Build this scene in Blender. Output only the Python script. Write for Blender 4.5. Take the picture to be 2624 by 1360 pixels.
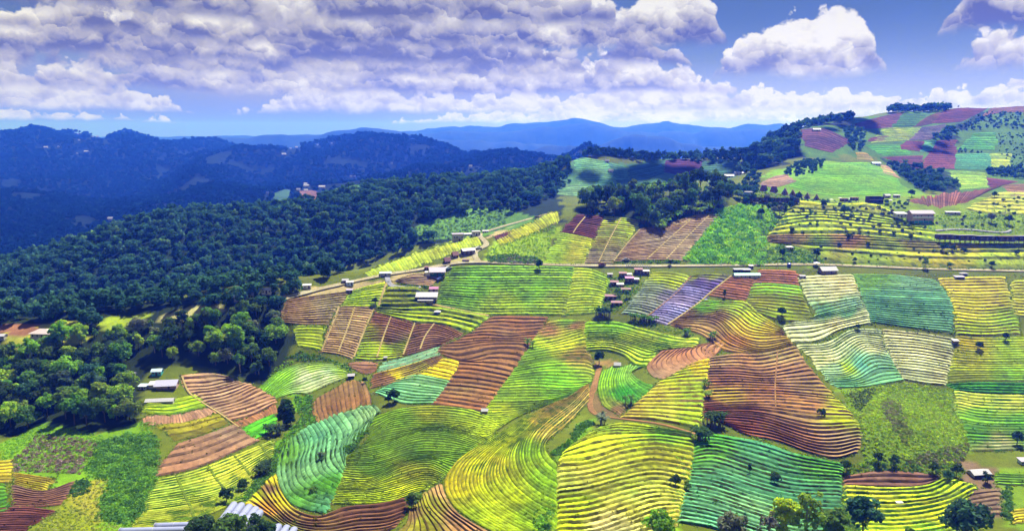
import bpy, math, random
import numpy as np

for o in list(bpy.data.objects):
    bpy.data.objects.remove(o)
SC = bpy.context.scene
COL = SC.collection
random.seed(7)
RNG = np.random.default_rng(7)
R = math.radians

# ------------------------------------------------------------------ camera
PW, PH, FPX = 2624.0, 1360.0, 1800.0          # photograph size and focal length in its pixels
PITCH = R(10.5)
CAMZ = 160.0
cam_d = bpy.data.cameras.new('camera')
cam_d.sensor_fit = 'HORIZONTAL'
cam_d.sensor_width = 36.0
cam_d.lens = 36.0 * FPX / PW
cam_d.clip_start = 1.0
cam_d.clip_end = 90000.0
cam = bpy.data.objects.new('camera', cam_d)
COL.objects.link(cam)
cam.location = (0, 0, CAMZ)
cam.rotation_euler = (R(90) - PITCH, 0, 0)
SC.camera = cam

# ------------------------------------------------------------------ render and view
SC.render.engine = 'CYCLES'
SC.cycles.use_denoising = True
SC.cycles.max_bounces = 4
SC.cycles.diffuse_bounces = 2
SC.cycles.transparent_max_bounces = 6
SC.cycles.volume_bounces = 0
SC.view_settings.view_transform = 'Standard'
SC.view_settings.look = 'None'
SC.view_settings.gamma = 1.0
SC.view_settings.use_curve_mapping = False
SC.view_settings.exposure = 1.24

# ------------------------------------------------------------------ sun
SUN_EL, SUN_AZ = R(57), R(24)                 # azimuth: to the right of straight ahead
sd = bpy.data.lights.new('sun', 'SUN')
sd.energy = 5.0
sd.angle = R(0.5)
sd.color = (1.0, 0.97, 0.91)
sun = bpy.data.objects.new('sun', sd)
COL.objects.link(sun)
sdir = np.array([math.cos(SUN_EL) * math.sin(SUN_AZ), math.cos(SUN_EL) * math.cos(SUN_AZ), math.sin(SUN_EL)])
sun.rotation_euler = (R(90) - SUN_EL, 0, math.pi - SUN_AZ)
sun.location = (0, 0, 400)


# ------------------------------------------------------------------ node helpers
class NT:
    def __init__(self, tree):
        self.t = tree
        self.n = tree.nodes
        self.l = tree.links

    def set(self, sock, v):
        if isinstance(v, bpy.types.NodeSocket):
            self.l.new(v, sock)
        else:
            sock.default_value = v

    def add(self, typ, **kw):
        nd = self.n.new(typ)
        for k, v in kw.items():
            setattr(nd, k, v)
        return nd

    def math(self, op, a, b=0.0, c=0.0, clamp=False):
        nd = self.add('ShaderNodeMath', operation=op, use_clamp=clamp)
        self.set(nd.inputs[0], a)
        self.set(nd.inputs[1], b)
        self.set(nd.inputs[2], c)
        return nd.outputs[0]

    def mix(self, f, a, b, blend='MIX'):
        nd = self.add('ShaderNodeMix', data_type='RGBA', blend_type=blend)
        self.set(nd.inputs[0], f)
        self.set(nd.inputs[6], a)
        self.set(nd.inputs[7], b)
        return nd.outputs[2]

    def comb(self, x, y, z=0.0):
        nd = self.add('ShaderNodeCombineXYZ')
        for i, v in enumerate((x, y, z)):
            self.set(nd.inputs[i], v)
        return nd.outputs[0]

    def vmath(self, op, a, b=(0, 0, 0)):
        nd = self.add('ShaderNodeVectorMath', operation=op)
        self.set(nd.inputs[0], a)
        self.set(nd.inputs[1], b)
        return nd.outputs[0]

    def noise(self, vec, scale, detail=4, rough=0.55, dist=0.0, dims='3D'):
        nd = self.add('ShaderNodeTexNoise', noise_dimensions=dims)
        self.set(nd.inputs['Vector'], vec)
        nd.inputs['Scale'].default_value = scale
        nd.inputs['Detail'].default_value = detail
        nd.inputs['Roughness'].default_value = rough
        nd.inputs['Distortion'].default_value = dist
        return nd.outputs['Fac']

    def ramp(self, f, stops):
        nd = self.add('ShaderNodeMapRange', interpolation_type='SMOOTHSTEP')
        self.set(nd.inputs[0], f)
        nd.inputs[1].default_value, nd.inputs[2].default_value = stops[0], stops[1]
        if len(stops) > 2:
            nd.inputs[3].default_value, nd.inputs[4].default_value = stops[2], stops[3]
        return nd.outputs[0]


def lin(r, g, b, k=1.0):
    o = []
    for v in (r, g, b):
        v = v / 255.0
        o.append(k * (v / 12.92 if v <= 0.04045 else ((v + 0.055) / 1.055) ** 2.4))
    return tuple(o)


def lin4(r, g, b, k=1.0):
    return lin(r, g, b, k) + (1.0,)


# ------------------------------------------------------------------ sky: nishita blue with banks of cumulus, by direction
def sky_angle(px, py):
    dx, dz = (px - PW / 2) / FPX, (PH / 2 - py) / FPX
    c, s = math.cos(PITCH), math.sin(PITCH)
    wy, wz = c + s * dz, -s + c * dz
    return math.degrees(math.atan2(dx, wy)), math.degrees(math.atan2(wz, math.hypot(dx, wy)))


def build_world():
    w = bpy.data.worlds.new('World')
    SC.world = w
    w.use_nodes = True
    w.cycles.sampling_method = 'MANUAL'
    w.cycles.sample_map_resolution = 256
    t = NT(w.node_tree)
    t.n.clear()
    out = t.add('ShaderNodeOutputWorld')
    tc = t.add('ShaderNodeTexCoord')
    sep = t.add('ShaderNodeSeparateXYZ')
    t.l.new(tc.outputs['Generated'], sep.inputs[0])
    x, y, z = sep.outputs
    sky = t.add('ShaderNodeTexSky', sky_type='NISHITA')
    sky.sun_disc = False
    sky.sun_elevation = SUN_EL
    sky.sun_rotation = SUN_AZ
    sky.air_density = 1.3
    sky.dust_density = 0.3
    sky.ozone_density = 3.0
    deg = 57.29578
    az = t.math('MULTIPLY', t.math('ARCTAN2', x, y), deg)
    el = t.math('MULTIPLY', t.math('ARCSINE', z), deg)
    ae = t.comb(az, el, 0.0)
    col = t.mix(1.0, sky.outputs[0], (SKY_STRENGTH,) * 3 + (1,), 'MULTIPLY')
    right = t.ramp(az, (-4.0, 14.0))
    grad = t.mix(t.ramp(el, (0.5, 9.0)), lin4(176, 188, 198, CLK), lin4(86, 108, 126, CLK))
    col = t.mix(0.93, col, grad)
    hz = t.ramp(el, (0.3, 6.0, 0.85, 0.0))
    col = t.mix(hz, col, t.mix(t.ramp(az, (-16.0, 10.0)), lin4(132, 142, 214, CLK), lin4(212, 214, 232, CLK)))
    wn = t.add('ShaderNodeTexNoise', noise_dimensions='2D')
    t.set(wn.inputs['Vector'], ae)
    wn.inputs['Scale'].default_value = 0.55
    wn.inputs['Detail'].default_value = 6
    wn.inputs['Roughness'].default_value = 0.66
    warp = t.vmath('SUBTRACT', wn.outputs['Color'], (.5, .5, .5))
    lowtint = t.mix(t.ramp(az, (-16.0, 10.0)), lin4(182, 184, 222, CLK), lin4(238, 236, 238, CLK))

    sheet = t.math('MULTIPLY', t.ramp(t.noise(t.vmath('MULTIPLY', ae, (.07, .2, 0)), 1.0, 4, .6, .6, '2D'), (.30, .62)), t.ramp(el, (1.2, 4.0)))
    sheet = t.math('MULTIPLY', sheet, t.math('MULTIPLY_ADD', right, -0.95, 0.95))
    col = t.mix(sheet, col, lin4(176, 174, 176, CLK))

    def madd(v, sc, off):
        d = t.add('ShaderNodeVectorMath', operation='MULTIPLY_ADD')
        t.set(d.inputs[0], v)
        d.inputs[1].default_value = sc
        t.set(d.inputs[2], off)
        return d.outputs[0]
    for seed, (base_py, hpx, width, cover, dark, anchors) in enumerate(CLOUDS):
        e0 = sky_angle(PW / 2, base_py)[1]
        H = hpx / 31.4
        f = 31.4 / width                                   # noise cells per degree
        wa = 16.0 / width ** 0.5 / 3.2
        q = madd(ae, (f, f * 1.05, 0), madd(warp, (wa * .62, wa * .55, 0), (seed * 17.3 + 3.3, seed * 7.1, 0)))
        n = t.noise(q, 0.9, 6, 0.60, 0.0, '2D')
        rel = 0.0
        bsum = 0.0
        for sc, wt, sm in ((2.3, 1.0, True), (5.8, 0.6, False)):
            vo = t.add('ShaderNodeTexVoronoi', voronoi_dimensions='2D', feature='SMOOTH_F1' if sm else 'F1')
            t.set(vo.inputs['Vector'], q)
            vo.inputs['Scale'].default_value = sc
            vo.inputs['Detail'].default_value = 0.0
            if sm:
                vo.inputs['Smoothness'].default_value = 0.55
            df = t.add('ShaderNodeVectorMath', operation='DOT_PRODUCT')
            t.set(df.inputs[0], t.vmath('SUBTRACT', q, vo.outputs['Position']))
            df.inputs[1].default_value = (0.2 * sc * wt, 0.8 * sc * wt, 0)
            rel = t.math('ADD', df.outputs['Value'], rel)
            bsum = t.math('MULTIPLY_ADD', vo.outputs['Distance'], -wt, bsum)
        n2 = t.noise(t.vmath('ADD', q, (0.06, 0.17, 0)), 0.9, 4, 0.58, 0.0, '2D')
        rel = t.math('ADD', rel, t.math('MULTIPLY', t.math('SUBTRACT', n, n2), 3.2))
        c = cover
        for px, wpx, amp in anchors:
            d = t.math('MULTIPLY_ADD', az, 31.4 / wpx, -sky_angle(px, base_py)[0] * 31.4 / wpx)
            c = t.math('MULTIPLY_ADD', t.math('POWER', 0.3679, t.math('MULTIPLY', d, d)), amp, c)
        s = t.math('ADD', t.math('MULTIPLY_ADD', el, 1 / H, -e0 / H), t.math('MULTIPLY_ADD', n, 0.4, -0.2))
        dens = t.math('ADD', t.math('SUBTRACT', c, s), t.math('ADD', t.math('MULTIPLY_ADD', n, 2.0, -1.0), t.math('MULTIPLY_ADD', bsum, 0.36, 0.27)))
        m = t.math('MULTIPLY', t.math('MULTIPLY', t.ramp(dens, (0.0, 0.11)), t.ramp(s, (-0.12, 0.12))), 0.97)
        lit = t.math('ADD', t.ramp(s, (0.0, 0.8, 0.52 - dark, 0.72)), t.math('MULTIPLY', rel, 0.34))
        lit = t.math('ADD', lit, t.math('ADD', t.math('MULTIPLY_ADD', n, 1.1, -0.5), t.ramp(dens, (0.02, 0.45, 0.16, 0.0))), clamp=True)
        cc = t.mix(t.ramp(lit, (0.0, 0.45)), lin4(112, 108, 112, CLK), lin4(206, 199, 176, CLK))
        cc = t.mix(t.ramp(lit, (0.35, 0.85)), cc, lin4(255, 250, 226, CLK * 1.15))
        far = max(0.0, min(0.5, 0.55 - e0 * 0.09))         # air between us and the far banks
        if far > 0:
            cc = t.mix(far, cc, lowtint)
        col = t.mix(m, col, cc)
    # greyer deck overhead
    col = t.mix(t.ramp(el, (6.0, 12.0, 0.0, 0.55)), col, t.mix(1.0, col, (0.72, 0.75, 0.80, 1), 'MULTIPLY'))
    bg = t.add('ShaderNodeBackground')
    t.set(bg.inputs[0], col)
    bg.inputs[1].default_value = 1.0
    t.l.new(bg.outputs[0], out.inputs[0])


SKY_STRENGTH = 0.05
CLK = 0.37
# banks from the horizon up: base height (photo px), tower height, puff width, cover, base darkness, (px, width, amount)
CLOUDS = [
    (312, 46, 80, 0.50, 0.0, [(1900, 600, .5), (560, 160, -.9), (900, 240, -.9)]),
    (286, 72, 115, 0.50, 0.10, [(1650, 420, .35), (180, 260, .45), (560, 120, -1.1), (850, 160, .4), (2300, 300, -.1)]),
    (240, 95, 140, 0.40, 0.30, [(1700, 130, .6), (1480, 170, .4), (2200, 300, -1.3), (520, 130, .6), (950, 200, .5)]),
    (196, 140, 170, 0.32, 0.35, [(2090, 150, .85), (560, 170, .8), (1250, 250, .4), (1720, 120, -.8), (2370, 80, -1.3), (2490, 100, .4)]),
    (165, 120, 180, 0.25, 0.58, [(1640, 100, .75), (255, 110, .9), (2250, 360, -2.2), (1050, 200, .5), (750, 150, .3)]),
    (120, 125, 190, 0.40, 0.46, [(1750, 120, .85), (1430, 140, .6), (2510, 100, 1.5), (2200, 190, -2.2), (1960, 90, -1.2), (1000, 140, .5), (500, 300, .3)]),
    (64, 160, 240, 0.65, 0.48, [(2300, 480, -2.8), (1850, 160, -1.1), (700, 500, .3)]),
    (-60, 220, 380, 0.5, 0.45, [(2150, 500, -1.4)]),
    (-420, 700, 900, 0.3, 0.4, []),
]
build_world()

# ------------------------------------------------------------------ photo pixel -> world helpers
CP, SP = math.cos(PITCH), math.sin(PITCH)


def B0(x, y): return (x * .5095, 680 + y * .5095)
def B1(x, y): return (600 + x * .5095, 680 + y * .5095)
def B2(x, y): return (1250 + x * .5095, 680 + y * .5095)
def B3(x, y): return (1924 + x * .5095, 680 + y * .5095)
def M0(x, y): return (x * .412, 250 + y * .412)
def M1(x, y): return (600 + x * .412, 250 + y * .412)
def M2(x, y): return (1250 + x * .412, 250 + y * .412)
def M3(x, y): return (1924 + x * .412, 230 + y * .412)
def PX(x, y): return (x, y)


def rays(px, py):
    """direction through a photo pixel, scaled so that its forward (Y) component is 1"""
    dx = (np.asarray(px, float) - PW / 2) / FPX
    dz = (PH / 2 - np.asarray(py, float)) / FPX
    wy = CP + SP * dz
    wz = -SP + CP * dz
    return dx / wy, wz / wy


def project(x, y, z):
    z = z - CAMZ
    d = CP * y - SP * z
    up = SP * y + CP * z
    return PW / 2 + FPX * x / d, PH / 2 - FPX * up / d


def hash2(i, j, s):
    n = (i.astype(np.int64) * 374761393 + j.astype(np.int64) * 668265263 + s * 1442695041) & 0x7fffffff
    n = ((n ^ (n >> 13)) * 1274126177) & 0x7fffffff
    return ((n ^ (n >> 16)) & 0xffff) / 65535.0


def vnoise(x, y, s=0):
    i = np.floor(x)
    j = np.floor(y)
    fx = x - i
    fy = y - j
    fx = fx * fx * (3 - 2 * fx)
    fy = fy * fy * (3 - 2 * fy)
    a = hash2(i, j, s)
    b = hash2(i + 1, j, s)
    c = hash2(i, j + 1, s)
    d = hash2(i + 1, j + 1, s)
    return (a + (b - a) * fx) * (1 - fy) + (c + (d - c) * fx) * fy


def fbm(x, y, s=0, oct=4):
    v = 0.0
    a = 0.5
    for k in range(oct):
        v = v + a * (vnoise(x, y, s + k) - 0.5)
        x = x * 2.03 + 11.3
        y = y * 2.03 + 5.7
        a *= 0.5
    return v


class Sheet:
    """a height field fitted through known ground points"""
    def __init__(self, ctrl, hidden, x0, x1, y0, y1, step, bump):
        P = []
        for px, py, Y in ctrl:
            a, b = rays(px, py)
            P.append((a * Y, Y, CAMZ + b * Y))
        for px, Y, dz in hidden:
            a, b = rays(px, 600)
            P.append((a * Y, Y, CAMZ + dz))
        P = np.array(P)
        S = (y1 - y0) / 4.0
        A = P[:, :2] / S
        n = len(A)

        def phi(r2):
            return 0.5 * r2 * np.log(np.maximum(r2, 1e-12))
        d2 = ((A[:, None] - A[None]) ** 2).sum(-1)
        K = np.zeros((n + 3, n + 3))
        K[:n, :n] = phi(d2) + np.eye(n) * 2e-4
        K[:n, n] = 1
        K[:n, n + 1:] = A
        K[n, :n] = 1
        K[n + 1:, :n] = A.T
        w = np.linalg.solve(K, np.concatenate([P[:, 2], np.zeros(3)]))
        self.x0, self.y0, self.s = x0, y0, step
        xs = np.arange(x0, x1 + step, step)
        ys = np.arange(y0, y1 + step, step)
        GX, GY = np.meshgrid(xs, ys)
        Z = np.zeros_like(GX)
        for r in range(len(ys)):
            q = np.stack([GX[r], GY[r]], 1) / S
            f = phi(((q[:, None] - A[None]) ** 2).sum(-1))
            Z[r] = f @ w[:n] + w[n] + q @ w[n + 1:]
        if bump:
            Z = Z + bump(GX, GY)
        self.xs, self.ys, self.Z = xs, ys, Z

    def h(self, x, y):
        fx = np.clip((np.asarray(x, float) - self.x0) / self.s, 0, len(self.xs) - 1.001)
        fy = np.clip((np.asarray(y, float) - self.y0) / self.s, 0, len(self.ys) - 1.001)
        i = fx.astype(int)
        j = fy.astype(int)
        u = fx - i
        v = fy - j
        Z = self.Z
        return (Z[j, i] * (1 - u) + Z[j, i + 1] * u) * (1 - v) + (Z[j + 1, i] * (1 - u) + Z[j + 1, i + 1] * u) * v

    def hit(self, px, py, ymin=None):
        """first ground point along the line of sight through each photo pixel"""
        px = np.atleast_1d(np.asarray(px, float))
        py = np.atleast_1d(np.asarray(py, float))
        a, b = rays(px, py)
        lo = np.full(px.shape, float(ymin or self.y0 + 2))
        hi = np.full(px.shape, np.nan)
        y = lo.copy()
        ymax = self.ys[-1] - 2
        while y[0] < ymax:
            y2 = np.minimum(y * 1.012, ymax)
            op = np.isnan(hi)
            if not op.any():
                break
            below = op & (CAMZ + b * y2 < self.h(a * y2, y2))
            hi = np.where(below, y2, hi)
            lo = np.where(np.isnan(hi), y2, lo)
            y = y2
        hi = np.where(np.isnan(hi), ymax, hi)
        for _ in range(14):
            m = (lo + hi) / 2
            bl = CAMZ + b * m < self.h(a * m, m)
            hi = np.where(bl, m, hi)
            lo = np.where(bl, lo, m)
        return np.stack([a * hi, hi, self.h(a * hi, hi)], -1)

    def slope(self, x, y, e=3.0):
        return (self.h(x + e, y) - self.h(x - e, y)) / (2 * e), (self.h(x, y + e) - self.h(x, y - e)) / (2 * e)


NEAR = [(p, 1440, 147) for p in (-200, 600, 1300, 2000, 2800)]
NEAR += [(-150, 1360, 165), (400, 1360, 168), (800, 1360, 176), (1200, 1360, 168), (1600, 1360, 158), (2000, 1360, 168), (2400, 1360, 175), (2780, 1360, 178)]
NEAR += [(-150, 1200, 216), (0, 1200, 218), (400, 1200, 210), (690, 1200, 224), (1000, 1200, 208), (1400, 1200, 196), (1700, 1200, 202), (2120, 1200, 224), (2500, 1200, 220), (2780, 1200, 218)]
NEAR += [(-150, 1050, 268), (0, 1050, 268), (350, 1050, 260), (700, 1050, 278), (950, 1050, 260), (1250, 1050, 252), (1500, 1050, 266), (1800, 1050, 256), (2150, 1050, 266), (2400, 1050, 274), (2780, 1050, 262)]
NEAR += [(-150, 900, 300), (0, 900, 300), (350, 930, 300), (700, 900, 314), (1000, 900, 320), (1300, 900, 308), (1530, 930, 316), (1750, 900, 308), (2000, 900, 316), (2300, 900, 324), (2780, 900, 314)]
NEAR += [(-200, 835, 316), (0, 832, 318), (250, 815, 326), (480, 785, 334), (650, 760, 338), (740, 770, 340), (900, 790, 348), (1200, 790, 354), (1600, 790, 356), (2000, 790, 350), (2400, 790, 348), (2780, 790, 346)]
NEAR += [(740, 752, 345), (820, 732, 357), (1000, 694, 385), (1120, 684, 396), (1230, 672, 404), (1500, 683, 402), (1900, 683, 402), (2300, 687, 400), (2780, 692, 397)]
NEAR += [(1225, 618, 430), (1240, 600, 442), (1000, 672, 398), (1100, 645, 414), (1200, 607, 438), (1400, 550, 474), (1310, 600, 444), (1350, 650, 418)]
NEAR += [(1400, 660, 412), (1450, 560, 456), (1640, 565, 456), (1830, 552, 460), (1830, 655, 414), (1650, 520, 484), (1500, 530, 480), (1850, 505, 482)]
NEAR += [(2000, 660, 413), (2300, 672, 406), (2650, 680, 402), (2000, 530, 486), (2300, 565, 468), (2620, 600, 446), (2660, 520, 505), (2250, 525, 500), (2450, 505, 525)]
NEAR += [(1950, 493, 522), (2090, 512, 520), (2050, 515, 545), (2150, 428, 640), (2060, 450, 622), (2300, 478, 604), (2000, 470, 590), (2380, 500, 575), (2330, 452, 690), (2430, 480, 640)]
NEAR += [(2200, 400, 760), (2100, 350, 800), (2450, 420, 780), (2620, 440, 745), (2300, 350, 880), (2500, 350, 900), (2620, 395, 850), (2250, 292, 1000), (2450, 277, 1060), (2680, 268, 1085), (2640, 320, 985)]
NEAR += [(2170, 302, 930), (2030, 332, 880), (1960, 370, 850), (1900, 396, 840), (1800, 404, 835), (1650, 408, 815), (1530, 398, 795), (1480, 410, 762), (1500, 480, 690), (1600, 470, 700), (1700, 440, 745), (1850, 445, 730), (1940, 450, 650)]
NEAR += [(1400, 440, 770), (1100, 480, 760), (900, 500, 730), (700, 555, 700), (480, 550, 640), (300, 595, 600), (100, 670, 560), (-50, 700, 545)]
NEAR += [(1440, 470, 690), (1250, 545, 600), (1000, 600, 560), (700, 660, 540), (400, 690, 520), (150, 720, 500)]
NEAR += [(2270, 1085, 242), (2240, 1120, 233), (2300, 1040, 262)]
NHID = [(-300, 400, -118), (100, 400, -116), (400, 420, -113), (650, 430, -108), (850, 440, -103), (1000, 455, -96), (1150, 485, -86), (1300, 545, -76),
        (1650, 585, -60), (1500, 590, -62), (1850, 590, -52), (1400, 930, -120), (1650, 980, -120), (1900, 1050, -100), (2200, 1180, -30), (2600, 1250, 5),
        (1000, 920, -140), (600, 860, -150), (200, 780, -158), (0, 720, -158), (-250, 660, -155), (-300, 1250, -190), (300, 1250, -190), (800, 1250, -190), (1500, 1250, -170),
        (2000, 1300, -130), (2800, 1300, 15), (3100, 900, 10), (3100, 500, -40), (3000, 300, -85), (-500, 250, -95), (-500, 500, -120)]
LAND = Sheet(NEAR, NHID, -780, 1000, 70, 1300, 2.5,
             lambda x, y: 1.6 * fbm(x / 38, y / 38, 3, 3) * np.clip((y - 60) / 200, .3, 1.6) + 6.5 * fbm(x / 62, y / 62, 8, 2) * np.clip((372 - y) / 40, 0, 1))

MID = [(80, 328, 3500), (210, 340, 3400), (330, 334, 3300), (430, 358, 3200), (560, 354, 3000), (640, 378, 2900), (720, 376, 2800), (830, 360, 2500), (940, 343, 2200), (1080, 358, 2100),
       (1190, 392, 2000), (1300, 386, 1950), (1400, 402, 1700), (-200, 340, 3500), (0, 640, 1000), (-200, 640, 1000), (300, 560, 1180), (600, 525, 1300), (800, 490, 1500), (700, 440, 1900),
       (1000, 430, 1750), (1200, 430, 1600), (300, 450, 2200), (0, 450, 2200), (500, 400, 2600), (100, 530, 1400), (450, 480, 1700), (1000, 380, 2000), (850, 400, 2200)]
MHID = [(-200, 4300, -150), (500, 4200, -250), (1000, 3200, -250), (1400, 2700, -300), (2000, 2500, -300), (2800, 2500, -300), (2000, 1500, -200), (2800, 1500, -180), (2800, 4500, -350),
        (1500, 4500, -350), (300, 850, -165), (900, 950, -150), (1400, 1050, -140), (-600, 900, -165), (-700, 3500, -20)]


def spurs(x, y):
    a = 1 - np.abs(2 * vnoise(x / 330 + .35 * y / 330, y / 620, 23) - 1)
    b = 1 - np.abs(2 * vnoise(x / 140, y / 230 + .3 * x / 140, 27) - 1)
    w = np.clip((y - 950) / 700, 0, 1)
    return w * (75 * (a - .5) + 26 * (b - .5) + 60 * fbm(x / 420, y / 420, 21, 5))


FAR = Sheet(MID, MHID, -3300, 2600, 820, 4600, 20.0, spurs)
SKYLINE = [(-400, 345), (-100, 338), (0, 337), (40, 333), (62, 326), (80, 321), (100, 323), (118, 327), (140, 333), (152, 337), (172, 330), (190, 335), (205, 335), (235, 341), (265, 350), (290, 340), (318, 330), (330, 329), (350, 338), (385, 348), (410, 359), (450, 361), (480, 357), (520, 352), (548, 352), (575, 361), (610, 371), (650, 376), (690, 374), (720, 378), (760, 372), (800, 365), (840, 356), (880, 348), (935, 340), (960, 341), (1000, 346), (1060, 350), (1080, 351), (1120, 363), (1160, 375), (1192, 392), (1230, 389), (1270, 386), (1310, 383), (1350, 390), (1400, 398), (1460, 405)]


def fix_skyline():
    tx = np.array([p[0] for p in SKYLINE])
    _, tb = rays(tx, np.array([p[1] for p in SKYLINE]))
    ta = (tx - PW / 2) / FPX                      # x over depth, pitch ignored at first order
    X, Y = np.meshgrid(FAR.xs, FAR.ys)
    ax, _ = rays(tx, np.array([p[1] for p in SKYLINE]))
    want = np.interp(X / Y, ax, tb) - .0035       # trees stand on the crest
    for _ in range(3):
        ang = (FAR.Z - CAMZ) / Y
        col = np.round((X / Y) * 400).astype(int)
        lo = col.min()
        best = np.full(col.max() - lo + 1, -9.0)
        np.maximum.at(best, (col - lo).ravel(), ang.ravel())
        k = np.argsort(ang.ravel())
        arg = np.zeros(len(best))
        arg[(col - lo).ravel()[k]] = Y.ravel()[k]
        ker = np.ones(9) / 9
        arg = np.convolve(np.pad(arg, 4, 'edge'), ker, 'valid')
        bs, yc = best[col - lo], arg[col - lo]
        wgt = np.exp(-((Y - yc) / 420.0) ** 2)
        inr = np.clip((X / Y - ax[0]) / .05, 0, 1) * np.clip((ax[-1] + .02 - X / Y) / .05, 0, 1)
        over = np.clip(ang - want, 0, None)
        FAR.Z = FAR.Z + inr * (wgt * (want - bs) * Y - .9 * (1 - wgt) * over * Y)


fix_skyline()

# ------------------------------------------------------------------ object helpers
def tag(o, label=None, cat=None, group=None, kind=None):
    for k, v in (('label', label), ('category', cat), ('group', group), ('kind', kind)):
        if v:
            o[k] = v
    return o


def mesh_np(name, V, F, mat=None, col=None, smooth=False):
    """V (n,3); F list of polygons or int array (m,4)/(m,3); col (n,3) vertex colours"""
    me = bpy.data.meshes.new(name)
    V = np.asarray(V, np.float32)
    if isinstance(F, np.ndarray):
        m, k = F.shape
        me.vertices.add(len(V))
        me.vertices.foreach_set('co', V.ravel())
        me.loops.add(m * k)
        me.loops.foreach_set('vertex_index', F.astype(np.int32).ravel())
        me.polygons.add(m)
        me.polygons.foreach_set('loop_start', np.arange(0, m * k, k, dtype=np.int32))
        me.update(calc_edges=True)
    else:
        me.from_pydata([tuple(v) for v in V.tolist()], [], F)
        me.update()
    if col is not None:
        at = me.color_attributes.new('Col', 'FLOAT_COLOR', 'POINT')
        c4 = np.ones((len(V), 4), np.float32)
        c4[:, :3] = col
        at.data.foreach_set('color', c4.ravel())
    if smooth:
        me.polygons.foreach_set('use_smooth', np.ones(len(me.polygons), bool))
    if mat:
        me.materials.append(mat)
    return me


def link(name, me, parent=None, loc=None, rz=0.0):
    o = bpy.data.objects.new(name, me)
    COL.objects.link(o)
    if parent:
        o.parent = parent
    if loc is not None:
        o.location = loc
    if rz:
        o.rotation_euler = (0, 0, rz)
    return o


def empty(name, loc, rz=0.0):
    o = bpy.data.objects.new(name, None)
    o.empty_display_size = 0.5
    COL.objects.link(o)
    o.location = loc
    o.rotation_euler = (0, 0, rz)
    return o


def gridfaces(nr, nc):
    i = np.arange(nr - 1)[:, None] * nc + np.arange(nc - 1)[None]
    return np.stack([i, i + 1, i + nc + 1, i + nc], -1).reshape(-1, 4)


def inpoly(px, py, poly):
    px = np.asarray(px)
    py = np.asarray(py)
    r = np.zeros(px.shape, bool)
    n = len(poly)
    j = n - 1
    for i in range(n):
        xi, yi = poly[i]
        xj, yj = poly[j]
        c = ((yi > py) != (yj > py)) & (px < (xj - xi) * (py - yi) / (yj - yi + 1e-9) + xi)
        r ^= c
        j = i
    return r


def smoothline(pts, n, k=0):
    """Catmull-Rom through pts, resampled to n points by arc length"""
    p = np.asarray(pts, float)
    if len(p) > 2:
        q = np.vstack([2 * p[0] - p[1], p, 2 * p[-1] - p[-2]])
        o = []
        for i in range(1, len(q) - 2):
            t = np.linspace(0, 1, 16, endpoint=False)[:, None]
            a, b, c, d = q[i - 1], q[i], q[i + 1], q[i + 2]
            o.append(.5 * (2 * b + (c - a) * t + (2 * a - 5 * b + 4 * c - d) * t ** 2 + (3 * b - a - 3 * c + d) * t ** 3))
        p = np.vstack(o + [p[-1:]])
    s = np.concatenate([[0], np.cumsum(np.hypot(*np.diff(p, axis=0).T[:2]))])
    t = np.linspace(0, s[-1], n)
    return np.stack([np.interp(t, s, p[:, k]) for k in range(p.shape[1])], 1)


# ------------------------------------------------------------------ materials
def new_mat(name):
    m = bpy.data.materials.new(name)
    m.use_nodes = True
    t = NT(m.node_tree)
    t.n.clear()
    out = t.add('ShaderNodeOutputMaterial')
    return m, t, out


def principled(t, out, color, rough=0.9, spec=0.2, bump=None, bstr=0.3, bdist=0.05, metal=0.0):
    b = t.add('ShaderNodeBsdfPrincipled')
    t.set(b.inputs['Base Color'], color)
    t.set(b.inputs['Roughness'], rough)
    b.inputs['Specular IOR Level'].default_value = spec
    b.inputs['Metallic'].default_value = metal
    if bump is not None:
        bn = t.add('ShaderNodeBump')
        bn.inputs['Strength'].default_value = bstr
        bn.inputs['Distance'].default_value = bdist
        t.set(bn.inputs['Height'], bump)
        t.l.new(bn.outputs[0], b.inputs['Normal'])
    t.l.new(b.outputs[0], out.inputs[0])
    return b


def mat_ground(name, scales=(0.09, 0.5, 2.2), amp=(0.5, 0.5, 0.6)):
    """vertex colour broken up by patches, clods and leaves"""
    m, t, out = new_mat(name)
    at = t.add('ShaderNodeAttribute', attribute_name='Col')
    g = t.add('ShaderNodeNewGeometry').outputs['Position']
    c = at.outputs['Color']
    n3 = None
    for sc, a in zip(scales, amp):
        n = t.noise(g, sc, 4, 0.6)
        n3 = n
        f = t.math('ADD', 1.0 - a * 0.5, t.math('MULTIPLY', n, a))
        c = t.mix(1.0, c, t.comb(f, f, f), 'MULTIPLY')
    principled(t, out, c, 0.95, 0.08, n3, 0.6, 0.25)
    return m


M_LAND = mat_ground('ground_cover', (0.05, 0.35, 1.6), (0.7, 0.8, 0.9))
M_CROP = mat_ground('crop_rows', (0.06, 0.45, 2.6), (0.4, 0.55, 0.8))


def mat_plain(name, rgb, rough=0.8, spec=0.3, var=0.25, scale=0.8, metal=0.0, stretch=None):
    m, t, out = new_mat(name)
    tc = t.add('ShaderNodeTexCoord').outputs['Object']
    if stretch:
        tc = t.vmath('MULTIPLY', tc, stretch)
    n = t.noise(tc, scale, 5, 0.6)
    f = t.math('ADD', 1.0 - var * 0.5, t.math('MULTIPLY', n, var))
    c = t.mix(1.0, tuple(rgb) + (1.0,), t.comb(f, f, f), 'MULTIPLY')
    principled(t, out, c, rough, spec, n, 0.15, 0.02, metal)
    return m


# ------------------------------------------------------------------ land sheet with the colours of what grows on it
KA = 0.56                                            # photo colour -> albedo


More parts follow.
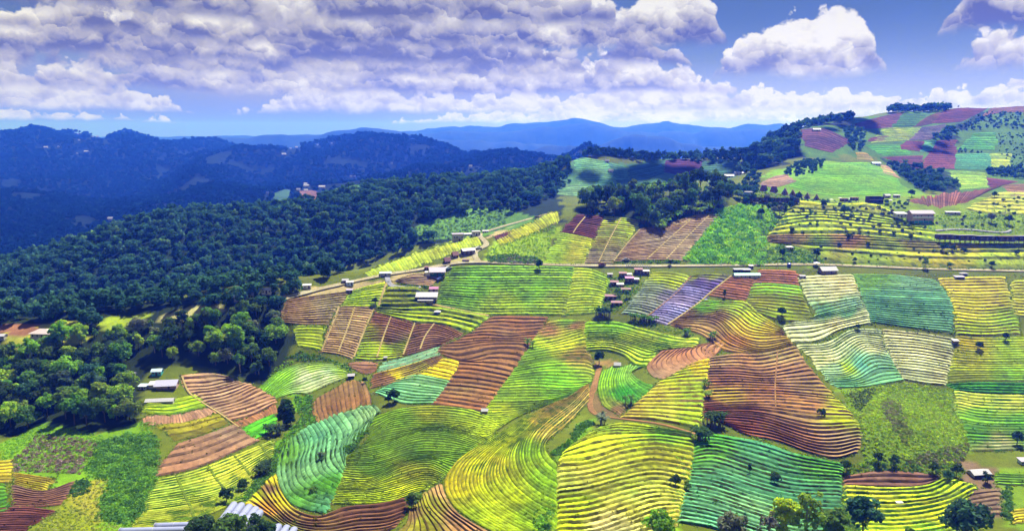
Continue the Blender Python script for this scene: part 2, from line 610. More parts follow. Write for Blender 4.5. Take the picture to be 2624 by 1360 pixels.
def A(r, g, b, k=KA):
    c = np.array(lin(r, g, b, k))
    if g > r * .88 and g > b * 1.6:                  # leaf greens and yellows reflect next to no blue
        c = c * np.array([.96, 1.0, .35])
    elif r > g > b and r < 2.2 * g:                  # earth
        c = c * np.array([.88, .94, .86])
    return np.maximum(c, .004)


def paint(C, px, py, vis, poly, col, soft=0.0):
    m = inpoly(px, py, poly) & vis
    C[m] = col


def build_land():
    ys = LAND.ys
    keep = np.array([j for j in range(len(ys)) if ys[j] < 575 or j % 2 == 0])
    X, Y = np.meshgrid(LAND.xs, ys[keep])
    Z = LAND.Z[keep]
    px, py = project(X, Y, Z)
    n1 = fbm(X / 30, Y / 30, 50, 4)[..., None]
    n2 = fbm(X / 9, Y / 9, 60, 3)[..., None]
    C = A(104, 116, 38) + 0 * X[..., None]
    C = C * (1 + 1.0 * n1) + np.array([.05, .02, .0]) * np.clip(n2, 0, 1)
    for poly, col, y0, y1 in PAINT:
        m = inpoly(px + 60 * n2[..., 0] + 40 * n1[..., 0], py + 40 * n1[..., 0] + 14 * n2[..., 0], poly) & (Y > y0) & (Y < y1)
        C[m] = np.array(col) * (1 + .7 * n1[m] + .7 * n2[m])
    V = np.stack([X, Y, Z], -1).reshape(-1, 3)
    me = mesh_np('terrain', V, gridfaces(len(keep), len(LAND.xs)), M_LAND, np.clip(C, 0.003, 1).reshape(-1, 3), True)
    o = link('terrain', me)
    tag(o, kind='structure')


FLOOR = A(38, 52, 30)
PAINT = [
    # forest floor of the wooded slope behind the road ridge
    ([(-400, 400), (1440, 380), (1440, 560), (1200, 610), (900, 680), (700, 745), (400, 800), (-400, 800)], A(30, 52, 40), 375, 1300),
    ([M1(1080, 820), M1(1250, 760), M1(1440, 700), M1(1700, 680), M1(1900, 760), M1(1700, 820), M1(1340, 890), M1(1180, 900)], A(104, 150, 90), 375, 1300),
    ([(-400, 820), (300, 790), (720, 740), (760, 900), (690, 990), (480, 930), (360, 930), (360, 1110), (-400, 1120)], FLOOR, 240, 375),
    ([(0, 835), (200, 830), (240, 880), (0, 890)], A(190, 190, 110), 240, 375),
    ([B0(0, 295), B0(190, 290), B0(170, 350), B0(0, 355)], A(170, 115, 85), 240, 375),
    ([B0(500, 320), B0(560, 280), B0(740, 240), B0(760, 260), B0(640, 300), B0(560, 340)], A(170, 190, 70), 240, 375),
    ([B0(950, 215), B0(1130, 205), B0(1120, 250), B0(830, 300), B0(830, 260)], A(200, 190, 130), 240, 375),
    # light patches on the road ridge
    ([M1(300, 1230), M1(560, 1160), M1(860, 1130), M1(1000, 1085), M1(1190, 1060), M1(1160, 1100), M1(860, 1180), M1(330, 1260)], A(205, 180, 130), 320, 480),
    ([M1(1330, 1030), M1(1500, 930), M1(1510, 1040), M1(1350, 1050)], A(200, 185, 120), 380, 480),
    ([M2(0, 840), M2(170, 790), M2(420, 720), M2(430, 745), M2(200, 820), M2(0, 880)], A(205, 180, 130), 380, 520),
    ([M2(0, 930), M2(380, 800), M2(460, 780), M2(340, 1010), M2(300, 1030), M2(0, 1020)], A(165, 195, 20), 395, 500),
    ([M2(1430, 700), M2(1699, 660), M3(60, 700), M3(90, 1060), M2(1200, 1030)], A(95, 165, 25), 395, 520),
    ([M2(540, 720), M2(760, 560), M2(1560, 560), M2(1480, 700), M2(1130, 820), M2(1000, 830)], A(44, 62, 30), 440, 560),
    # terraces above the road
    ([M3(60, 690), M3(520, 650), M3(1699, 600), M3(1800, 1130), M3(0, 1080)], A(132, 158, 28), 395, 560),
    # dome and the hill to the right
    ([M3(20, 620), M3(300, 430), M3(800, 380), M3(1080, 650), M3(800, 690), M3(200, 640)], A(120, 165, 40), 530, 720),
    ([M3(300, 240), M3(640, 200), M3(900, 150), M3(1700, 80), M3(1800, 700), M3(1000, 660), M3(780, 420), M3(320, 420)], A(86, 124, 58), 600, 1300),
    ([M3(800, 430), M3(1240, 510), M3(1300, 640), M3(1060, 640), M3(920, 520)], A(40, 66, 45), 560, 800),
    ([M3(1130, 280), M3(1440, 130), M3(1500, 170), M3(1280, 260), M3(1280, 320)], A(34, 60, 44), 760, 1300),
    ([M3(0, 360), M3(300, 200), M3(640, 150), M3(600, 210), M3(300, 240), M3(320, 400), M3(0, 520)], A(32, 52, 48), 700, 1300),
    ([M2(430, 560), M2(530, 370), M2(900, 400), M2(1600, 380), M2(1500, 520), M2(900, 560)], A(84, 132, 84), 640, 860),
    # rough grass hill and verges in the foreground
    ([B3(440, 620), B3(770, 575), B3(1030, 620), B3(1110, 930), B3(1060, 1000), B3(560, 990), B3(560, 830)], A(118, 150, 32), 180, 330),
    ([B0(0, 880), B0(220, 790), B0(480, 850), B0(720, 770), B0(800, 1060), B0(660, 1330), B0(200, 1330), B0(330, 1180), B0(0, 1000)], A(120, 165, 25), 150, 300),
    ([B0(330, 1150), B0(480, 1080), B0(560, 1070), B0(500, 1290), B0(330, 1250)], A(165, 160, 75), 150, 300),
    ([B0(160, 1330), B0(330, 1190), B0(560, 1340)], A(140, 150, 40), 140, 300),
    ([B2(330, 970), B2(420, 880), B2(560, 760), B2(540, 830), B2(400, 980)], A(105, 150, 20), 150, 330),
    ([B2(510, 640), B2(560, 660), B2(690, 740), B2(640, 770), B2(530, 750)], A(135, 110, 70), 150, 330),
    ([B2(500, 480), B2(640, 480), B2(640, 520), B2(500, 520)], A(175, 140, 85), 150, 340),
    ([B2(940, 960), B2(1040, 960), B2(1010, 1200), B2(940, 1340), B2(880, 1340)], A(150, 190, 25), 150, 330),
    ([B1(300, 640), B1(390, 660), B1(430, 790), B1(290, 870), B1(190, 1060), B1(60, 1190), B1(40, 1150), B1(200, 900), B1(330, 760)], A(105, 155, 25), 150, 330),
    ([B3(1060, 990), B3(1240, 1020), B3(1260, 1250), B3(1140, 1250), B3(1080, 1120)], A(140, 112, 88), 150, 300),
    ([B3(1240, 1020), B3(1440, 1020), B3(1440, 1330), B3(1260, 1300)], A(120, 150, 45), 150, 300),
]
build_land()

# ------------------------------------------------------------------ fields: soil sheet plus one ridge per crop row
SOIL = A(120, 84, 58)
NFIELD = [0]
EDGES = []
WEEDS = []


def field(cs, label, guides, n, bed, gap, h=0.45, style='terrace', anchors=None, rowvar=0.18, split=True,
          name='crop_field', part='crop_row', crop=0.12, cat='field', bedw=0.74, ends=0.25, ymin=None, seg=3.2):
    """guides: row-direction lines in photo pixels from the first row to the last; n rows between them.
    bed / gap: colour of the planted bed and of the bank or furrow below it; anchors move the bed colour across the field."""
    NFIELD[0] += 1
    sd = NFIELD[0]
    rg = np.random.default_rng(100 + sd)
    L = max(np.hypot(*np.diff(np.array([cs(*p) for p in g]), axis=0).T).sum() for g in guides)
    nu = int(max(10, min(420, L / seg)))
    G = np.stack([smoothline([cs(*p) for p in g], nu) for g in guides])          # (k, nu, 2)
    # the plots meet: let rows and outer beds run a little past the drawn outline
    for g in G:
        a, b = g[1] - g[0], g[-2] - g[-1]
        k0 = np.exp(-np.arange(nu) / 4.0)[:, None]
        g -= 4.0 * k0 * a / (np.hypot(*a) + 1e-6) + 4.0 * k0[::-1] * b / (np.hypot(*b) + 1e-6)
    dv0, dv1 = G[0] - G[1], G[-1] - G[-2]
    G[0] += 2.2 * dv0 / (np.linalg.norm(dv0, axis=1, keepdims=True) + 3)
    G[-1] += 2.2 * dv1 / (np.linalg.norm(dv1, axis=1, keepdims=True) + 3)
    dist = np.linalg.norm(np.diff(G, axis=0), axis=2).mean(1)
    kv = np.concatenate([[0], np.cumsum(dist)])
    kv /= kv[-1]
    W = np.array([0, .12, .36, bedw, bedw + .08, bedw + .18, .999])
    bnd = np.arange(n + 1) + np.concatenate([[0], rg.uniform(-.10, .10, n - 1), [0]]) if n > 1 else np.array([0., 1.])
    bw = 1 + rg.uniform(-.12, .10, n)
    T = np.concatenate([(bnd[r] + np.where(W > 0.9, W, W * bw[r]) * (bnd[r + 1] - bnd[r])) / n for r in range(n)])   # stations across the field
    T = np.concatenate([T, [1.0]])
    # catmull-rom between guides
    Q = np.zeros((len(T), nu, 2))
    for i, tv in enumerate(T):
        k = min(max(np.searchsorted(kv, tv) - 1, 0), len(kv) - 2)
        f = (tv - kv[k]) / (kv[k + 1] - kv[k])
        if len(guides) == 2:
            Q[i] = G[0] * (1 - f) + G[1] * f
        else:
            p1, p2 = G[k], G[k + 1]
            m1 = (G[k + 1] - G[k - 1]) / (kv[k + 1] - kv[k - 1]) if k > 0 else (p2 - p1) / (kv[k + 1] - kv[k])
            m2 = (G[k + 2] - G[k]) / (kv[k + 2] - kv[k]) if k + 2 < len(kv) else (p2 - p1) / (kv[k + 1] - kv[k])
            d = kv[k + 1] - kv[k]
            Q[i] = (2 * f ** 3 - 3 * f ** 2 + 1) * p1 + (f ** 3 - 2 * f ** 2 + f) * d * m1 + (-2 * f ** 3 + 3 * f ** 2) * p2 + (f ** 3 - f ** 2) * d * m2
    # rows waver a little and end unevenly
    gv = np.gradient(Q, T, axis=0) / n
    uu = np.arange(nu)[None] / nu * L / 26.0
    rr = np.concatenate([np.repeat(np.arange(n), len(W)), [n]])[:, None] * 3.7 + T[:, None] * n * .35
    inner = np.clip(np.minimum(T, 1 - T) * n * 2, 0, 1)[:, None]
    Q += gv * (.13 * inner * fbm(uu * 1.0 + 0 * rr, rr, 700 + sd, 3))[..., None]
    gu = np.gradient(Q, axis=1)
    gu /= np.linalg.norm(gu, axis=2, keepdims=True) + 1e-6
    rowid = np.concatenate([np.repeat(np.arange(n), len(W)), [n - 1]])
    e0, e1 = rg.normal(0, 2.2, n)[rowid][:, None], rg.normal(0, 2.2, n)[rowid][:, None]
    k0 = np.exp(-np.arange(nu) / 3.0)[None]
    Q += gu * (e0 * k0 + e1 * k0[:, ::-1])[..., None]
    Pw = LAND.hit(Q[..., 0].ravel(), Q[..., 1].ravel(), ymin).reshape(len(T), nu, 3)
    X, Y = Pw[..., 0], Pw[..., 1]
    w = np.concatenate([np.tile(W, n), [1.0]])[:, None]
    row = np.concatenate([np.repeat(np.arange(n), len(W)), [n - 1]])
    if style == 'terrace':
        prof = np.where(w <= bedw + .08, (w / (bedw + .08)) ** .8, np.clip(1 - (w - bedw - .08) / (.92 - bedw), 0, 1) ** 1.3)
    elif style == 'ridge':
        prof = np.clip(np.sin(np.pi * np.clip(w / .92, 0, 1)), 0, 1) ** .7
    else:
        prof = 0.3 * np.sin(np.pi * w)
    onbed = (w > 0.03) & (w < bedw + .03)
    clump = 1.9 * np.abs(fbm(X / 1.1, Y / 1.1, 200 + sd, 2)) + .6 * vnoise(X / .55, Y / .55, 300 + sd)
    rowh = 1 + rg.normal(0, .12, n)[row][:, None]
    z = Pw[..., 2] + 0.16 + h * prof * rowh * (1 + .25 * fbm(X / 4, Y / 4, 400 + sd, 2)) + np.where(onbed, crop * clump, .25 * crop * clump)
    edge = np.minimum(np.arange(nu), np.arange(nu)[::-1])[None] / 3.0
    z = np.where(edge < 1, Pw[..., 2] + (z - Pw[..., 2]) * (.15 + .85 * edge), z)
    # colours
    bed = np.asarray(bed, float)
    gap = np.asarray(gap, float) * 1.0
    if anchors:
        ap = np.array([cs(*a[:2]) for a in anchors])
        ac = np.array([a[2] for a in anchors])
        jx = 26 * fbm(X / 14, Y / 14, 500 + sd, 3)
        jy = 18 * fbm(X / 14, Y / 14, 510 + sd, 3)
        d2 = (Q[..., 0, None] + jx[..., None] - ap[:, 0]) ** 2 + 2.2 * (Q[..., 1, None] + jy[..., None] - ap[:, 1]) ** 2
        wt = 1 / (d2 + 60) ** 2
        wt /= wt.sum(-1, keepdims=True)
        bc = wt @ ac
    else:
        bc = np.broadcast_to(bed, X.shape + (3,))
    rv = 1 + rg.normal(0, rowvar, n)[row][:, None]
    pv = 1 + 1.1 * fbm(X / 7, Y / 7, 520 + sd, 4) + (.45 + 2.6 * min(crop, .3)) * (.6 * vnoise(X / .7, Y / .7, 530 + sd) + .7 * vnoise(X / 1.5, Y / 1.5, 535 + sd) - .65)
    hue = fbm(X / 18, Y / 18, 540 + sd, 3)[..., None]
    bc = bc * (1 + hue * np.array([.7, .0, -.4]))
    gc = gap * (1 + 1.0 * fbm(X / 5, Y / 5, 550 + sd, 3))[..., None]
    # the bank is not one clean line: grass and crop spill over it in places
    spill = np.clip((vnoise(X / 2.6, Y / 2.6, 580 + sd) + .5 * vnoise(X / 9, Y / 9, 590 + sd) - (.54 if crop > .1 else .66)) * 3.0, 0, .85)[..., None]
    gc = gc * (1 - spill) + bc * .68 * spill
    C = np.where(onbed[..., None], bc * (rv * pv)[..., None], gc * (1 + .5 * (vnoise(X / .7, Y / .7, 560 + sd) - .5))[..., None])
    # bare bites and weeds
    weed = fbm(X / 3.5, Y / 3.5, 570 + sd, 3) > .22
    C = np.where(weed[..., None], C * .55 + gc * .35, C)
    C = np.clip(C, .004, .9)
    V = np.stack([X, Y, z], -1)
    if Pw[..., 1].mean() < 430:
        area = np.linalg.norm(Pw[0, 0] - Pw[-1, 0]) * np.linalg.norm(Pw[0, 0] - Pw[0, -1])
        m_ = int(area * (.10 if crop > .1 else .045))
        ii, jj = rg.integers(1, len(T) - 1, m_), rg.integers(2, nu - 2, m_)
        keep_ = fbm(X[ii, jj] / 8, Y[ii, jj] / 8, 640 + sd, 3) > -.05
        ii, jj = ii[keep_], jj[keep_]
        tv_ = bc[ii, jj] * rg.uniform(.45, 1.25, (len(ii), 1)) * (1 if crop > .1 else np.array([.55, .95, .35]))
        WEEDS.append((V[ii, jj], tv_))
    if Pw[..., 1].mean() < 480:
        for ln in (Pw[0], Pw[-1], Pw[:, 0], Pw[:, -1]):
            d = np.concatenate([[0], np.cumsum(np.linalg.norm(np.diff(ln, axis=0), axis=1))])
            t_ = np.arange(0, d[-1], .65)
            q_ = np.stack([np.interp(t_, d, ln[:, k]) for k in range(3)], 1) + rg.normal(0, .5, (len(t_), 3)) * np.array([1, 1, 0])
            EDGES.append(q_)
    base = V[len(T) // 2, nu // 2].copy()
    base[2] = Pw[len(T) // 2, nu // 2, 2]
    root = empty(name, base)
    tag(root, label, cat, 'cultivated plots on the hillside')
    K = len(W)
    if split:
        for r in range(n):
            s = slice(r * K, (r + 1) * K + 1)
            me = mesh_np(part, V[s].reshape(-1, 3) - base, gridfaces(K + 1, nu), M_CROP, C[s].reshape(-1, 3))
            link(part, me, root)
    else:
        me = mesh_np(part + 's', V.reshape(-1, 3) - base, gridfaces(len(T), nu), M_CROP, C.reshape(-1, 3))
        link('planted_bed', me, root)
    return root


# photo colours used again and again
TAN, TAN2, PINK = A(190, 158, 112), A(182, 146, 110), A(190, 150, 122)
BROWN, BROWN2, RED = A(162, 114, 70), A(142, 98, 66), A(150, 92, 68)
DKR, PLUM = A(92, 66, 46), A(96, 50, 58)
YG, YG2, LIME = A(192, 208, 30), A(168, 192, 32), A(136, 192, 24)
GRN, GRN2, OLIVE = A(118, 160, 26), A(92, 138, 28), A(142, 150, 32)
DKG, DKG2 = A(64, 92, 24), A(48, 74, 24)
TEAL, TEAL2, PALE = A(122, 186, 122), A(86, 156, 98), A(222, 226, 160)
YEL, SAGE, LAV = A(236, 214, 36), A(150, 168, 128), A(140, 132, 192)

# ---- west block, on the road ridge
field(B1, 'tan terraced plot with dark banks beside the pale road bend', [[(258, 180), (420, 152), (582, 130)], [(246, 235), (380, 222), (522, 205)], [(240, 285), (350, 298), (462, 300)]], 13, TAN, DKR, .5)
field(B1, 'tan terraced plot cut by two slanting footpaths', [[(530, 208), (610, 210), (706, 215)], [(485, 320), (570, 325), (652, 340)], [(438, 435), (520, 446), (597, 470)]], 22, TAN, DKR, .4)
field(B1, 'small yellow-green plot left of the tan terraces', [[(300, 308), (380, 302), (452, 304)], [(330, 405), (390, 415), (437, 426)]], 8, YG2, GRN2, .3)
field(B1, 'plot fading from brown beds above to yellow-green beds below', [[(706, 236), (790, 255), (908, 290)], [(650, 350), (760, 345), (880, 372)], [(602, 470), (720, 476), (845, 460)]], 18, YG2, DKR, .4,
      anchors=[(740, 260, BROWN2), (860, 300, BROWN2), (660, 330, OLIVE), (800, 360, BROWN2), (640, 440, YG2), (780, 440, YG), (840, 420, OLIVE)])
field(B1, 'brown terraced plot with wedge shape above the pale teal strip', [[(912, 287), (1010, 285), (1152, 345)], [(880, 372), (1000, 350), (1100, 370)], [(850, 456), (950, 430), (1047, 402)]], 13, BROWN2, DKR, .4)
field(B1, 'bright yellow-green plot just below the road with a dark round bush', [[(594, 130), (680, 106), (768, 86)], [(542, 206), (640, 208), (728, 208)]], 9, YG, GRN2, .5, crop=.2)
field(B1, 'orchard terraces with grassy banks left of the white-roofed houses', [[(768, 112), (850, 110), (932, 112)], [(748, 160), (850, 160), (925, 160)], [(728, 206), (850, 206), (985, 203)]], 4, OLIVE, DKG2, 1.0, crop=.3, part='terrace')
field(B1, 'long narrow grass terraces below the white-roofed houses', [[(715, 216), (850, 218), (1010, 214), (1275, 258)], [(720, 240), (900, 285), (1050, 300), (1185, 336)]], 4, YG2, DKG2, .9, crop=.25, part='terrace')
field(B1, 'wide bright green plot with shaggy rows right of the houses', [[(1098, 12), (1300, 6), (1500, 8), (1706, 12)], [(1040, 120), (1250, 130), (1450, 125), (1690, 125)], [(1026, 212), (1250, 246), (1450, 246), (1662, 249)]], 18, LIME, DKG, .45, crop=.4,
      anchors=[(1100, 40, GRN), (1200, 120, LIME), (1400, 60, LIME), (1330, 200, YG2), (1500, 120, LIME), (1620, 200, YG2), (1080, 180, GRN)])
field(B2, 'yellow-green plot with fine rows beside the small red-roofed huts', [[(434, 14), (520, 22), (612, 60)], [(410, 130), (500, 125), (585, 140)], [(392, 248), (470, 244), (562, 236)]], 17, YG2, GRN2, .4, crop=.22)
# ---- centre
field(B1, 'bare red-brown terraced plot with wavy beds in the centre', [
    [(1297, 259), (1400, 256), (1578, 262)], [(1165, 352), (1270, 343), (1390, 352), (1530, 340)], [(1032, 418), (1130, 418), (1250, 398), (1380, 392), (1490, 398)],
    [(1042, 448), (1150, 474), (1300, 440), (1400, 440), (1455, 452)], [(1128, 492), (1230, 500), (1320, 512), (1405, 530)], [(1075, 592), (1200, 602), (1338, 622)], [(1003, 697), (1130, 717), (1250, 736)]],
    25, BROWN, DKR, .5, crop=.04, rowvar=.08)
field(B1, 'pale teal strip of seedlings beside the brown terraces', [[(742, 492), (860, 466), (1028, 410)], [(724, 536), (850, 510), (1036, 448)]], 3, A(140, 190, 140), A(150, 150, 110), .12)
field(B1, 'patchwork strip of brown, yellow and olive beds', [[(704, 548), (830, 516), (1034, 456)], [(690, 616), (825, 582), (935, 546), (1056, 472)]], 7, OLIVE, DKR, .3,
      anchors=[(720, 580, BROWN2), (780, 570, BROWN2), (815, 555, YEL), (860, 540, A(170, 150, 70)), (930, 515, A(170, 150, 70)), (1000, 475, BROWN)])
field(B1, 'small plot of bright yellow beds under the brown slope', [[(1048, 470), (1090, 475), (1136, 489)], [(930, 548), (1010, 566), (1090, 581)]], 6, YEL, A(110, 110, 30), .4)
field(B1, 'small terraced plot of pale teal cabbages around a dark bush', [[(820, 576), (930, 552), (1086, 584)], [(715, 640), (850, 692), (1004, 692)]], 10, TEAL, A(70, 120, 40), .4)
field(B1, 'large olive-green plot with fine curving rows in the lower centre', [
    [(690, 772), (830, 727), (1000, 710), (1180, 727), (1330, 782)], [(672, 870), (800, 802), (1000, 790), (1180, 810), (1310, 850)], [(582, 950), (760, 912), (930, 852), (1100, 860), (1230, 900)],
    [(547, 1010), (700, 1010), (880, 960), (1010, 950), (1170, 962)], [(530, 1080), (680, 1085), (850, 1012), (980, 992), (1090, 1040)], [(512, 1130), (680, 1132), (820, 1100), (950, 1060), (1040, 1072)],
    [(500, 1196), (640, 1200), (780, 1190), (870, 1162), (960, 1132)]], 46, GRN, A(84, 108, 24), .32, crop=.22,
    anchors=[(800, 760, GRN), (1000, 740, OLIVE), (1200, 780, YG2), (760, 880, GRN), (1000, 850, GRN), (900, 950, GRN2), (700, 1040, GRN2), (900, 1040, OLIVE), (1100, 960, GRN), (650, 1110, YG2), (700, 1180, YG2), (860, 1130, YG)])
field(B2, 'green plot falling from the brown strip to the dirt track', [
    [(304, 285), (380, 275), (490, 281)], [(242, 350), (350, 335), (486, 310)], [(216, 400), (340, 380), (487, 336)], [(182, 445), (330, 420), (490, 392)], [(132, 520), (300, 490), (470, 482), (530, 500)],
    [(72, 600), (250, 590), (420, 600), (507, 592)], [(12, 690), (150, 690), (300, 680), (432, 650)], [(-30, 770), (100, 760), (230, 722), (332, 690)], [(-90, 850), (0, 860), (100, 792), (182, 746)]],
    42, GRN, A(80, 104, 22), .34, crop=.2,
    anchors=[(400, 285, GRN), (300, 340, BROWN), (430, 315, BROWN), (280, 385, YG), (430, 350, YG), (380, 400, YG), (440, 450, A(150, 130, 60)), (250, 450, GRN), (350, 540, LIME), (200, 560, GRN), (120, 640, GRN), (350, 640, LIME), (60, 760, YG2), (200, 700, GRN), (0, 830, YG)])
field(B2, 'yellow-green hill spur with rows bending round its foot', [
    [(340, 692), (170, 778), (0, 884), (-150, 984), (-212, 1084), (-190, 1180), (-110, 1260), (30, 1344)], [(425, 656), (290, 742), (200, 830), (80, 922), (10, 1010), (0, 1100), (60, 1182), (190, 1270), (320, 1338)],
    [(503, 604), (420, 690), (275, 800), (215, 862), (190, 930), (200, 1010), (260, 1082), (343, 1130)], [(508, 682), (470, 722), (400, 800), (305, 880), (290, 930), (310, 970), (328, 990), (343, 1000)]],
    30, YG2, A(70, 105, 20), .5, crop=.28,
    anchors=[(330, 700, A(205, 170, 80)), (420, 690, A(205, 170, 80)), (250, 790, A(205, 180, 70)), (180, 800, YG2), (100, 900, YG), (0, 1000, A(190, 190, 30)), (-150, 1050, A(200, 185, 40)), (200, 930, GRN), (300, 1080, GRN), (100, 1150, YG2), (0, 1280, YG2), (250, 1250, GRN), (340, 850, A(190, 165, 70))])
field(B2, 'yellow-green terraced mound with pale dry beds at the bottom', [
    [(562, 812), (700, 792), (880, 822), (1030, 846)], [(402, 922), (550, 862), (720, 850), (880, 852), (1035, 872)], [(362, 987), (520, 970), (680, 922), (850, 902), (1035, 932)], [(350, 1082), (500, 1062), (700, 1012), (850, 992), (1030, 1022)],
    [(347, 1202), (500, 1182), (680, 1132), (850, 1102), (1000, 1132)], [(347, 1340), (520, 1330), (700, 1272), (850, 1222), (972, 1212)], [(347, 1450), (520, 1440), (700, 1390), (850, 1350), (950, 1310)]],
    25, YG, A(96, 96, 40), .55, crop=.3,
    anchors=[(700, 820, YG), (480, 940, A(205, 225, 20)), (900, 850, GRN), (750, 900, YG2), (600, 1000, A(190, 190, 90)), (850, 970, OLIVE), (450, 1080, A(180, 180, 110)), (700, 1080, A(195, 195, 100)), (900, 1080, A(200, 200, 110)), (450, 1220, YG2), (700, 1200, A(215, 210, 130)), (600, 1320, A(220, 215, 140)), (850, 1190, A(220, 215, 130)), (400, 1330, YG2)])
field(B2, 'large teal cabbage plot with slanting rows at the lower right', [[(1052, 862), (1112, 848), (1374, 892), (1550, 950), (1785, 1000)], [(1032, 962), (1150, 952), (1374, 1022), (1550, 1066), (1780, 1082)],
    [(1012, 1062), (1150, 1082), (1374, 1152), (1550, 1192), (1775, 1202)], [(982, 1182), (1130, 1212), (1374, 1292), (1550, 1342), (1765, 1352)], [(962, 1290), (1130, 1320), (1374, 1400), (1550, 1450), (1765, 1460)]], 25, TEAL2, A(52, 64, 28), .5, crop=.22, bedw=.75,
    anchors=[(1100, 900, A(100, 172, 84)), (1400, 960, TEAL2), (1700, 1010, A(96, 168, 92)), (1200, 1100, A(98, 166, 108)), (1500, 1130, TEAL2), (1300, 1240, A(114, 180, 122)), (1700, 1160, TEAL2)])
field(B2, 'plot of green and yellow rows below the brown plot and greenhouse', [[(1337, 96), (1440, 93), (1563, 105)], [(1302, 180), (1440, 186), (1605, 206)], [(1272, 216), (1374, 246), (1480, 276), (1643, 286)]], 11, OLIVE, A(104, 88, 40), .45,
      anchors=[(1400, 110, LIME), (1540, 120, LIME), (1400, 190, OLIVE), (1570, 200, OLIVE), (1480, 260, YG2)])
field(B2, 'ochre and olive plot with rows sweeping down to the right', [[(1066, 174), (1180, 184), (1296, 186), (1374, 252), (1482, 322)], [(992, 236), (1130, 242), (1220, 272), (1320, 342), (1500, 352)], [(922, 290), (1060, 282), (1150, 302), (1230, 376), (1374, 424), (1530, 392)],
    [(945, 312), (1060, 342), (1120, 382), (1200, 430), (1374, 440), (1540, 402)]], 17, A(180, 150, 50), A(108, 80, 46), .5,
    anchors=[(1100, 190, LIME), (1280, 200, YG2), (1000, 250, BROWN), (1150, 260, BROWN), (1330, 270, YG), (1440, 310, YEL), (1280, 300, A(210, 180, 40)), (1100, 320, A(185, 140, 80)), (1200, 400, A(190, 130, 60)), (1450, 370, A(200, 160, 50))])
field(B2, 'pink-brown bare plot of nested curved terraces', [[(885, 424), (805, 500), (830, 556), (880, 570)], [(960, 420), (890, 480), (900, 520), (960, 540)], [(1060, 400), (990, 440), (1000, 480), (1040, 506)], [(1150, 385), (1090, 410), (1090, 440), (1118, 465)], [(1192, 397), (1180, 410), (1170, 424), (1150, 446)]],
    14, A(205, 150, 112), A(130, 88, 60), .5, crop=.04, rowvar=.08)
field(B2, 'large red-brown terraced slope with dark banks at right of centre', [[(1122, 463), (1240, 447), (1374, 443), (1542, 404)], [(1108, 532), (1250, 532), (1400, 542), (1605, 504)], [(1097, 622), (1250, 617), (1450, 622), (1725, 642)], [(1087, 702), (1250, 692), (1450, 692), (1805, 722)],
    [(1092, 762), (1250, 762), (1400, 782), (1650, 852), (1875, 834)], [(1200, 804), (1300, 852), (1450, 882), (1620, 942), (1750, 968), (1860, 938)]], 30, BROWN, DKR, .6, crop=.06, rowvar=.1,
    anchors=[(1200, 480, A(190, 145, 95)), (1450, 430, A(190, 160, 100)), (1200, 560, A(180, 120, 85)), (1500, 560, A(186, 138, 96)), (1200, 660, A(196, 170, 60)), (1150, 720, A(150, 80, 60)), (1400, 660, A(180, 130, 84)), (1300, 760, A(165, 92, 66)), (1600, 720, A(190, 140, 84)), (1780, 745, YG), (1500, 830, A(170, 108, 78)), (1750, 890, A(205, 160, 115)), (1620, 910, A(180, 120, 84))])
field(B2, 'yellow-green terraces between the teal and red-brown plots', [[(1012, 502), (1060, 482), (1114, 472)], [(862, 592), (960, 582), (1100, 577)], [(762, 682), (900, 682), (1085, 682)], [(667, 767), (850, 777), (1065, 817)]], 16, YG2, A(130, 110, 56), .5, crop=.2,
    anchors=[(1080, 500, YEL), (950, 560, YG), (1060, 640, YG2), (850, 660, A(196, 196, 84)), (900, 740, A(200, 200, 100)), (1000, 760, YG2), (700, 750, A(190, 170, 90))])
field(B2, 'curved green terraces around the lone dark tree', [[(496, 287), (640, 287), (780, 322), (960, 367), (1048, 367)], [(492, 332), (640, 332), (780, 367), (900, 397), (1045, 411)], [(496, 382), (620, 382), (730, 412), (820, 440), (862, 432)], [(498, 432), (590, 427), (680, 452), (740, 500), (798, 507)]], 14, YG2, GRN2, .5, crop=.25,
    anchors=[(600, 300, LIME), (850, 360, YG2), (1010, 390, A(190, 215, 90)), (600, 400, YG2), (750, 450, A(170, 205, 60))])
field(B2, 'bright green bowl of curved rows below the white hut', [[(577, 532), (557, 620), (582, 702), (652, 746)], [(640, 517), (620, 600), (650, 682), (702, 722)], [(720, 506), (700, 572), (755, 640), (782, 652)], [(790, 508), (722, 542), (778, 590), (835, 606)]], 16, A(86, 172, 24), A(64, 120, 20), .35, crop=.2,
    anchors=[(600, 600, LIME), (680, 650, A(70, 170, 24)), (760, 600, A(120, 190, 80)), (760, 560, A(150, 200, 120)), (640, 730, BROWN2), (610, 720, A(130, 150, 40))])
# ---- north of centre: lavender and neighbours
field(B2, 'plot of sage and yellow-green rows left of the purple plot', [[(832, 36), (920, 36), (1016, 54)], [(772, 120), (850, 122), (945, 145)], [(682, 240), (730, 246), (794, 263)]], 18, SAGE, A(74, 84, 44), .5,
      anchors=[(900, 45, OLIVE), (860, 80, YG), (930, 95, YG), (850, 110, SAGE), (900, 150, A(120, 116, 140)), (780, 150, A(140, 160, 130)), (750, 220, A(150, 170, 140)), (800, 200, A(130, 140, 130))])
field(B2, 'purple flower plot with straight slanting rows', [[(1024, 56), (1120, 45), (1222, 50)], [(988, 80), (1070, 85), (1163, 102)], [(892, 180), (960, 182), (1048, 202)], [(788, 273), (840, 282), (903, 300)]], 22, LAV, A(62, 54, 62), .5, crop=.15,
      anchors=[(1030, 60, OLIVE), (1120, 52, OLIVE), (1200, 55, A(120, 110, 70)), (1060, 85, A(104, 86, 150)), (1140, 95, A(100, 80, 150)), (1000, 130, A(140, 134, 190)), (940, 180, A(165, 160, 215)), (860, 240, A(150, 145, 205)), (850, 280, A(168, 168, 216))])
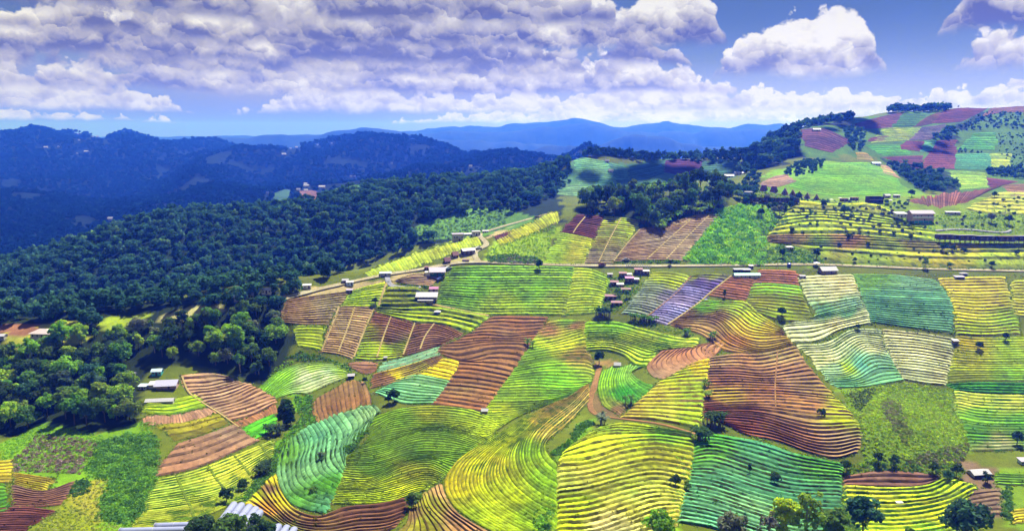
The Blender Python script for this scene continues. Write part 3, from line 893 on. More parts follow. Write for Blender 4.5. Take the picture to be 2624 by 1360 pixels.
field(B2, 'brown bedded plot left of the long green-roofed shed', [[(1218, 60), (1290, 66), (1345, 76)], [(1102, 150), (1200, 166), (1298, 180)]], 9, A(160, 104, 70), DKR, .45)
field(B3, 'brown bedded plot right of the long green-roofed shed', [[(50, 24), (140, 27), (232, 32)], [(12, 88), (120, 91), (238, 101)]], 6, A(160, 106, 74), DKR, .5)
# ---- east block
field(B3, 'cream and teal striped plot below the grey-roofed house', [[(242, 60), (380, 52), (510, 49)], [(282, 160), (420, 152), (543, 140)], [(326, 252), (420, 227), (563, 190)], [(170, 305), (330, 291), (450, 272), (590, 240)], [(207, 384), (330, 380), (450, 322), (603, 288)]], 22, PALE, A(112, 116, 52), .5, crop=.12,
      anchors=[(300, 90, PALE), (480, 90, PALE), (400, 150, PALE), (480, 200, A(140, 185, 140)), (380, 235, TEAL), (500, 240, TEAL), (560, 250, PALE), (250, 320, PALE), (300, 365, PALE), (450, 300, PALE), (560, 285, PALE)])
field(B3, 'large blue-green cabbage plot right of the cream stripes', [[(516, 47), (720, 52), (928, 75)], [(548, 130), (780, 141), (988, 150)], [(582, 211), (800, 231), (1016, 241)], [(606, 284), (800, 311), (1013, 334)]], 24, A(96, 158, 108), A(70, 92, 60), .4, crop=.14,
      anchors=[(600, 70, A(126, 180, 112)), (850, 80, A(130, 180, 126)), (650, 180, A(98, 160, 108)), (900, 180, A(98, 162, 112)), (750, 280, A(98, 162, 112)), (950, 300, A(114, 176, 126))])
field(B3, 'cream to teal plot with rows rising over a hump', [[(226, 402), (380, 391), (500, 328), (645, 322)], [(292, 451), (420, 441), (540, 372), (668, 381)], [(352, 530), (470, 521), (580, 432), (690, 442)], [(392, 580), (520, 571), (630, 512), (725, 511)], [(432, 614), (560, 610), (680, 592), (768, 576)]], 20, PALE, A(96, 130, 60), .45, crop=.12,
      anchors=[(280, 410, PALE), (500, 340, A(200, 215, 150)), (620, 335, PALE), (400, 450, PALE), (600, 400, PALE), (420, 530, A(150, 200, 150)), (560, 500, A(120, 190, 150)), (480, 520, YG2), (500, 600, TEAL), (700, 570, TEAL), (660, 520, A(130, 190, 140))])
field(B3, 'cream striped plot left of the small stilted hut', [[(657, 322), (840, 342), (1028, 370)], [(692, 431), (850, 441), (1008, 471)], [(766, 572), (870, 590), (974, 600)]], 18, PALE, A(120, 112, 60), .5, crop=.12)
field(B3, 'yellow-green terraced plot below the bend of the east road', [[(947, 68), (1100, 62), (1274, 60)], [(1012, 181), (1150, 191), (1308, 181)], [(1027, 261), (1180, 276), (1328, 257)], [(1032, 345), (1180, 352), (1350, 342)]], 19, A(196, 200, 80), A(116, 96, 50), .5, crop=.14,
      anchors=[(1100, 80, A(200, 196, 100)), (1250, 150, A(196, 190, 90)), (1100, 220, A(200, 200, 70)), (1150, 310, YG2), (1300, 300, YG2)])
field(B3, 'narrow yellow-green plot at the right edge beyond the gully', [[(1312, 82), (1380, 78), (1730, 80)], [(1325, 245), (1390, 256), (1740, 262)]], 12, A(190, 194, 84), A(110, 100, 52), .5)
field(B3, 'olive-yellow plot with two dark round trees at the right edge', [[(1036, 356), (1200, 367), (1730, 352)], [(1012, 471), (1200, 481), (1730, 471)], [(988, 588), (1180, 576), (1730, 590)]], 18, A(176, 186, 36), A(120, 140, 36), .3, crop=.2,
      anchors=[(1100, 370, A(190, 180, 50)), (1400, 400, YG2), (1100, 480, A(180, 185, 50)), (1350, 480, YG2), (1050, 570, OLIVE), (1350, 560, LIME)])
field(B3, 'dark green hedge-like rows between two plots at the right edge', [[(995, 600), (1200, 592), (1730, 606)], [(1030, 628), (1200, 644), (1730, 654)]], 4, A(70, 140, 24), A(40, 80, 20), .5, crop=.4)
field(B3, 'pale to dark green striped plot at the right edge', [[(1032, 634), (1200, 652), (1730, 662)], [(1037, 741), (1220, 771), (1730, 771)], [(1077, 841), (1250, 851), (1730, 851)], [(1112, 930), (1240, 931), (1320, 926), (1730, 912)]], 19, A(190, 215, 120), A(66, 110, 28), .45, crop=.15,
      anchors=[(1100, 660, A(205, 222, 120)), (1350, 680, A(200, 220, 130)), (1150, 760, A(120, 180, 60)), (1350, 780, A(110, 175, 60)), (1150, 840, A(90, 150, 50)), (1350, 850, A(110, 150, 60)), (1250, 910, A(170, 165, 110))])
field(B3, 'brown soil bank above the oval lime terraces', [[(475, 1062), (640, 1038), (820, 1043), (945, 1060)], [(468, 1104), (640, 1112), (840, 1112), (935, 1082)]], 3, A(140, 100, 82), A(90, 64, 50), .5, crop=.05)
field(B3, 'oval lime-green terraces at the lower right', [[(468, 1108), (700, 1120), (880, 1108), (970, 1072)], [(472, 1166), (700, 1172), (920, 1152), (1040, 1082)], [(482, 1222), (750, 1232), (980, 1192), (1130, 1122)], [(522, 1292), (760, 1292), (960, 1262), (1095, 1192)], [(602, 1410), (800, 1410), (1000, 1380), (1200, 1310)]], 14, YG, A(70, 110, 24), .6, crop=.25,
      anchors=[(600, 1130, A(200, 206, 70)), (900, 1130, YG2), (600, 1200, A(200, 210, 80)), (850, 1220, YG), (1050, 1120, YG), (700, 1290, YG), (950, 1270, YG), (900, 1350, LIME)])
field(B3, 'small grey-brown plot with curved furrows by the white shed', [[(1095, 1140), (1170, 1128), (1250, 1122)], [(1110, 1200), (1180, 1190), (1250, 1180)], [(1145, 1252), (1200, 1250), (1245, 1248)]], 6, A(140, 112, 90), A(88, 66, 52), .3, crop=.05)
field(B3, 'small green plot right of the white shed', [[(1235, 1045), (1330, 1050), (1710, 1060)], [(1232, 1095), (1330, 1102), (1710, 1105)]], 5, GRN, DKG, .3)
field(B3, 'small yellow plot in the lower right corner', [[(1310, 1240), (1370, 1225), (1720, 1215)], [(1325, 1300), (1380, 1290), (1730, 1290)]], 5, A(200, 190, 70), A(120, 100, 50), .3)
# ---- south-west: wave of cabbages and its neighbours
field(B1, 'pale green pasture plot below the forest edge', [[(132, 612), (230, 532), (350, 492), (480, 487), (560, 502)], [(167, 641), (260, 562), (360, 512), (500, 500), (588, 538)], [(217, 665), (300, 641), (370, 640), (480, 592), (600, 550)]], 13, A(206, 222, 150), A(120, 170, 40), .3, crop=.12,
      anchors=[(180, 600, A(150, 210, 70)), (260, 560, A(160, 215, 80)), (400, 500, A(190, 215, 120)), (350, 570, PALE), (450, 560, PALE), (560, 530, A(190, 215, 120))])
field(B1, 'ploughed tan-brown slope with furrows running downhill', [[(392, 690), (396, 740), (421, 790)], [(482, 640), (490, 700), (502, 760)], [(590, 582), (600, 642), (612, 716)], [(660, 602), (680, 652), (690, 696)]], 12, A(165, 124, 76), A(96, 72, 44), .45, crop=.08)
field(B1, 'small bare brown patch by the dark-roofed hut', [[(586, 492), (650, 486), (720, 492)], [(600, 520), (660, 545), (712, 532)]], 3, A(160, 116, 88), A(120, 90, 66), .15, crop=.04)
field(B1, 'teal cabbage plot with rows like standing waves', [[(250, 910), (216, 1000), (226, 1090), (272, 1180), (360, 1226), (470, 1246)], [(312, 850), (332, 930), (312, 1010), (322, 1090), (400, 1150), (492, 1182)], [(402, 800), (442, 870), (432, 950), (442, 1030), (505, 1080), (535, 1092)],
    [(502, 760), (560, 850), (541, 920), (550, 985), (560, 1012)], [(602, 726), (641, 800), (590, 860), (571, 905), (570, 950)], [(700, 706), (733, 736), (702, 772), (690, 792)]], 22, TEAL, A(40, 70, 22), .7, crop=.18, bedw=.68,
    anchors=[(250, 950, A(124, 186, 96)), (230, 1080, TEAL), (420, 840, TEAL), (560, 780, A(134, 198, 130)), (680, 730, A(150, 205, 140)), (400, 1000, A(116, 182, 120)), (520, 900, TEAL), (350, 1180, A(104, 172, 104)), (470, 1210, A(96, 166, 104)), (480, 1120, A(80, 150, 60))])
field(B1, 'brown curved terraces with yellow strips above the plastic tunnels', [[(210, 1056), (235, 1140), (300, 1222), (420, 1264), (560, 1217), (720, 1202), (858, 1172)], [(140, 1112), (200, 1200), (300, 1290), (450, 1312), (620, 1282), (760, 1272), (868, 1236)], [(62, 1202), (160, 1252), (300, 1342), (450, 1374), (620, 1352), (750, 1342), (800, 1322)]], 8, A(150, 104, 70), A(90, 62, 44), .5, crop=.08,
    anchors=[(220, 1090, YEL), (250, 1180, YEL), (180, 1130, BROWN2), (120, 1150, A(190, 190, 30)), (170, 1230, A(210, 150, 50)), (260, 1290, BROWN2), (240, 1320, A(220, 230, 20)), (400, 1290, BROWN), (600, 1240, A(140, 90, 66)), (800, 1200, A(140, 90, 66)), (700, 1310, BROWN2)])
field(B1, 'brown and olive terraces at the foot of the hill spur', [[(1042, 1096), (1062, 1160), (1130, 1250), (1292, 1348)], [(962, 1150), (990, 1220), (1070, 1302), (1120, 1356)], [(882, 1240), (872, 1290), (852, 1320), (812, 1348)]], 12, A(165, 130, 80), A(96, 76, 48), .45, crop=.08,
    anchors=[(1060, 1140, A(190, 150, 100)), (1150, 1280, A(180, 135, 95)), (1000, 1200, A(150, 150, 50)), (900, 1270, A(140, 110, 70)), (960, 1300, A(160, 160, 50))])
# ---- far south-west
field(B0, 'fan-shaped pink-brown plot with wide raised beds', [[(917, 555), (1000, 547), (1080, 546), (1163, 566)], [(930, 605), (1040, 600), (1110, 586), (1182, 577)], [(990, 650), (1080, 640), (1180, 612), (1232, 592)], [(1060, 710), (1180, 680), (1300, 622)], [(1110, 746), (1230, 712), (1372, 662)], [(1160, 780), (1270, 752), (1385, 692)]],
    15, A(196, 156, 124), A(112, 78, 60), .5, crop=.05)
field(B0, 'small yellow-green plot below the long white shed', [[(737, 696), (880, 674), (985, 652)], [(716, 738), (860, 748), (1036, 706)]], 4, A(170, 195, 36), A(90, 130, 30), .35, crop=.2)
field(B0, 'curved pale brown bed strip with cross furrows', [[(720, 763), (724, 790)], [(850, 756), (850, 800)], [(960, 741), (985, 774)], [(1066, 717), (1088, 738)]], 24, A(190, 146, 120), A(150, 110, 88), .15, crop=.03, seg=2)
field(B0, 'dry olive strip between two brown plots', [[(800, 802), (940, 790), (1100, 748)], [(880, 880), (1000, 852), (1152, 792)]], 3, A(140, 140, 50), A(110, 100, 50), .2, crop=.15)
field(B0, 'bare grey-brown plot with a low ridge across it', [[(890, 898), (1040, 852), (1188, 797)], [(830, 980), (1020, 935), (1240, 845)], [(790, 1060), (1000, 1012), (1298, 882)]], 4, A(162, 124, 98), A(120, 90, 72), .35, crop=.05)
field(B0, 'narrow orange-brown strip above the bright grass square', [[(1168, 790), (1205, 815)], [(1270, 756), (1300, 776)], [(1384, 702), (1392, 735)]], 18, A(176, 124, 84), A(130, 90, 62), .15, crop=.03, seg=2)
field(B0, 'bright green grass square beside the tall dark bamboo', [[(1218, 822), (1300, 782), (1384, 748)], [(1288, 872), (1340, 842), (1390, 812)]], 4, A(90, 190, 24), A(80, 160, 24), .12, crop=.15)
field(B0, 'green and cream striped plot split by grassy paths at lower left', [[(787, 1081), (960, 1041), (1150, 971), (1372, 882)], [(722, 1211), (930, 1181), (1130, 1131), (1364, 982)], [(660, 1342), (830, 1322), (980, 1277), (1220, 1182)]], 24, A(205, 216, 110), A(76, 110, 24), .45, crop=.14)
field(B0, 'short yellow-brown bedded plot in the lower left', [[(66, 1046), (180, 1061), (273, 1076)], [(71, 1100), (140, 1119), (214, 1135)]], 7, A(186, 170, 60), A(130, 100, 50), .35)
field(B0, 'yellow bedded corner plot at the left edge', [[(-240, 985), (0, 985), (66, 975)], [(-240, 1095), (0, 1095), (50, 1090)]], 7, A(186, 176, 70), A(120, 110, 50), .35)
field(B0, 'purplish brown plot below the yellow-brown beds', [[(62, 1106), (215, 1137), (372, 1086)], [(70, 1214), (200, 1212), (308, 1200)]], 9, A(140, 98, 80), A(92, 62, 54), .3, crop=.05)
field(B0, 'dark maroon ploughed plot in the lower left corner', [[(-240, 1258), (80, 1218), (275, 1234)], [(-240, 1400), (60, 1390), (110, 1345)]], 16, A(116, 70, 64), A(70, 42, 40), .3, crop=.05)
field(B0, 'green strip plot at the lower left edge', [[(-240, 1095), (0, 1095), (26, 1105)], [(-240, 1245), (0, 1242), (46, 1212)]], 8, A(90, 140, 50), A(60, 84, 40), .3)
# ---- above the road
field(M2, 'dark maroon plot below the dense grove', [[(556, 731), (640, 736), (724, 743)], [(456, 836), (560, 851), (660, 876)]], 13, A(120, 66, 60), A(70, 40, 38), .4, crop=.06)
field(M2, 'yellow-green hillside plot above the road beside the thicket', [[(451, 842), (550, 861), (655, 884)], [(352, 1030), (480, 1031), (599, 1033)]], 15, YG, A(120, 150, 30), .3, crop=.15, anchors=[(430, 900, A(180, 215, 20)), (400, 1000, A(170, 210, 20)), (560, 920, A(196, 206, 70)), (550, 1000, A(190, 200, 70)), (640, 900, YG)])
field(M2, 'striped plot shading from yellow-green to tan below the grove', [[(732, 746), (830, 751), (943, 769)], [(604, 1028), (690, 1029), (775, 1031)]], 24, YG2, A(110, 84, 54), .4, crop=.08, anchors=[(780, 780, YG), (880, 790, YG), (760, 850, A(170, 180, 70)), (720, 930, A(176, 166, 96)), (660, 1000, A(176, 146, 104)), (760, 980, A(176, 150, 110))])
field(M2, 'tan terraced plot crossed by pale footpaths above the road', [[(946, 822), (1130, 784), (1290, 737), (1428, 731)], [(780, 1020), (900, 1012), (1050, 1009), (1198, 1011)]], 24, A(196, 164, 128), A(112, 80, 62), .4, crop=.06)
field(M1, 'yellow-green strip with cross rows on the crest beyond the road', [[(822, 1096), (848, 1120)], [(1052, 1000), (1092, 1060)], [(1300, 920), (1334, 972)], [(1510, 866), (1532, 905)]], 44, A(186, 204, 90), A(130, 150, 50), .3, crop=.1, seg=2)
field(M2, 'yellow strip with dark cross rows beside the climbing road', [[(60, 890), (82, 915)], [(160, 832), (200, 870)], [(300, 772), (340, 812)], [(430, 712), (442, 760)]], 26, A(196, 200, 70), A(110, 110, 40), .3, crop=.1, seg=2)
field(M2, 'small plum-dark plot beside the climbing road', [[(48, 864), (100, 848), (150, 835)], [(70, 892), (120, 872), (160, 846)]], 3, A(110, 50, 62), A(80, 36, 46), .2, crop=.04)
field(M1, 'small tan bedded plot inside the road loop', [[(1003, 1140), (1130, 1101), (1275, 1110)], [(1012, 1147), (1100, 1162), (1218, 1170)]], 7, A(190, 150, 116), A(96, 62, 50), .35, crop=.05)
field(M3, 'upper grass terraces dotted with shrubs above the road', [[(305, 692), (500, 716), (740, 708), (885, 765)], [(232, 760), (500, 768), (740, 791), (960, 832)], [(150, 850), (400, 816), (700, 841), (1130, 882)], [(112, 905), (300, 891), (700, 891), (1140, 942)]], 8, A(190, 205, 28), A(84, 104, 24), .9, crop=.3, part='terrace')
field(M3, 'lower grass terraces along the road with a bare earth band', [[(112, 912), (300, 902), (700, 906), (1150, 957), (1500, 960)], [(122, 950), (350, 962), (700, 972), (1150, 992), (2090, 985)], [(350, 987), (700, 1012), (1150, 1042), (2090, 1042)], [(462, 1074), (700, 1076), (1100, 1100), (2090, 1114)]], 7, A(186, 200, 30), A(90, 104, 28), .9, crop=.3, part='terrace',
      anchors=[(250, 930, A(205, 160, 90)), (600, 935, A(200, 150, 80)), (1000, 960, A(196, 170, 60)), (400, 990, YG2), (900, 1020, YG), (1300, 1050, A(205, 190, 60)), (1600, 1000, YG2), (1500, 1090, YG2), (700, 1060, YG2)])
field(M3, 'pale terraced orchard at the right edge above the huts', [[(1500, 660), (1600, 640), (2090, 660)], [(1380, 715), (1560, 720), (2090, 740)], [(1330, 740), (1520, 770), (2090, 790)]], 6, A(196, 200, 100), A(110, 120, 50), .6, crop=.3, part='terrace')

# ------------------------------------------------------------------ wooded mountains, far ranges and the valley floor
def mat_mountain(name, a, b, c, sc):
    m, t, out = new_mat(name)
    g = t.add('ShaderNodeNewGeometry').outputs['Position']
    n1 = t.noise(g, sc, 6, .6)
    n2 = t.noise(g, sc * 9, 4, .6)
    col = t.mix(t.ramp(n2, (.3, .7)), a + (1,), b + (1,))
    col = t.mix(t.ramp(n1, (.60, .72)), col, c + (1,))
    principled(t, out, col, .95, .05, n2, .6, 8.0)
    return m


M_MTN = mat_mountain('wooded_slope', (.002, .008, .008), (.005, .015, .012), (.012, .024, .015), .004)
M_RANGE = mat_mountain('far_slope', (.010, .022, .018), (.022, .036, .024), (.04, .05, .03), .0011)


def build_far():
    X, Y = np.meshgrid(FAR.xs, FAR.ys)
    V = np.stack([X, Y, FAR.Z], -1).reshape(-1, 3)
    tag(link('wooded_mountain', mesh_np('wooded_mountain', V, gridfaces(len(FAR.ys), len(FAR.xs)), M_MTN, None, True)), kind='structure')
    # valley floor to the horizon
    zf = CAMZ - 270
    n = 90
    u = np.linspace(-1, 1, n)
    X, Y = np.meshgrid(u * 12200, np.linspace(700, 11900, n))
    Z = zf + 60 * fbm(X / 2500, Y / 2500, 70, 4) - 40
    V = np.stack([X, Y, Z], -1).reshape(-1, 3)
    tag(link('valley_floor', mesh_np('valley_floor', V, gridfaces(n, n), M_RANGE, None, True)), kind='structure')
    # ranges: crest line by photo position and distance
    for k, (Yc, wid, crest) in enumerate([
            (3900, 330, [(1200, 420), (1330, 395), (1400, 372), (1450, 364), (1530, 372), (1600, 392), (1720, 420)]),
            (4400, 380, [(1400, 410), (1520, 378), (1580, 352), (1636, 337), (1690, 345), (1760, 362), (1850, 385), (2000, 400)]),
            (5100, 450, [(-200, 390), (300, 380), (480, 362), (560, 350), (640, 346), (700, 338), (800, 342), (860, 330), (940, 322), (1000, 326), (1060, 338), (1150, 352), (1300, 360), (1500, 372), (2100, 372)]),
            (5900, 540, [(900, 360), (1100, 336), (1200, 330), (1300, 334), (1400, 318), (1490, 312), (1560, 328), (1660, 334), (1760, 336), (1900, 328), (2100, 332), (2700, 330)]),
            (7000, 660, [(-300, 352), (400, 346), (800, 340), (1080, 330), (1160, 318), (1250, 322), (1330, 310), (1400, 308), (1480, 300), (1540, 306), (1600, 320), (1690, 314), (1712, 308), (1760, 318), (1850, 320), (1960, 315), (2100, 318), (2300, 312), (2900, 316)])]):
        nx, ny = 460, 52
        c = smoothline(crest, nx)
        c[:, 1] += 9 * fbm(c[:, 0] / 55, c[:, 0] * 0 + k, 85 + k, 4) + 3 * fbm(c[:, 0] / 14, c[:, 0] * 0 + k, 86 + k, 3)
        a, b = rays(c[:, 0], c[:, 1])
        ty = np.linspace(-1.6, 1.6, ny)
        Y = Yc + ty[:, None] * wid * np.ones((1, nx))
        X = (a * Yc)[None] * np.ones((ny, 1)) + 0.25 * wid * fbm(a[None] * 30 + ty[:, None], ty[:, None] * 2 + 7, 80 + k, 3)
        top = CAMZ + b * Yc - (zf - 90)
        ridge = 1 - np.abs(2 * (vnoise(X / (wid * .5), Y / (wid * .9), 90 + k)) - 1)
        shp = np.exp(-(ty[:, None] ** 2) * 2.2) * (1 - .32 * (ridge * np.abs(ty[:, None]) ** .5))
        Z = zf - 90 + top[None] * shp + top[None] * .10 * np.minimum(np.abs(ty[:, None]) * 3, 1) * fbm(X / (wid * .3), Y / (wid * .3), 95 + k, 5)
        V = np.stack([X, Y, Z], -1).reshape(-1, 3)
        tag(link('mountain_range', mesh_np('mountain_range', V, gridfaces(ny, nx), M_RANGE, None, True)), kind='structure')


build_far()

# ------------------------------------------------------------------ haze: one closed box of bluish air
def build_haze():
    x0, x1, y0, y1, z0, z1 = -12500, 12500, -600, 12200, CAMZ - 460, CAMZ + 200
    V = [(x, y, z) for z in (z0, z1) for y in (y0, y1) for x in (x0, x1)]
    F = [[0, 2, 3, 1], [4, 5, 7, 6], [0, 1, 5, 4], [2, 6, 7, 3], [0, 4, 6, 2], [1, 3, 7, 5]]
    m, t, out = new_mat('hazy_air')
    v = t.add('ShaderNodeVolumePrincipled')
    v.inputs['Color'].default_value = HAZE_COL + (1,)
    v.inputs['Absorption Color'].default_value = (1, 1, 1, 1)
    v.inputs['Density'].default_value = HAZE_DENS
    v.inputs['Anisotropy'].default_value = 0.35
    t.l.new(v.outputs[0], out.inputs['Volume'])
    tag(link('haze', mesh_np('haze', V, F, m)), 'clear bluish air that veils the far mountains', 'haze', kind='stuff')


HAZE_COL = (0.026, 0.11, 1.0)
HAZE_DENS = 2.9e-4
build_haze()


# ------------------------------------------------------------------ leaves, bark and tree meshes
def mat_leaf(name, objcol=True, palette=None):
    m, t, out = new_mat(name)
    at = t.add('ShaderNodeAttribute', attribute_name='Col')
    oi = t.add('ShaderNodeObjectInfo')
    if objcol:
        c = oi.outputs['Color']
    else:
        r = oi.outputs['Random']
        ln = t.noise(oi.outputs['Location'], .035, 3, .6)
        r = t.math('ADD', t.math('MULTIPLY', r, .62), t.math('MULTIPLY_ADD', ln, 1.5, -.52), clamp=True)
        c = t.mix(t.ramp(r, (0.0, .55)), palette[0] + (1,), palette[1] + (1,))
        c = t.mix(t.ramp(r, (.72, 1.0)), c, palette[2] + (1,))
    c = t.mix(1.0, c, at.outputs['Color'], 'MULTIPLY')
    d = t.add('ShaderNodeBsdfDiffuse')
    t.set(d.inputs[0], c)
    tr = t.add('ShaderNodeBsdfTranslucent')
    t.set(tr.inputs[0], t.mix(1.0, c, (1.15, 1.25, .6, 1), 'MULTIPLY'))
    mx = t.add('ShaderNodeMixShader')
    mx.inputs[0].default_value = .40
    t.l.new(d.outputs[0], mx.inputs[1])
    t.l.new(tr.outputs[0], mx.inputs[2])
    t.l.new(mx.outputs[0], out.inputs[0])
    return m


M_LEAF = mat_leaf('leaves')
M_LEAF_MID = mat_leaf('leaves_far_wood', False, ((.016, .055, .050), (.045, .115, .078), (.13, .24, .10)))  # some blue of the distant haze is mixed into these greens
M_LEAF_FAR = mat_leaf('leaves_mountain_wood', False, ((.002, .012, .018), (.005, .024, .030), (.014, .046, .042)))  # leaf colours pushed to blue, painting in part of the mountain haze
M_BARK = mat_plain('bark', (.10, .075, .055), .95, .1, .6, 3.0)
M_BARK_PALE = mat_plain('pale_bark', (.30, .27, .23), .9, .1, .5, 3.0)


def leaf_quads(P, N, size, rg, aspect=1.5):
    n = len(P)
    a = rg.normal(size=(n, 3))
    T = np.cross(N, a)
    T /= np.linalg.norm(T, axis=1, keepdims=True) + 1e-9
    Bv = np.cross(N, T)
    s = (size * rg.uniform(.6, 1.35, n))[:, None]
    V = np.stack([P - T * s * aspect * .5 - Bv * s * .18, P + Bv * s * .5 - N * s * .05, P + T * s * aspect * .5 + Bv * s * .12, P - Bv * s * .5 - N * s * .12], 1)
    F = np.arange(n * 4).reshape(-1, 4)
    return V.reshape(-1, 3), F


def crown_geom(seed, rx, rz, zc, nl, leaf, lobes, flat=.55, rough=.5, inner=.12):
    """leaf faces spread over many overlapping clumps, gaps between the clumps"""
    rg = np.random.default_rng(seed)
    L = []
    for i in range(lobes):
        d = rg.normal(size=3)
        d /= np.linalg.norm(d)
        if d[2] < -.7:
            d[2] *= -.6
        f = rg.uniform(.45, .98)
        r = rg.uniform(.24, .46) * rx * (1.15 - .35 * f)
        L.append((d[0] * rx * f * .82, d[1] * rx * f * .82, zc + d[2] * rz * f * .85, r))
    L.append((0, 0, zc, rx * .5))
    L = np.array(L)
    w = L[:, 3] ** 2
    k = rg.choice(len(L), nl, p=w / w.sum())
    D = rg.normal(size=(nl, 3))
    D /= np.linalg.norm(D, axis=1, keepdims=True)
    D[:, 2] = np.where(D[:, 2] < -.65, -D[:, 2] * .7, D[:, 2])
    D /= np.linalg.norm(D, axis=1, keepdims=True)
    rad = L[k, 3] * np.where(rg.random(nl) < inner, rg.uniform(.3, .8, nl), rg.uniform(.82, 1.12, nl))
    P = L[k, :3] + D * rad[:, None] * np.array([1, 1, flat + .25])
    N = D + rg.normal(0, rough, (nl, 3)) + np.array([0, 0, .3])
    N /= np.linalg.norm(N, axis=1, keepdims=True)
    V, F = leaf_quads(P, N, leaf, rg)
    c = rg.uniform(.7, 1.3, nl) * rg.uniform(.8, 1.2, len(L))[k]
    C = np.repeat(c, 4)[:, None] * (1 + np.repeat(rg.normal(0, .08, (nl, 3)), 4, 0))
    return V, F, np.clip(C, .2, 2), L


def tube(path, rad, n=6):
    path = np.asarray(path, float)
    V = []
    for i, p in enumerate(path):
        d = path[min(i + 1, len(path) - 1)] - path[max(i - 1, 0)]
        d /= np.linalg.norm(d) + 1e-9
        a = np.cross(d, (0.3, 1, 0.1))
        a /= np.linalg.norm(a)
        b = np.cross(d, a)
        for k in range(n):
            t = 2 * math.pi * k / n
            V.append(p + rad[i] * (math.cos(t) * a + math.sin(t) * b))
    F = []
    for i in range(len(path) - 1):
        for k in range(n):
            F.append([i * n + k, i * n + (k + 1) % n, (i + 1) * n + (k + 1) % n, (i + 1) * n + k])
    F.append(list(range(n))[::-1])
    F.append([(len(path) - 1) * n + k for k in range(n)])
    return V, F


class MB:
    """collects boxes, tubes and loose polygons into one mesh"""
    def __init__(self):
        self.V, self.F = [], []

    def add(self, V, F):
        o = len(self.V)
        self.V += [tuple(map(float, v)) for v in V]
        self.F += [[o + i for i in f] for f in F]
        return self

    def box(self, x0, x1, y0, y1, z0, z1):
        V = [(x, y, z) for z in (z0, z1) for y in (y0, y1) for x in (x0, x1)]
        return self.add(V, [[0, 2, 3, 1], [4, 5, 7, 6], [0, 1, 5, 4], [2, 6, 7, 3], [0, 4, 6, 2], [1, 3, 7, 5]])

    def slab(self, P, th):
        """polygon P (top face, counter-clockwise from above) thickened downward"""
        n = len(P)
        V = list(P) + [(p[0], p[1], p[2] - th) for p in P]
        F = [list(range(n)), [n + i for i in range(n)][::-1]] + [[i, n + i, n + (i + 1) % n, (i + 1) % n] for i in range(n)]
        return self.add(V, F)

    def tube(self, path, rad, n=6):
        return self.add(*tube(path, rad, n))

    def build(self, name, mat, parent=None, loc=None, smooth=False):
        return link(name, mesh_np(name, np.array(self.V), self.F, mat, None, smooth), parent, loc)

    def mesh(self, name, mat):
        return mesh_np(name, np.array(self.V), self.F, mat)


def trunk_mesh(seed, h, r, L, mat, nlimb=5):
    rg = np.random.default_rng(seed + 900)
    mb = MB()
    wob = rg.normal(0, .12, (4, 2))
    path = [(0, 0, -.6), (wob[0, 0] * .3, wob[0, 1] * .3, h * .25), (wob[1, 0] * .7, wob[1, 1] * .7, h * .55), (wob[2, 0], wob[2, 1], h * .85)]
    mb.tube(path, [r * 1.35, r, r * .8, r * .4])
    o = np.argsort(-L[:, 3])[:nlimb + 1]
    for i in o:
        e = L[i, :3]
        s = np.array(path[2]) * rg.uniform(.75, 1.0)
        m = (s + e) / 2 + np.array([0, 0, .3])
        mb.tube([s, m, e], [r * .5, r * .33, r * .12], 5)
    return mb.mesh('trunk', mat)


TREES = {}


def make_tree_kind(kind, seed, rx, rz, h, nl, leaf, lobes, mat=M_LEAF, bark=M_BARK, tr=.22, **kw):
    V, F, C, L = crown_geom(seed, rx, rz, h - rz * 1.0, nl, leaf, lobes, **kw)
    TREES[kind] = (trunk_mesh(seed, h - rz * .7, tr, L, bark), mesh_np('crown', V, F, mat, C))


for i, (rx, rz, h) in enumerate([(4.3, 3.6, 10.0), (3.5, 4.4, 11.5), (5.0, 3.3, 9.5), (3.0, 3.2, 8.0), (4.0, 4.8, 13.0), (3.8, 3.0, 8.5)]):
    make_tree_kind('broad%d' % i, 11 + i, rx, rz, h, 1500, .62, 22)
    make_tree_kind('mid%d' % i, 31 + i, rx, rz, h, 420, 1.05, 16)
for i in range(3):
    make_tree_kind('small%d' % i, 51 + i, 1.55, 1.5, 3.4, 420, .34, 11, tr=.09)
for i in range(3):
    make_tree_kind('shrub%d' % i, 61 + i, 1.5, .95, 1.7, 360, .34, 9, tr=.06)
for i in range(2):
    make_tree_kind('airy%d' % i, 71 + i, 3.0, 4.2, 10.0, 420, .5, 13, bark=M_BARK_PALE, tr=.16)
for i in range(2):
    make_tree_kind('tall%d' % i, 81 + i, 2.3, 6.2, 14.0, 1300, .6, 26, tr=.24)


def blade(base, yaw, length, rise, width, droop, n=6):
    V, F = [], []
    for i in range(n + 1):
        t = i / n
        x = length * t
        z = rise * math.sin(t * math.pi * droop) * 1.0
        w = width * (math.sin(math.pi * (.08 + .90 * t)) ** .7) * .5
        for s in (-1, 0, 1):
            lx, ly, lz = x, s * w, z - abs(s) * w * .35
            V.append((base[0] + lx * math.cos(yaw) - ly * math.sin(yaw), base[1] + lx * math.sin(yaw) + ly * math.cos(yaw), base[2] + lz))
    for i in range(n):
        for s in (0, 1):
            a = i * 3 + s
            F.append([a, a + 3, a + 4, a + 1])
    return V, F


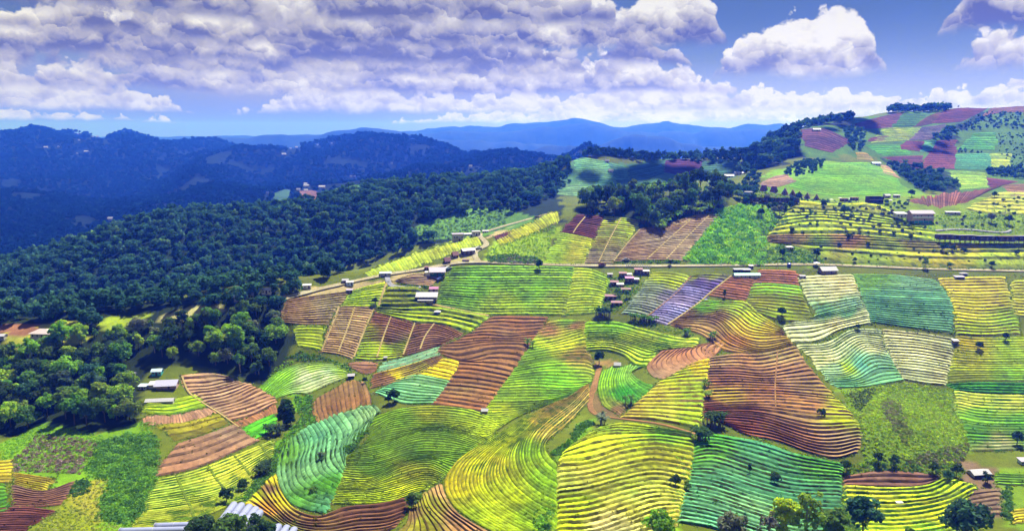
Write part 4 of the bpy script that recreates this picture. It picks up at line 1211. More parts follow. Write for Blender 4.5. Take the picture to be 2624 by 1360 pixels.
def make_banana(kind, seed, stems):
    rg = np.random.default_rng(seed)
    st, lv = MB(), MB()
    for q in range(stems):
        x, y = rg.normal(0, .75, 2) if stems > 1 else (0, 0)
        h = rg.uniform(1.6, 2.8)
        st.tube([(x, y, -.4), (x * 1.05, y * 1.05, h * .6), (x * 1.1, y * 1.1, h)], [.17, .14, .09])
        for k in range(8):
            yaw = 2 * math.pi * (k / 8 + rg.uniform(-.05, .05))
            lv.add(*blade((x * 1.1, y * 1.1, h - .1), yaw, rg.uniform(1.5, 2.5), rg.uniform(.8, 1.7), rg.uniform(.5, .75), rg.uniform(.62, 1.05)))
    c = np.repeat(rg.uniform(.75, 1.25, (len(lv.V) // 21, 1)), 21, 0) * np.ones((1, 3))
    TREES[kind] = (st.mesh('stem', M_BARK), mesh_np('leaf_crown', np.array(lv.V), np.array(lv.F), M_LEAF, c))


make_banana('banana0', 5, 5)
make_banana('banana1', 6, 3)
make_banana('banana2', 9, 7)

DKT, MDT, LTT, YLT, BLT, GRT = (.040, .078, .026), (.090, .175, .035), (.17, .30, .03), (.28, .40, .025), (.050, .105, .065), (.15, .18, .12)
TINT_WORD = {DKT: 'dark green', MDT: 'mid-green', LTT: 'light green', YLT: 'yellow-green', BLT: 'bluish green', GRT: 'grey-green'}


def plant(kind, pos, s, label, cat, group=None, tint=MDT, name=None, rz=None, sink=0.15):
    tr, cr = TREES[kind]
    ban = kind.startswith('banana')
    nm = name or ('banana_plant' if ban else 'shrub' if kind.startswith('shrub') else 'tree')
    e = empty(nm, (pos[0], pos[1], pos[2] - sink), random.uniform(0, 6.28) if rz is None else rz)
    sz = s * random.uniform(.92, 1.08)
    e.scale = (s, s, sz)
    a = link('stem' if ban else 'trunk', tr, e)
    b = link('leaf_crown' if ban else 'crown', cr, e)
    j = [max(.01, c * random.uniform(.85, 1.18)) for c in tint]
    b.color = (j[0], j[1], j[2], 1)
    tag(e, label, cat, group)
    return e


def gpt(p):
    return LAND.hit([p[0]], [p[1]])[0]


def stand(poly, spacing, y0, y1, seed=0, ex=()):
    """jittered ground points whose photo position falls inside poly"""
    rg = np.random.default_rng(seed)
    P = np.array(poly)
    a0, _ = rays(P[:, 0].min(), 600)
    a1, _ = rays(P[:, 0].max(), 600)
    xs = np.arange(min(a0 * y0, a0 * y1), max(a1 * y0, a1 * y1), spacing)
    ys = np.arange(y0, y1, spacing)
    X, Y = np.meshgrid(xs, ys)
    X = X + rg.uniform(-.45, .45, X.shape) * spacing
    Y = Y + rg.uniform(-.45, .45, Y.shape) * spacing
    X, Y = X.ravel(), Y.ravel()
    Z = LAND.h(X, Y)
    px, py = project(X, Y, Z)
    m = inpoly(px, py, poly)
    for e in ex:
        m &= ~inpoly(px, py, e)
    return np.stack([X[m], Y[m], Z[m]], 1)


# ------------------------------------------------------------------ woods
TINTS = [DKT, DKT, BLT, MDT, MDT, LTT, YLT]
HOUSE_YARDS = [[B0(-50, 290), B0(280, 285), B0(290, 400), B0(-50, 420)], [B0(690, 500), B0(900, 490), B0(1010, 530), B0(1010, 640), B0(900, 720), B0(700, 760), B0(620, 560)]]


def wood_mass(name, P, smin, smax, kinds, mat, label, seed):
    """one mass of trees: crowns set on the points by geometry nodes"""
    rg = np.random.default_rng(seed)
    me = bpy.data.meshes.new(name)
    me.vertices.add(len(P))
    me.vertices.foreach_set('co', np.asarray(P, np.float32).ravel())
    for nm, ty, val in (('scl', 'FLOAT', smin + (smax - smin) * rg.random(len(P)) ** 1.6), ('yaw', 'FLOAT', rg.uniform(0, 6.28, len(P)))):
        a = me.attributes.new(nm, ty, 'POINT')
        a.data.foreach_set('value', val.astype(np.float32))
    a = me.attributes.new('pick', 'INT', 'POINT')
    a.data.foreach_set('value', rg.integers(0, len(kinds), len(P)).astype(np.int32))
    o = link(name, me)
    tag(o, label, 'forest', kind='stuff')
    ng = bpy.data.node_groups.new(name + '_nodes', 'GeometryNodeTree')
    ng.interface.new_socket('Geometry', in_out='INPUT', socket_type='NodeSocketGeometry')
    ng.interface.new_socket('Geometry', in_out='OUTPUT', socket_type='NodeSocketGeometry')
    N, Lk = ng.nodes, ng.links
    gi, go = N.new('NodeGroupInput'), N.new('NodeGroupOutput')
    iop = N.new('GeometryNodeInstanceOnPoints')
    jn = N.new('GeometryNodeJoinGeometry')
    for kd in kinds[::-1]:
        oi = N.new('GeometryNodeObjectInfo')
        oi.inputs['Object'].default_value = kd
        oi.inputs['As Instance'].default_value = True
        Lk.new(oi.outputs['Geometry'], jn.inputs[0])
    Lk.new(gi.outputs[0], iop.inputs['Points'])
    Lk.new(jn.outputs[0], iop.inputs['Instance'])
    iop.inputs['Pick Instance'].default_value = True

    def attr(nm, ty):
        a = N.new('GeometryNodeInputNamedAttribute')
        a.data_type = ty
        a.inputs['Name'].default_value = nm
        return a.outputs['Attribute']
    Lk.new(attr('pick', 'INT'), iop.inputs['Instance Index'])
    cx = N.new('ShaderNodeCombineXYZ')
    Lk.new(attr('yaw', 'FLOAT'), cx.inputs[2])
    e2r = N.new('FunctionNodeEulerToRotation')
    Lk.new(cx.outputs[0], e2r.inputs[0])
    Lk.new(e2r.outputs[0], iop.inputs['Rotation'])
    Lk.new(attr('scl', 'FLOAT'), iop.inputs['Scale'])
    Lk.new(iop.outputs[0], go.inputs[0])
    md = o.modifiers.new('scatter', 'NODES')
    md.node_group = ng
    return o


def crown_only(kind, seed, rx, rz, h, nl, leaf, lobes, mat):
    V, F, C, L = crown_geom(seed, rx, rz, h - rz * .9, nl, leaf, lobes)
    return bpy.data.objects.new('wood_crown', mesh_np('wood_crown', V, F, mat, C))



WK = [crown_only('w', 120 + i, rx, rz, h, 420, 1.0, 16, M_LEAF_MID) for i, (rx, rz, h) in enumerate([(4.3, 3.6, 9.0), (3.6, 4.2, 10.0), (4.8, 3.4, 8.5), (3.2, 4.6, 10.5)])]
BR = ['broad%d' % i for i in range(6)]


def wood(poly, sp, y0, y1, seed, where, group, kinds, smin=.7, smax=1.15, tints=TINTS, ex=()):
    """a stand of single trees"""
    Q = stand(poly, sp, y0, y1, seed, ex)
    top = Q + np.array([0, 0, 8.5])
    tx, ty = project(top[:, 0], top[:, 1], top[:, 2])
    gy = LAND.hit(tx, ty, 90)[:, 1]
    yy = project(Q[:, 0], Q[:, 1], Q[:, 2])[1]
    lo, hi = np.percentile(yy, 33), np.percentile(yy, 67)
    for q, t_, g_, v in zip(Q, tx, gy, yy):
        if t_ < -70 or t_ > PW + 70 or g_ < q[1] - 30:
            continue
        tint = random.choice(tints)
        s = random.uniform(smin, smax)
        k = random.choice(kinds)
        size = 'slender' if k.startswith('airy') else 'small' if s < smin + .3 * (smax - smin) else 'large' if s > smin + .7 * (smax - smin) else 'rounded'
        part = 'at the back of' if v < lo else 'at the front of' if v > hi else 'in the middle of'
        plant(k, q, s, '%s %s tree %s %s' % (size, TINT_WORD[tint], part, where), 'tree', group, tint, sink=1.7 * s)


def far_wood(poly, sp, y0, y1, seed, label, smin, smax, name='hillside_wood', ex=()):
    Q = stand(poly, sp, y0, y1, seed, ex)
    wood_mass(name, Q - np.array([0, 0, 1.5]), smin, smax, WK, M_LEAF_MID, label, seed)


wood([B0(-160, 500), B0(100, 450), B0(300, 430), B0(450, 400), B0(640, 470), B0(640, 570), B0(700, 630), B0(700, 790), B0(500, 830), B0(250, 770), B0(100, 830), B0(-160, 870)], 6.3, 240, 330, 1,
     'the dark wood at the left edge', 'trees of the dense wood at the left edge', BR, .85, 1.35, [DKT, DKT, BLT, MDT, MDT, LTT, LTT, YLT], HOUSE_YARDS)
wood([B0(650, 455), B0(740, 400), B0(960, 400), B0(1100, 400), B0(1300, 330), B0(1400, 330), B0(1420, 430), B0(1330, 560), B0(1220, 560), B0(1100, 520), B0(1050, 500), B0(900, 490)], 5.2, 260, 345, 2,
     'the wood above the fan-shaped plot', 'trees of the wood above the fan-shaped plot', BR + ['airy0', 'airy1'], .85, 1.35, [DKT, MDT, MDT, LTT, GRT, YLT], HOUSE_YARDS)
wood([B0(280, 380), B0(480, 340), B0(700, 300), B0(820, 330), B0(1000, 300), B0(1300, 210), B0(1400, 190), B0(1400, 330), B0(1100, 400), B0(800, 410), B0(640, 440), B0(450, 400), B0(300, 420)], 5.4, 280, 352, 3,
     'the loose belt on the ridge', 'trees along the ridge behind the two woods', BR + ['airy0'], .6, 1.1, [MDT, MDT, LTT, YLT, GRT, DKT], HOUSE_YARDS + [[B0(480, 330), B0(560, 280), B0(740, 240), B0(760, 262), B0(640, 310), B0(560, 350)], [B0(950, 215), B0(1130, 205), B0(1120, 260), B0(830, 310), B0(830, 260)]])
far_wood([(-160, 690), (270, 690), (270, 870), (-160, 870)], 6.6, 320, 356, 4, 'belt of trees behind the lone house on the left ridge', .75, 1.25, 'ridge_wood')
far_wood([(250, 690), (760, 690), (760, 800), (250, 860)], 6.4, 334, 372, 41, 'belt of trees behind the clearings of the left ridge', .7, 1.2, 'ridge_wood')
# dense grove on the knoll above the road
wood([M2(560, 720), M2(640, 640), M2(800, 580), M2(1560, 560), M2(1480, 660), M2(1150, 740), M2(1060, 830), M2(960, 770), M2(740, 735)], 7.8, 440, 510, 5,
     'the grove above the road', 'trees of the grove on the knoll', BR + ['tall0', 'airy1'], .9, 1.7, [DKT, MDT, MDT, LTT, BLT])
for i, q in enumerate(stand([M2(900, 760), M2(1130, 720), M2(1450, 670), M2(1420, 710), M2(1140, 760), M2(1080, 840), M2(980, 800)], 3.4, 440, 500, 6)):
    plant('banana%d' % (i % 3), q, random.uniform(1.0, 1.5), 'broad-leaved banana clump at the foot of the grove', 'banana plant', 'banana clumps at the foot of the grove', LTT)
# woods too far off to tell single trees apart
far_wood([M2(430, 350), M2(1650, 350), M2(1650, 440), M2(1200, 395), M2(840, 412), M2(540, 372), M2(430, 420)], 7.5, 770, 880, 7, 'dark belt of trees on the crest behind the far green plots', .6, 1.25)
far_wood([M2(1530, 420), M3(0, 390), M3(240, 225), M3(460, 160), M3(640, 140), M3(640, 190), M3(480, 215), M3(300, 245), M3(300, 400), M3(200, 450), M3(60, 500), M3(0, 500), M2(1560, 520)], 7.0, 690, 1010, 8, 'dark wood on the steep shoulder of the right-hand hill', .7, 1.3)
far_wood([M3(860, 132), M3(1000, 118), M3(1230, 118), M3(1230, 140), M3(1000, 142), M3(860, 150)], 7.0, 950, 1120, 9, 'dark copse on the hilltop skyline', .8, 1.4)
far_wood([M3(830, 450), M3(930, 470), M3(1180, 520), M3(1230, 570), M3(1300, 610), M3(1130, 645), M3(1040, 620), M3(930, 540)], 6.6, 560, 760, 10, 'wooded gully right of the round green hill', .5, .95)
far_wood([M3(570, 250), M3(700, 240), M3(720, 300), M3(700, 380), M3(640, 380), M3(600, 310)], 6.5, 640, 960, 11, 'hedge wood left of the patchwork hillside', .5, .9)
far_wood([M3(200, 520), M3(300, 450), M3(460, 400), M3(460, 440), M3(420, 520), M3(280, 540)], 5.0, 560, 720, 12, 'bushy wood on the left flank of the round green hill', .35, .65)
far_wood([M3(1120, 300), M3(1240, 235), M3(1280, 250), M3(1270, 315)], 6.5, 760, 1000, 13, 'small dark copse amid the maroon hill plots', .6, .95)
far_wood([M3(1290, 220), M3(1480, 140), M3(2070, 150), M3(2070, 260), M3(1560, 240), M3(1300, 260)], 9, 800, 1080, 14, 'scrubby wood on the upper right hillside', .3, .75)
far_wood([M3(1460, 520), M3(1560, 490), M3(2070, 520), M3(2070, 575), M3(1560, 550)], 6.5, 560, 800, 15, 'dark belt of trees at the right edge of the hill', .5, .9)
far_wood([M3(1290, 372), M3(1440, 380), M3(1440, 395), M3(1290, 392)], 6, 600, 900, 16, 'dark hedge between two green hill plots', .35, .55)
far_wood([M3(1520, 270), M3(2070, 270), M3(2070, 480), M3(1620, 480), M3(1540, 380)], 7, 700, 1000, 17, 'green scrub on the hillside at the right edge', .2, .45)

far_wood([M2(1480, 580), M2(1600, 530), M3(0, 520), M3(70, 560), M3(40, 640), M2(1660, 650), M2(1560, 680)], 6.0, 470, 720, 18, 'dark trees between the grove and the resort', .4, .85)
far_wood([M3(300, 665), M3(480, 690), M3(660, 690), M3(640, 705), M3(460, 705), M3(300, 700)], 4.5, 480, 560, 19, 'bushes along the front of the resort cabins', .18, .32)
far_wood([M3(820, 680), M3(1000, 690), M3(960, 740), M3(860, 740)], 4.6, 470, 560, 21, 'bushes between the pavilion and the big house', .2, .4)
# wooded slope behind the road ridge
SLOPE = [(-300, 690), (0, 655), (120, 640), (300, 560), (480, 525), (700, 535), (900, 475), (1100, 460), (1400, 415), (1460, 400), (1460, 470), (1420, 500), (1330, 545), (1200, 590), (1050, 640), (900, 690), (760, 745), (620, 790), (300, 840), (-300, 850)]
GLADE = [[M1(1080, 820), M1(1250, 760), M1(1700, 700), M1(1700, 800), M1(1340, 880), M1(1180, 900)]]
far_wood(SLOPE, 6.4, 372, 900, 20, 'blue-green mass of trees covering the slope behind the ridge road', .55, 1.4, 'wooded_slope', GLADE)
# mountain wood: wider spacing with distance, open round the far houses and clearings
FAR_HOUSES = [(783, 475, 16), (786, 481, 22), (826, 484, 26), (842, 503, 34), (862, 502, 26), (765, 491, 14), (784, 493, 14), (818, 508, 12), (900, 456, 12), (909, 456, 10), (118, 380, 26), (222, 391, 34), (198, 396, 12), (238, 353, 14), (250, 352, 18), (262, 352, 14), (203, 362, 14), (200, 345, 14), (150, 379, 12), (728, 398, 26), (760, 380, 16), (745, 383, 12), (814, 374, 12), (850, 370, 10), (686, 500, 9), (676, 538, 10), (284, 566, 16), (540, 545, 12), (1206, 431, 12), (1004, 422, 10)]
CLEAR = [[(768, 494), (800, 492), (830, 505), (775, 528), (800, 528), (842, 522)], [(706, 498), (730, 490), (745, 492), (698, 520), (720, 522), (738, 516)], [(15, 465), (30, 460), (48, 466), (12, 478), (30, 480), (50, 474)],
         [(530, 408), (560, 396), (590, 392), (535, 420), (560, 418), (575, 412)], [(402, 432), (415, 428), (430, 430), (405, 440), (415, 440), (432, 436)], [(190, 558), (215, 556), (240, 562), (196, 572), (215, 580), (236, 574)]]
rg = np.random.default_rng(44)
mp = []
for (ya, yb, sp) in ((860, 1500, 9.0), (1500, 2300, 13.0), (2300, 3700, 19.0)):
    xs = np.arange(-.80 * yb, .12 * yb, sp)
    ys = np.arange(ya, yb, sp)
    X, Y = np.meshgrid(xs, ys)
    X = X + rg.uniform(-.5, .5, X.shape) * sp
    Y = Y + rg.uniform(-.5, .5, Y.shape) * sp
    m = (np.abs(X / Y) < .80) & (fbm(X / 90, Y / 90, 77, 3) < .16)
    X, Y = X[m], Y[m]
    zz = FAR.h(X, Y)
    qx, qy = project(X, Y, zz)
    keep = np.ones(len(X), bool)
    for hx, hy, hw in FAR_HOUSES:
        keep &= ~((np.abs(qx - hx) < 5 + hw * .45) & (qy > hy - 3) & (qy < hy + 11))
    for cp in CLEAR:
        k2 = len(cp) // 2
        pc = np.array(cp[:k2] + cp[k2:][::-1], float)
        pc = pc.mean(0) + (pc - pc.mean(0)) * 1.15
        keep &= ~inpoly(qx, qy, [tuple(v) for v in pc]) & ~inpoly(qx, qy - 6, [tuple(v) for v in pc])
    X, Y = X[keep], Y[keep]
    mp.append(np.stack([X, Y, FAR.h(X, Y) - 1.0, np.full(len(X), sp / 9.0)], 1))
mp = np.concatenate(mp)
FK = [crown_only('f', 140 + i, rx, rz, h, 70, 2.6, 8, M_LEAF_FAR) for i, (rx, rz, h) in enumerate([(5.0, 4.2, 9.5), (4.4, 5.0, 10.5), (5.6, 3.8, 8.5)])]
for k, (lo, hi) in enumerate(((.9, 1.2), (1.2, 1.8), (1.8, 3.0))):
    s = mp[(mp[:, 3] >= lo) & (mp[:, 3] < hi)]
    f = (1, 1.3, 1.75)[k]
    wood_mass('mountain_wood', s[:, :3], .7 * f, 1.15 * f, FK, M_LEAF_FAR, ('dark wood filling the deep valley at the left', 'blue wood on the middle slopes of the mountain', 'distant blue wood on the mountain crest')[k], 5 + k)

# ------------------------------------------------------------------ far plots: too small to show rows singly
def plot(cs, label, pts, n, bed, gap=None, h=.35, **kw):
    """a quad plot: pts = top edge ... then bottom edge, each left to right"""
    k = len(pts) // 2
    gap = np.asarray(bed) * .6 if gap is None else gap
    field(cs, label, [pts[:k], pts[k:]], n, bed, gap, h, style=kw.pop('style', 'ridge'), split=False, name='hill_plot', crop=kw.pop('crop', .1), part='planted_bed', **kw)


MAR, MAR2 = A(112, 62, 66), A(124, 78, 72)
HG = A(84, 150, 74)
plot(M3, 'plum terraced plot on the near shoulder of the hill', [(312, 252), (450, 246), (615, 318), (342, 348), (430, 372), (500, 388)], 10, A(108, 72, 92), A(70, 50, 66))
plot(M3, 'maroon plot on the upper left of the hill', [(650, 216), (800, 175), (948, 142), (702, 240), (790, 238), (868, 234)], 8, A(110, 70, 74))
plot(M3, 'dark green plot between maroon plots near the hilltop', [(950, 142), (1020, 142), (1088, 147), (882, 236), (950, 236), (1008, 234)], 8, A(70, 118, 60))
plot(M3, 'brown strip plot near the hilltop', [(1092, 172), (1150, 150), (1198, 137), (1012, 232), (1070, 222), (1128, 210)], 7, A(110, 78, 66))
plot(M3, 'long maroon plot along the hilltop', [(1202, 133), (1350, 108), (1518, 92), (1132, 207), (1220, 205), (1300, 200)], 9, A(106, 58, 62))
plot(M3, 'bare brown plot at the top right of the hill', [(1522, 96), (1620, 92), (2070, 90), (1445, 164), (1600, 140), (2070, 136)], 6, A(138, 96, 84))
plot(M3, 'yellow-green plot in the middle of the hill patchwork', [(822, 243), (940, 238), (1056, 237), (760, 328), (880, 320), (988, 312)], 8, A(150, 176, 62))
plot(M3, 'purple-grey striped plot in the hill patchwork', [(1060, 236), (1140, 228), (1206, 218), (992, 312), (1050, 312), (1108, 310)], 9, A(112, 104, 122))
plot(M3, 'small maroon plot at the left of the hill patchwork', [(742, 303), (810, 292), (868, 287), (738, 320), (780, 320), (828, 320)], 3, A(112, 60, 60))
plot(M3, 'bright green plot below the hill patchwork', [(720, 348), (820, 346), (920, 347), (830, 408), (920, 405), (1000, 400)], 6, A(96, 168, 74))
plot(M3, 'maroon square plot in the middle of the hill', [(972, 322), (1030, 323), (1083, 326), (917, 368), (985, 374), (1050, 379)], 6, A(116, 62, 70))
plot(M3, 'small teal plot between two maroon plots', [(1087, 322), (1120, 318), (1150, 317), (1062, 380), (1095, 380), (1128, 379)], 5, A(96, 168, 116))
plot(M3, 'largest maroon plot on the lower hill', [(1154, 322), (1215, 318), (1273, 317), (1062, 484), (1160, 487), (1263, 489)], 14, A(120, 68, 78), rowvar=.1)
plot(M3, 'low maroon plot at the foot of the patchwork', [(832, 422), (950, 418), (1068, 414), (900, 450), (980, 475), (1054, 488)], 6, A(122, 74, 88))
plot(M3, 'green terraced plot with pale paths on the right hillside', [(1400, 272), (1460, 270), (1528, 272), (1292, 368), (1400, 370), (1508, 370)], 8, A(92, 160, 90))
plot(M3, 'teal-green plot below the hedge on the right hillside', [(1282, 406), (1390, 402), (1488, 402), (1268, 488), (1380, 492), (1490, 494)], 8, A(88, 160, 104))
plot(M3, 'bright yellow-green plot among the right-hand scrub', [(1492, 402), (1550, 400), (1608, 402), (1500, 480), (1555, 485), (1608, 488)], 5, A(170, 196, 50))
plot(M3, 'yellow-green plot beside the wooded gully', [(1244, 508), (1350, 512), (1458, 522), (1310, 618), (1390, 612), (1468, 604)], 9, A(150, 190, 70))
plot(M3, 'dark maroon plot at the right edge below the belt of trees', [(1472, 552), (1560, 562), (1650, 572), (1490, 604), (1540, 598), (1600, 588)], 4, A(110, 56, 68))
plot(M3, 'rounded green hill meadow with faint contour rows', [(430, 470), (620, 458), (770, 464), (860, 500), (250, 600), (480, 655), (760, 648), (965, 632)], 18, A(120, 176, 48), A(96, 150, 44), .2)
plot(M3, 'tan triangle of bare soil on the round green hill', [(812, 474), (840, 474), (815, 518), (925, 548)], 4, A(196, 156, 120))
plot(M3, 'pink-brown bare slope behind the pointed huts', [(100, 560), (160, 540), (220, 532), (60, 588), (150, 604), (268, 572)], 5, A(186, 146, 128), style='flat')
plot(M3, 'small tan plot on top of the round green hill', [(660, 393), (700, 393), (720, 397), (672, 430), (720, 436), (758, 440)], 3, A(170, 150, 90))
field(M3, 'ploughed maroon ridge plot with slanting furrows behind the big house', [[(985, 690), (1010, 702)], [(1100, 672), (1110, 716)], [(1250, 650), (1240, 712)], [(1450, 622), (1360, 690)], [(1560, 600), (1460, 640)]], 34, A(140, 92, 82), A(96, 58, 56), .35, split=False, name='hill_plot', part='planted_bed', crop=.05, seg=2)
plot(M3, 'brown plot at the right edge above the orchard', [(1580, 602), (1650, 592), (2070, 588), (1610, 650), (1680, 690), (2070, 705)], 8, A(150, 112, 84))
plot(M2, 'teal-green plot on the far saddle below the crest', [(536, 368), (640, 385), (740, 402), (575, 548), (700, 545), (800, 530)], 14, A(110, 170, 110), A(80, 130, 90))
plot(M2, 'blue-green plot in the far saddle hollow', [(742, 402), (800, 420), (850, 430), (802, 530), (840, 528), (870, 520)], 8, A(84, 140, 110))
plot(M2, 'dark teal plot left of the plum field in the saddle', [(880, 430), (990, 410), (1100, 396), (890, 520), (990, 500), (1090, 470)], 8, A(64, 116, 100))
plot(M2, 'plum field in the far saddle', [(1106, 394), (1220, 388), (1330, 402), (1096, 462), (1200, 478), (1300, 474)], 8, A(84, 44, 88))
plot(M2, 'dark green field right of the plum field', [(1334, 402), (1450, 395), (1530, 392), (1320, 470), (1420, 470), (1500, 462)], 7, A(62, 110, 82))
plot(M2, 'pale green slope below the far saddle plots', [(440, 560), (560, 545), (700, 545), (430, 600), (560, 610), (680, 590)], 6, A(120, 160, 100))


# ------------------------------------------------------------------ roads, tracks and footpaths
def strip(name, cs, pts, width, mat, lift, label=None, col=None, n=None, crown=0.0, ymin=None):
    P = smoothline([cs(*p) for p in pts], n or max(12, len(pts) * 14))
    Wp = LAND.hit(P[:, 0], P[:, 1], ymin)
    # smooth the line on the ground
    for _ in range(3):
        Wp[1:-1, :2] = (Wp[:-2, :2] + 2 * Wp[1:-1, :2] + Wp[2:, :2]) / 4
    d = np.gradient(Wp[:, :2], axis=0)
    d /= np.linalg.norm(d, axis=1, keepdims=True) + 1e-9
    nn = np.stack([-d[:, 1], d[:, 0]], 1)
    offs = np.array([-.5, -.42, -.2, 0, .2, .42, .5])
    rows = []
    for o in offs:
        w = width * (1 + .45 * fbm(Wp[:, 0] / 6, Wp[:, 1] / 6, 610, 3)) if abs(o) > .3 else width
        q = Wp[:, :2] + nn * (o * w)[:, None] if np.ndim(w) else Wp[:, :2] + nn * o * w
        z = np.maximum(LAND.h(q[:, 0], q[:, 1]), LAND.h(Wp[:, 0], Wp[:, 1]) - .1) + lift - (.12 if abs(o) == .5 else 0) + crown * (1 - abs(o) * 2)
        rows.append(np.stack([q[:, 0], q[:, 1], z], 1))
    V = np.stack(rows, 1)
    me = mesh_np(name, V.reshape(-1, 3), gridfaces(len(P), len(offs)), mat, None, True)
    o = link(name, me)
    tag(o, label, None, None, 'structure')
    return o


def mat_track(name, a, b, scale=.8):
    m, t, out = new_mat(name)
    g = t.add('ShaderNodeNewGeometry').outputs['Position']
    n = t.noise(g, scale, 5, .65)
    n2 = t.noise(g, .12, 3, .5)
    c = t.mix(t.ramp(t.math('ADD', t.math('MULTIPLY', n, .6), t.math('MULTIPLY', n2, .4)), (.38, .62)), tuple(a) + (1,), tuple(b) + (1,))
    principled(t, out, c, .92, .1, n, .4, .04)
    return m


M_ROAD = mat_track('pale_concrete_road', A(226, 212, 180, .5), A(190, 168, 130, .5))
M_GREYROAD = mat_track('grey_lane', A(176, 176, 184, .6), A(150, 150, 156, .6))
M_DIRT = mat_track('dirt_track', A(178, 130, 84, .6), A(140, 100, 62, .6))
M_PATH = mat_track('trodden_path', A(206, 178, 122, .6), A(176, 150, 92, .6))
M_GRASSPATH = mat_track('grassy_path', A(120, 140, 40, .5), A(90, 112, 30, .5))
strip('road', PX, [(718, 770), (760, 757), (830, 739), (900, 723), (960, 710), (1010, 701), (1066, 693), (1130, 681), (1180, 674), (1230, 672), (1300, 675), (1500, 681), (1700, 682), (1900, 680), (2080, 678), (2250, 684), (2400, 690), (2740, 697)], 3.1, M_ROAD, .32, n=260)
strip('road', PX, [(1228, 674), (1217, 656), (1220, 643), (1243, 631), (1247, 624), (1233, 610), (1227, 603), (1246, 594), (1290, 580), (1340, 566), (1400, 549)], 3.4, M_ROAD, .36, n=90)
strip('lane', PX, [(992, 706), (995, 722), (1003, 732), (1022, 737), (1050, 738), (1078, 736)], 3.0, M_GREYROAD, .38)
strip('dirt_track', B2, [(562, 512), (548, 560), (532, 620), (514, 680), (520, 725), (548, 752)], 2.4, M_DIRT, .34)
strip('footpath', B2, [(548, 752), (640, 768), (760, 782), (900, 805), (1050, 850)], 1.4, M_DIRT, .3)
strip('footpath', B1, [(726, 206), (745, 150), (766, 90)], 1.2, M_PATH, .5)
strip('footpath', B1, [(1000, 200), (1120, 225), (1280, 256)], 1.6, M_PATH, .6)
for pth in ([(606, 213), (570, 320), (524, 440)], [(704, 217), (655, 330), (602, 465)], [(528, 210), (486, 320), (440, 432)], [(790, 258), (755, 350), (718, 465)], [(908, 293), (880, 370), (850, 452)], [(1010, 290), (960, 360), (935, 425)]):
    strip('footpath', B1, pth, .8, M_PATH, .62)
for pth in ([(1288, 740), (1130, 880), (990, 1008)], [(1380, 735), (1230, 880), (1110, 1008)], [(944, 825), (860, 920), (785, 1018)], [(830, 752), (760, 880), (690, 1026)], [(612, 738), (560, 800), (530, 846)], [(1290, 738), (1200, 790), (1140, 780)]):
    strip('footpath', M2, pth, .8, M_PATH, .6)
strip('footpath', B3, [(135, 432), (128, 520), (122, 610), (125, 720)], .6, M_DIRT, .7)
strip('footpath', B2, [(1225, 55), (1130, 130), (1050, 200), (905, 300)], .8, M_PATH, .6)
strip('footpath', B2, [(1022, 57), (945, 145), (795, 265)], .7, M_DIRT, .6)
for pth in ([(888, 1062), (930, 1160), (960, 1220), (975, 1270)], [(1048, 1012), (1090, 1080), (1150, 1150)], [(1180, 962), (1230, 1020), (1260, 1060)], [(1310, 905), (1340, 950), (1365, 975)]):
    strip('grassy_path', B0, pth, .9, M_GRASSPATH, .62)
strip('footpath', B0, [(915, 560), (950, 640), (1030, 700), (1110, 750), (1200, 815)], .8, M_PATH, .5)


# ------------------------------------------------------------------ scrub, thickets and hedges
def leafmass(name, P, size, tints, seed, nleaf=16, leaf=None, squash=.75, base=None):
    rg = np.random.default_rng(seed)
    n = len(P)
    s = size * rg.uniform(.55, 1.4, n)
    D = rg.normal(size=(n, nleaf, 3))
    D /= np.linalg.norm(D, axis=2, keepdims=True)
    D[..., 2] = np.abs(D[..., 2]) * .95 + .05
    r = rg.uniform(.7, 1.1, (n, nleaf, 1))
    Q = P[:, None] + D * r * s[:, None, None] * np.array([1, 1, squash])
    N = D + rg.normal(0, .45, D.shape)
    N /= np.linalg.norm(N, axis=2, keepdims=True)
    lf = np.repeat(s, nleaf) * (leaf or .55)
    V, F = leaf_quads(Q.reshape(-1, 3), N.reshape(-1, 3), lf, rg)
    tint = (1.25 * np.array(tints)[rg.integers(0, len(tints), n)] if len(tints) != n else np.array(tints)) * rg.uniform(.75, 1.25, (n, 1))
    C = np.repeat(np.repeat(tint, nleaf, 0) * rg.uniform(.75, 1.25, (n * nleaf, 1)), 4, 0)
    o = link(name, mesh_np(name, V - (base if base is not None else 0), F, M_LEAF, np.clip(C, .01, 1)), None, base)
    o.color = (1, 1, 1, 1)
    return o


def scrub(cs, poly, spacing, size, tints, label, seed, y0=140, y1=560, name='scrub', **kw):
    pp = [cs(*p) for p in poly]
    Q = stand(pp, spacing, y0, y1, seed)
    return tag(leafmass(name, Q, size, tints, seed, **kw), label, 'scrub', kind='stuff')


def hedge(cs, line, width, spacing, size, tints, label, seed, **kw):
    P = smoothline([cs(*p) for p in line], 60)
    G = LAND.hit(P[:, 0], P[:, 1])
    L = np.linalg.norm(np.diff(G, axis=0), axis=1).sum()
    rg = np.random.default_rng(seed)
    n = int(L / spacing * max(1, width / spacing))
    t = rg.uniform(0, 59, n)
    q = np.stack([np.interp(t, np.arange(60), G[:, k]) for k in range(3)], 1)
    q[:, :2] += rg.normal(0, width * .3, (n, 2))
    q[:, 2] = LAND.h(q[:, 0], q[:, 1])
    return tag(leafmass('hedge', q, size, tints, seed, base=G[30], **kw), label, 'hedge')


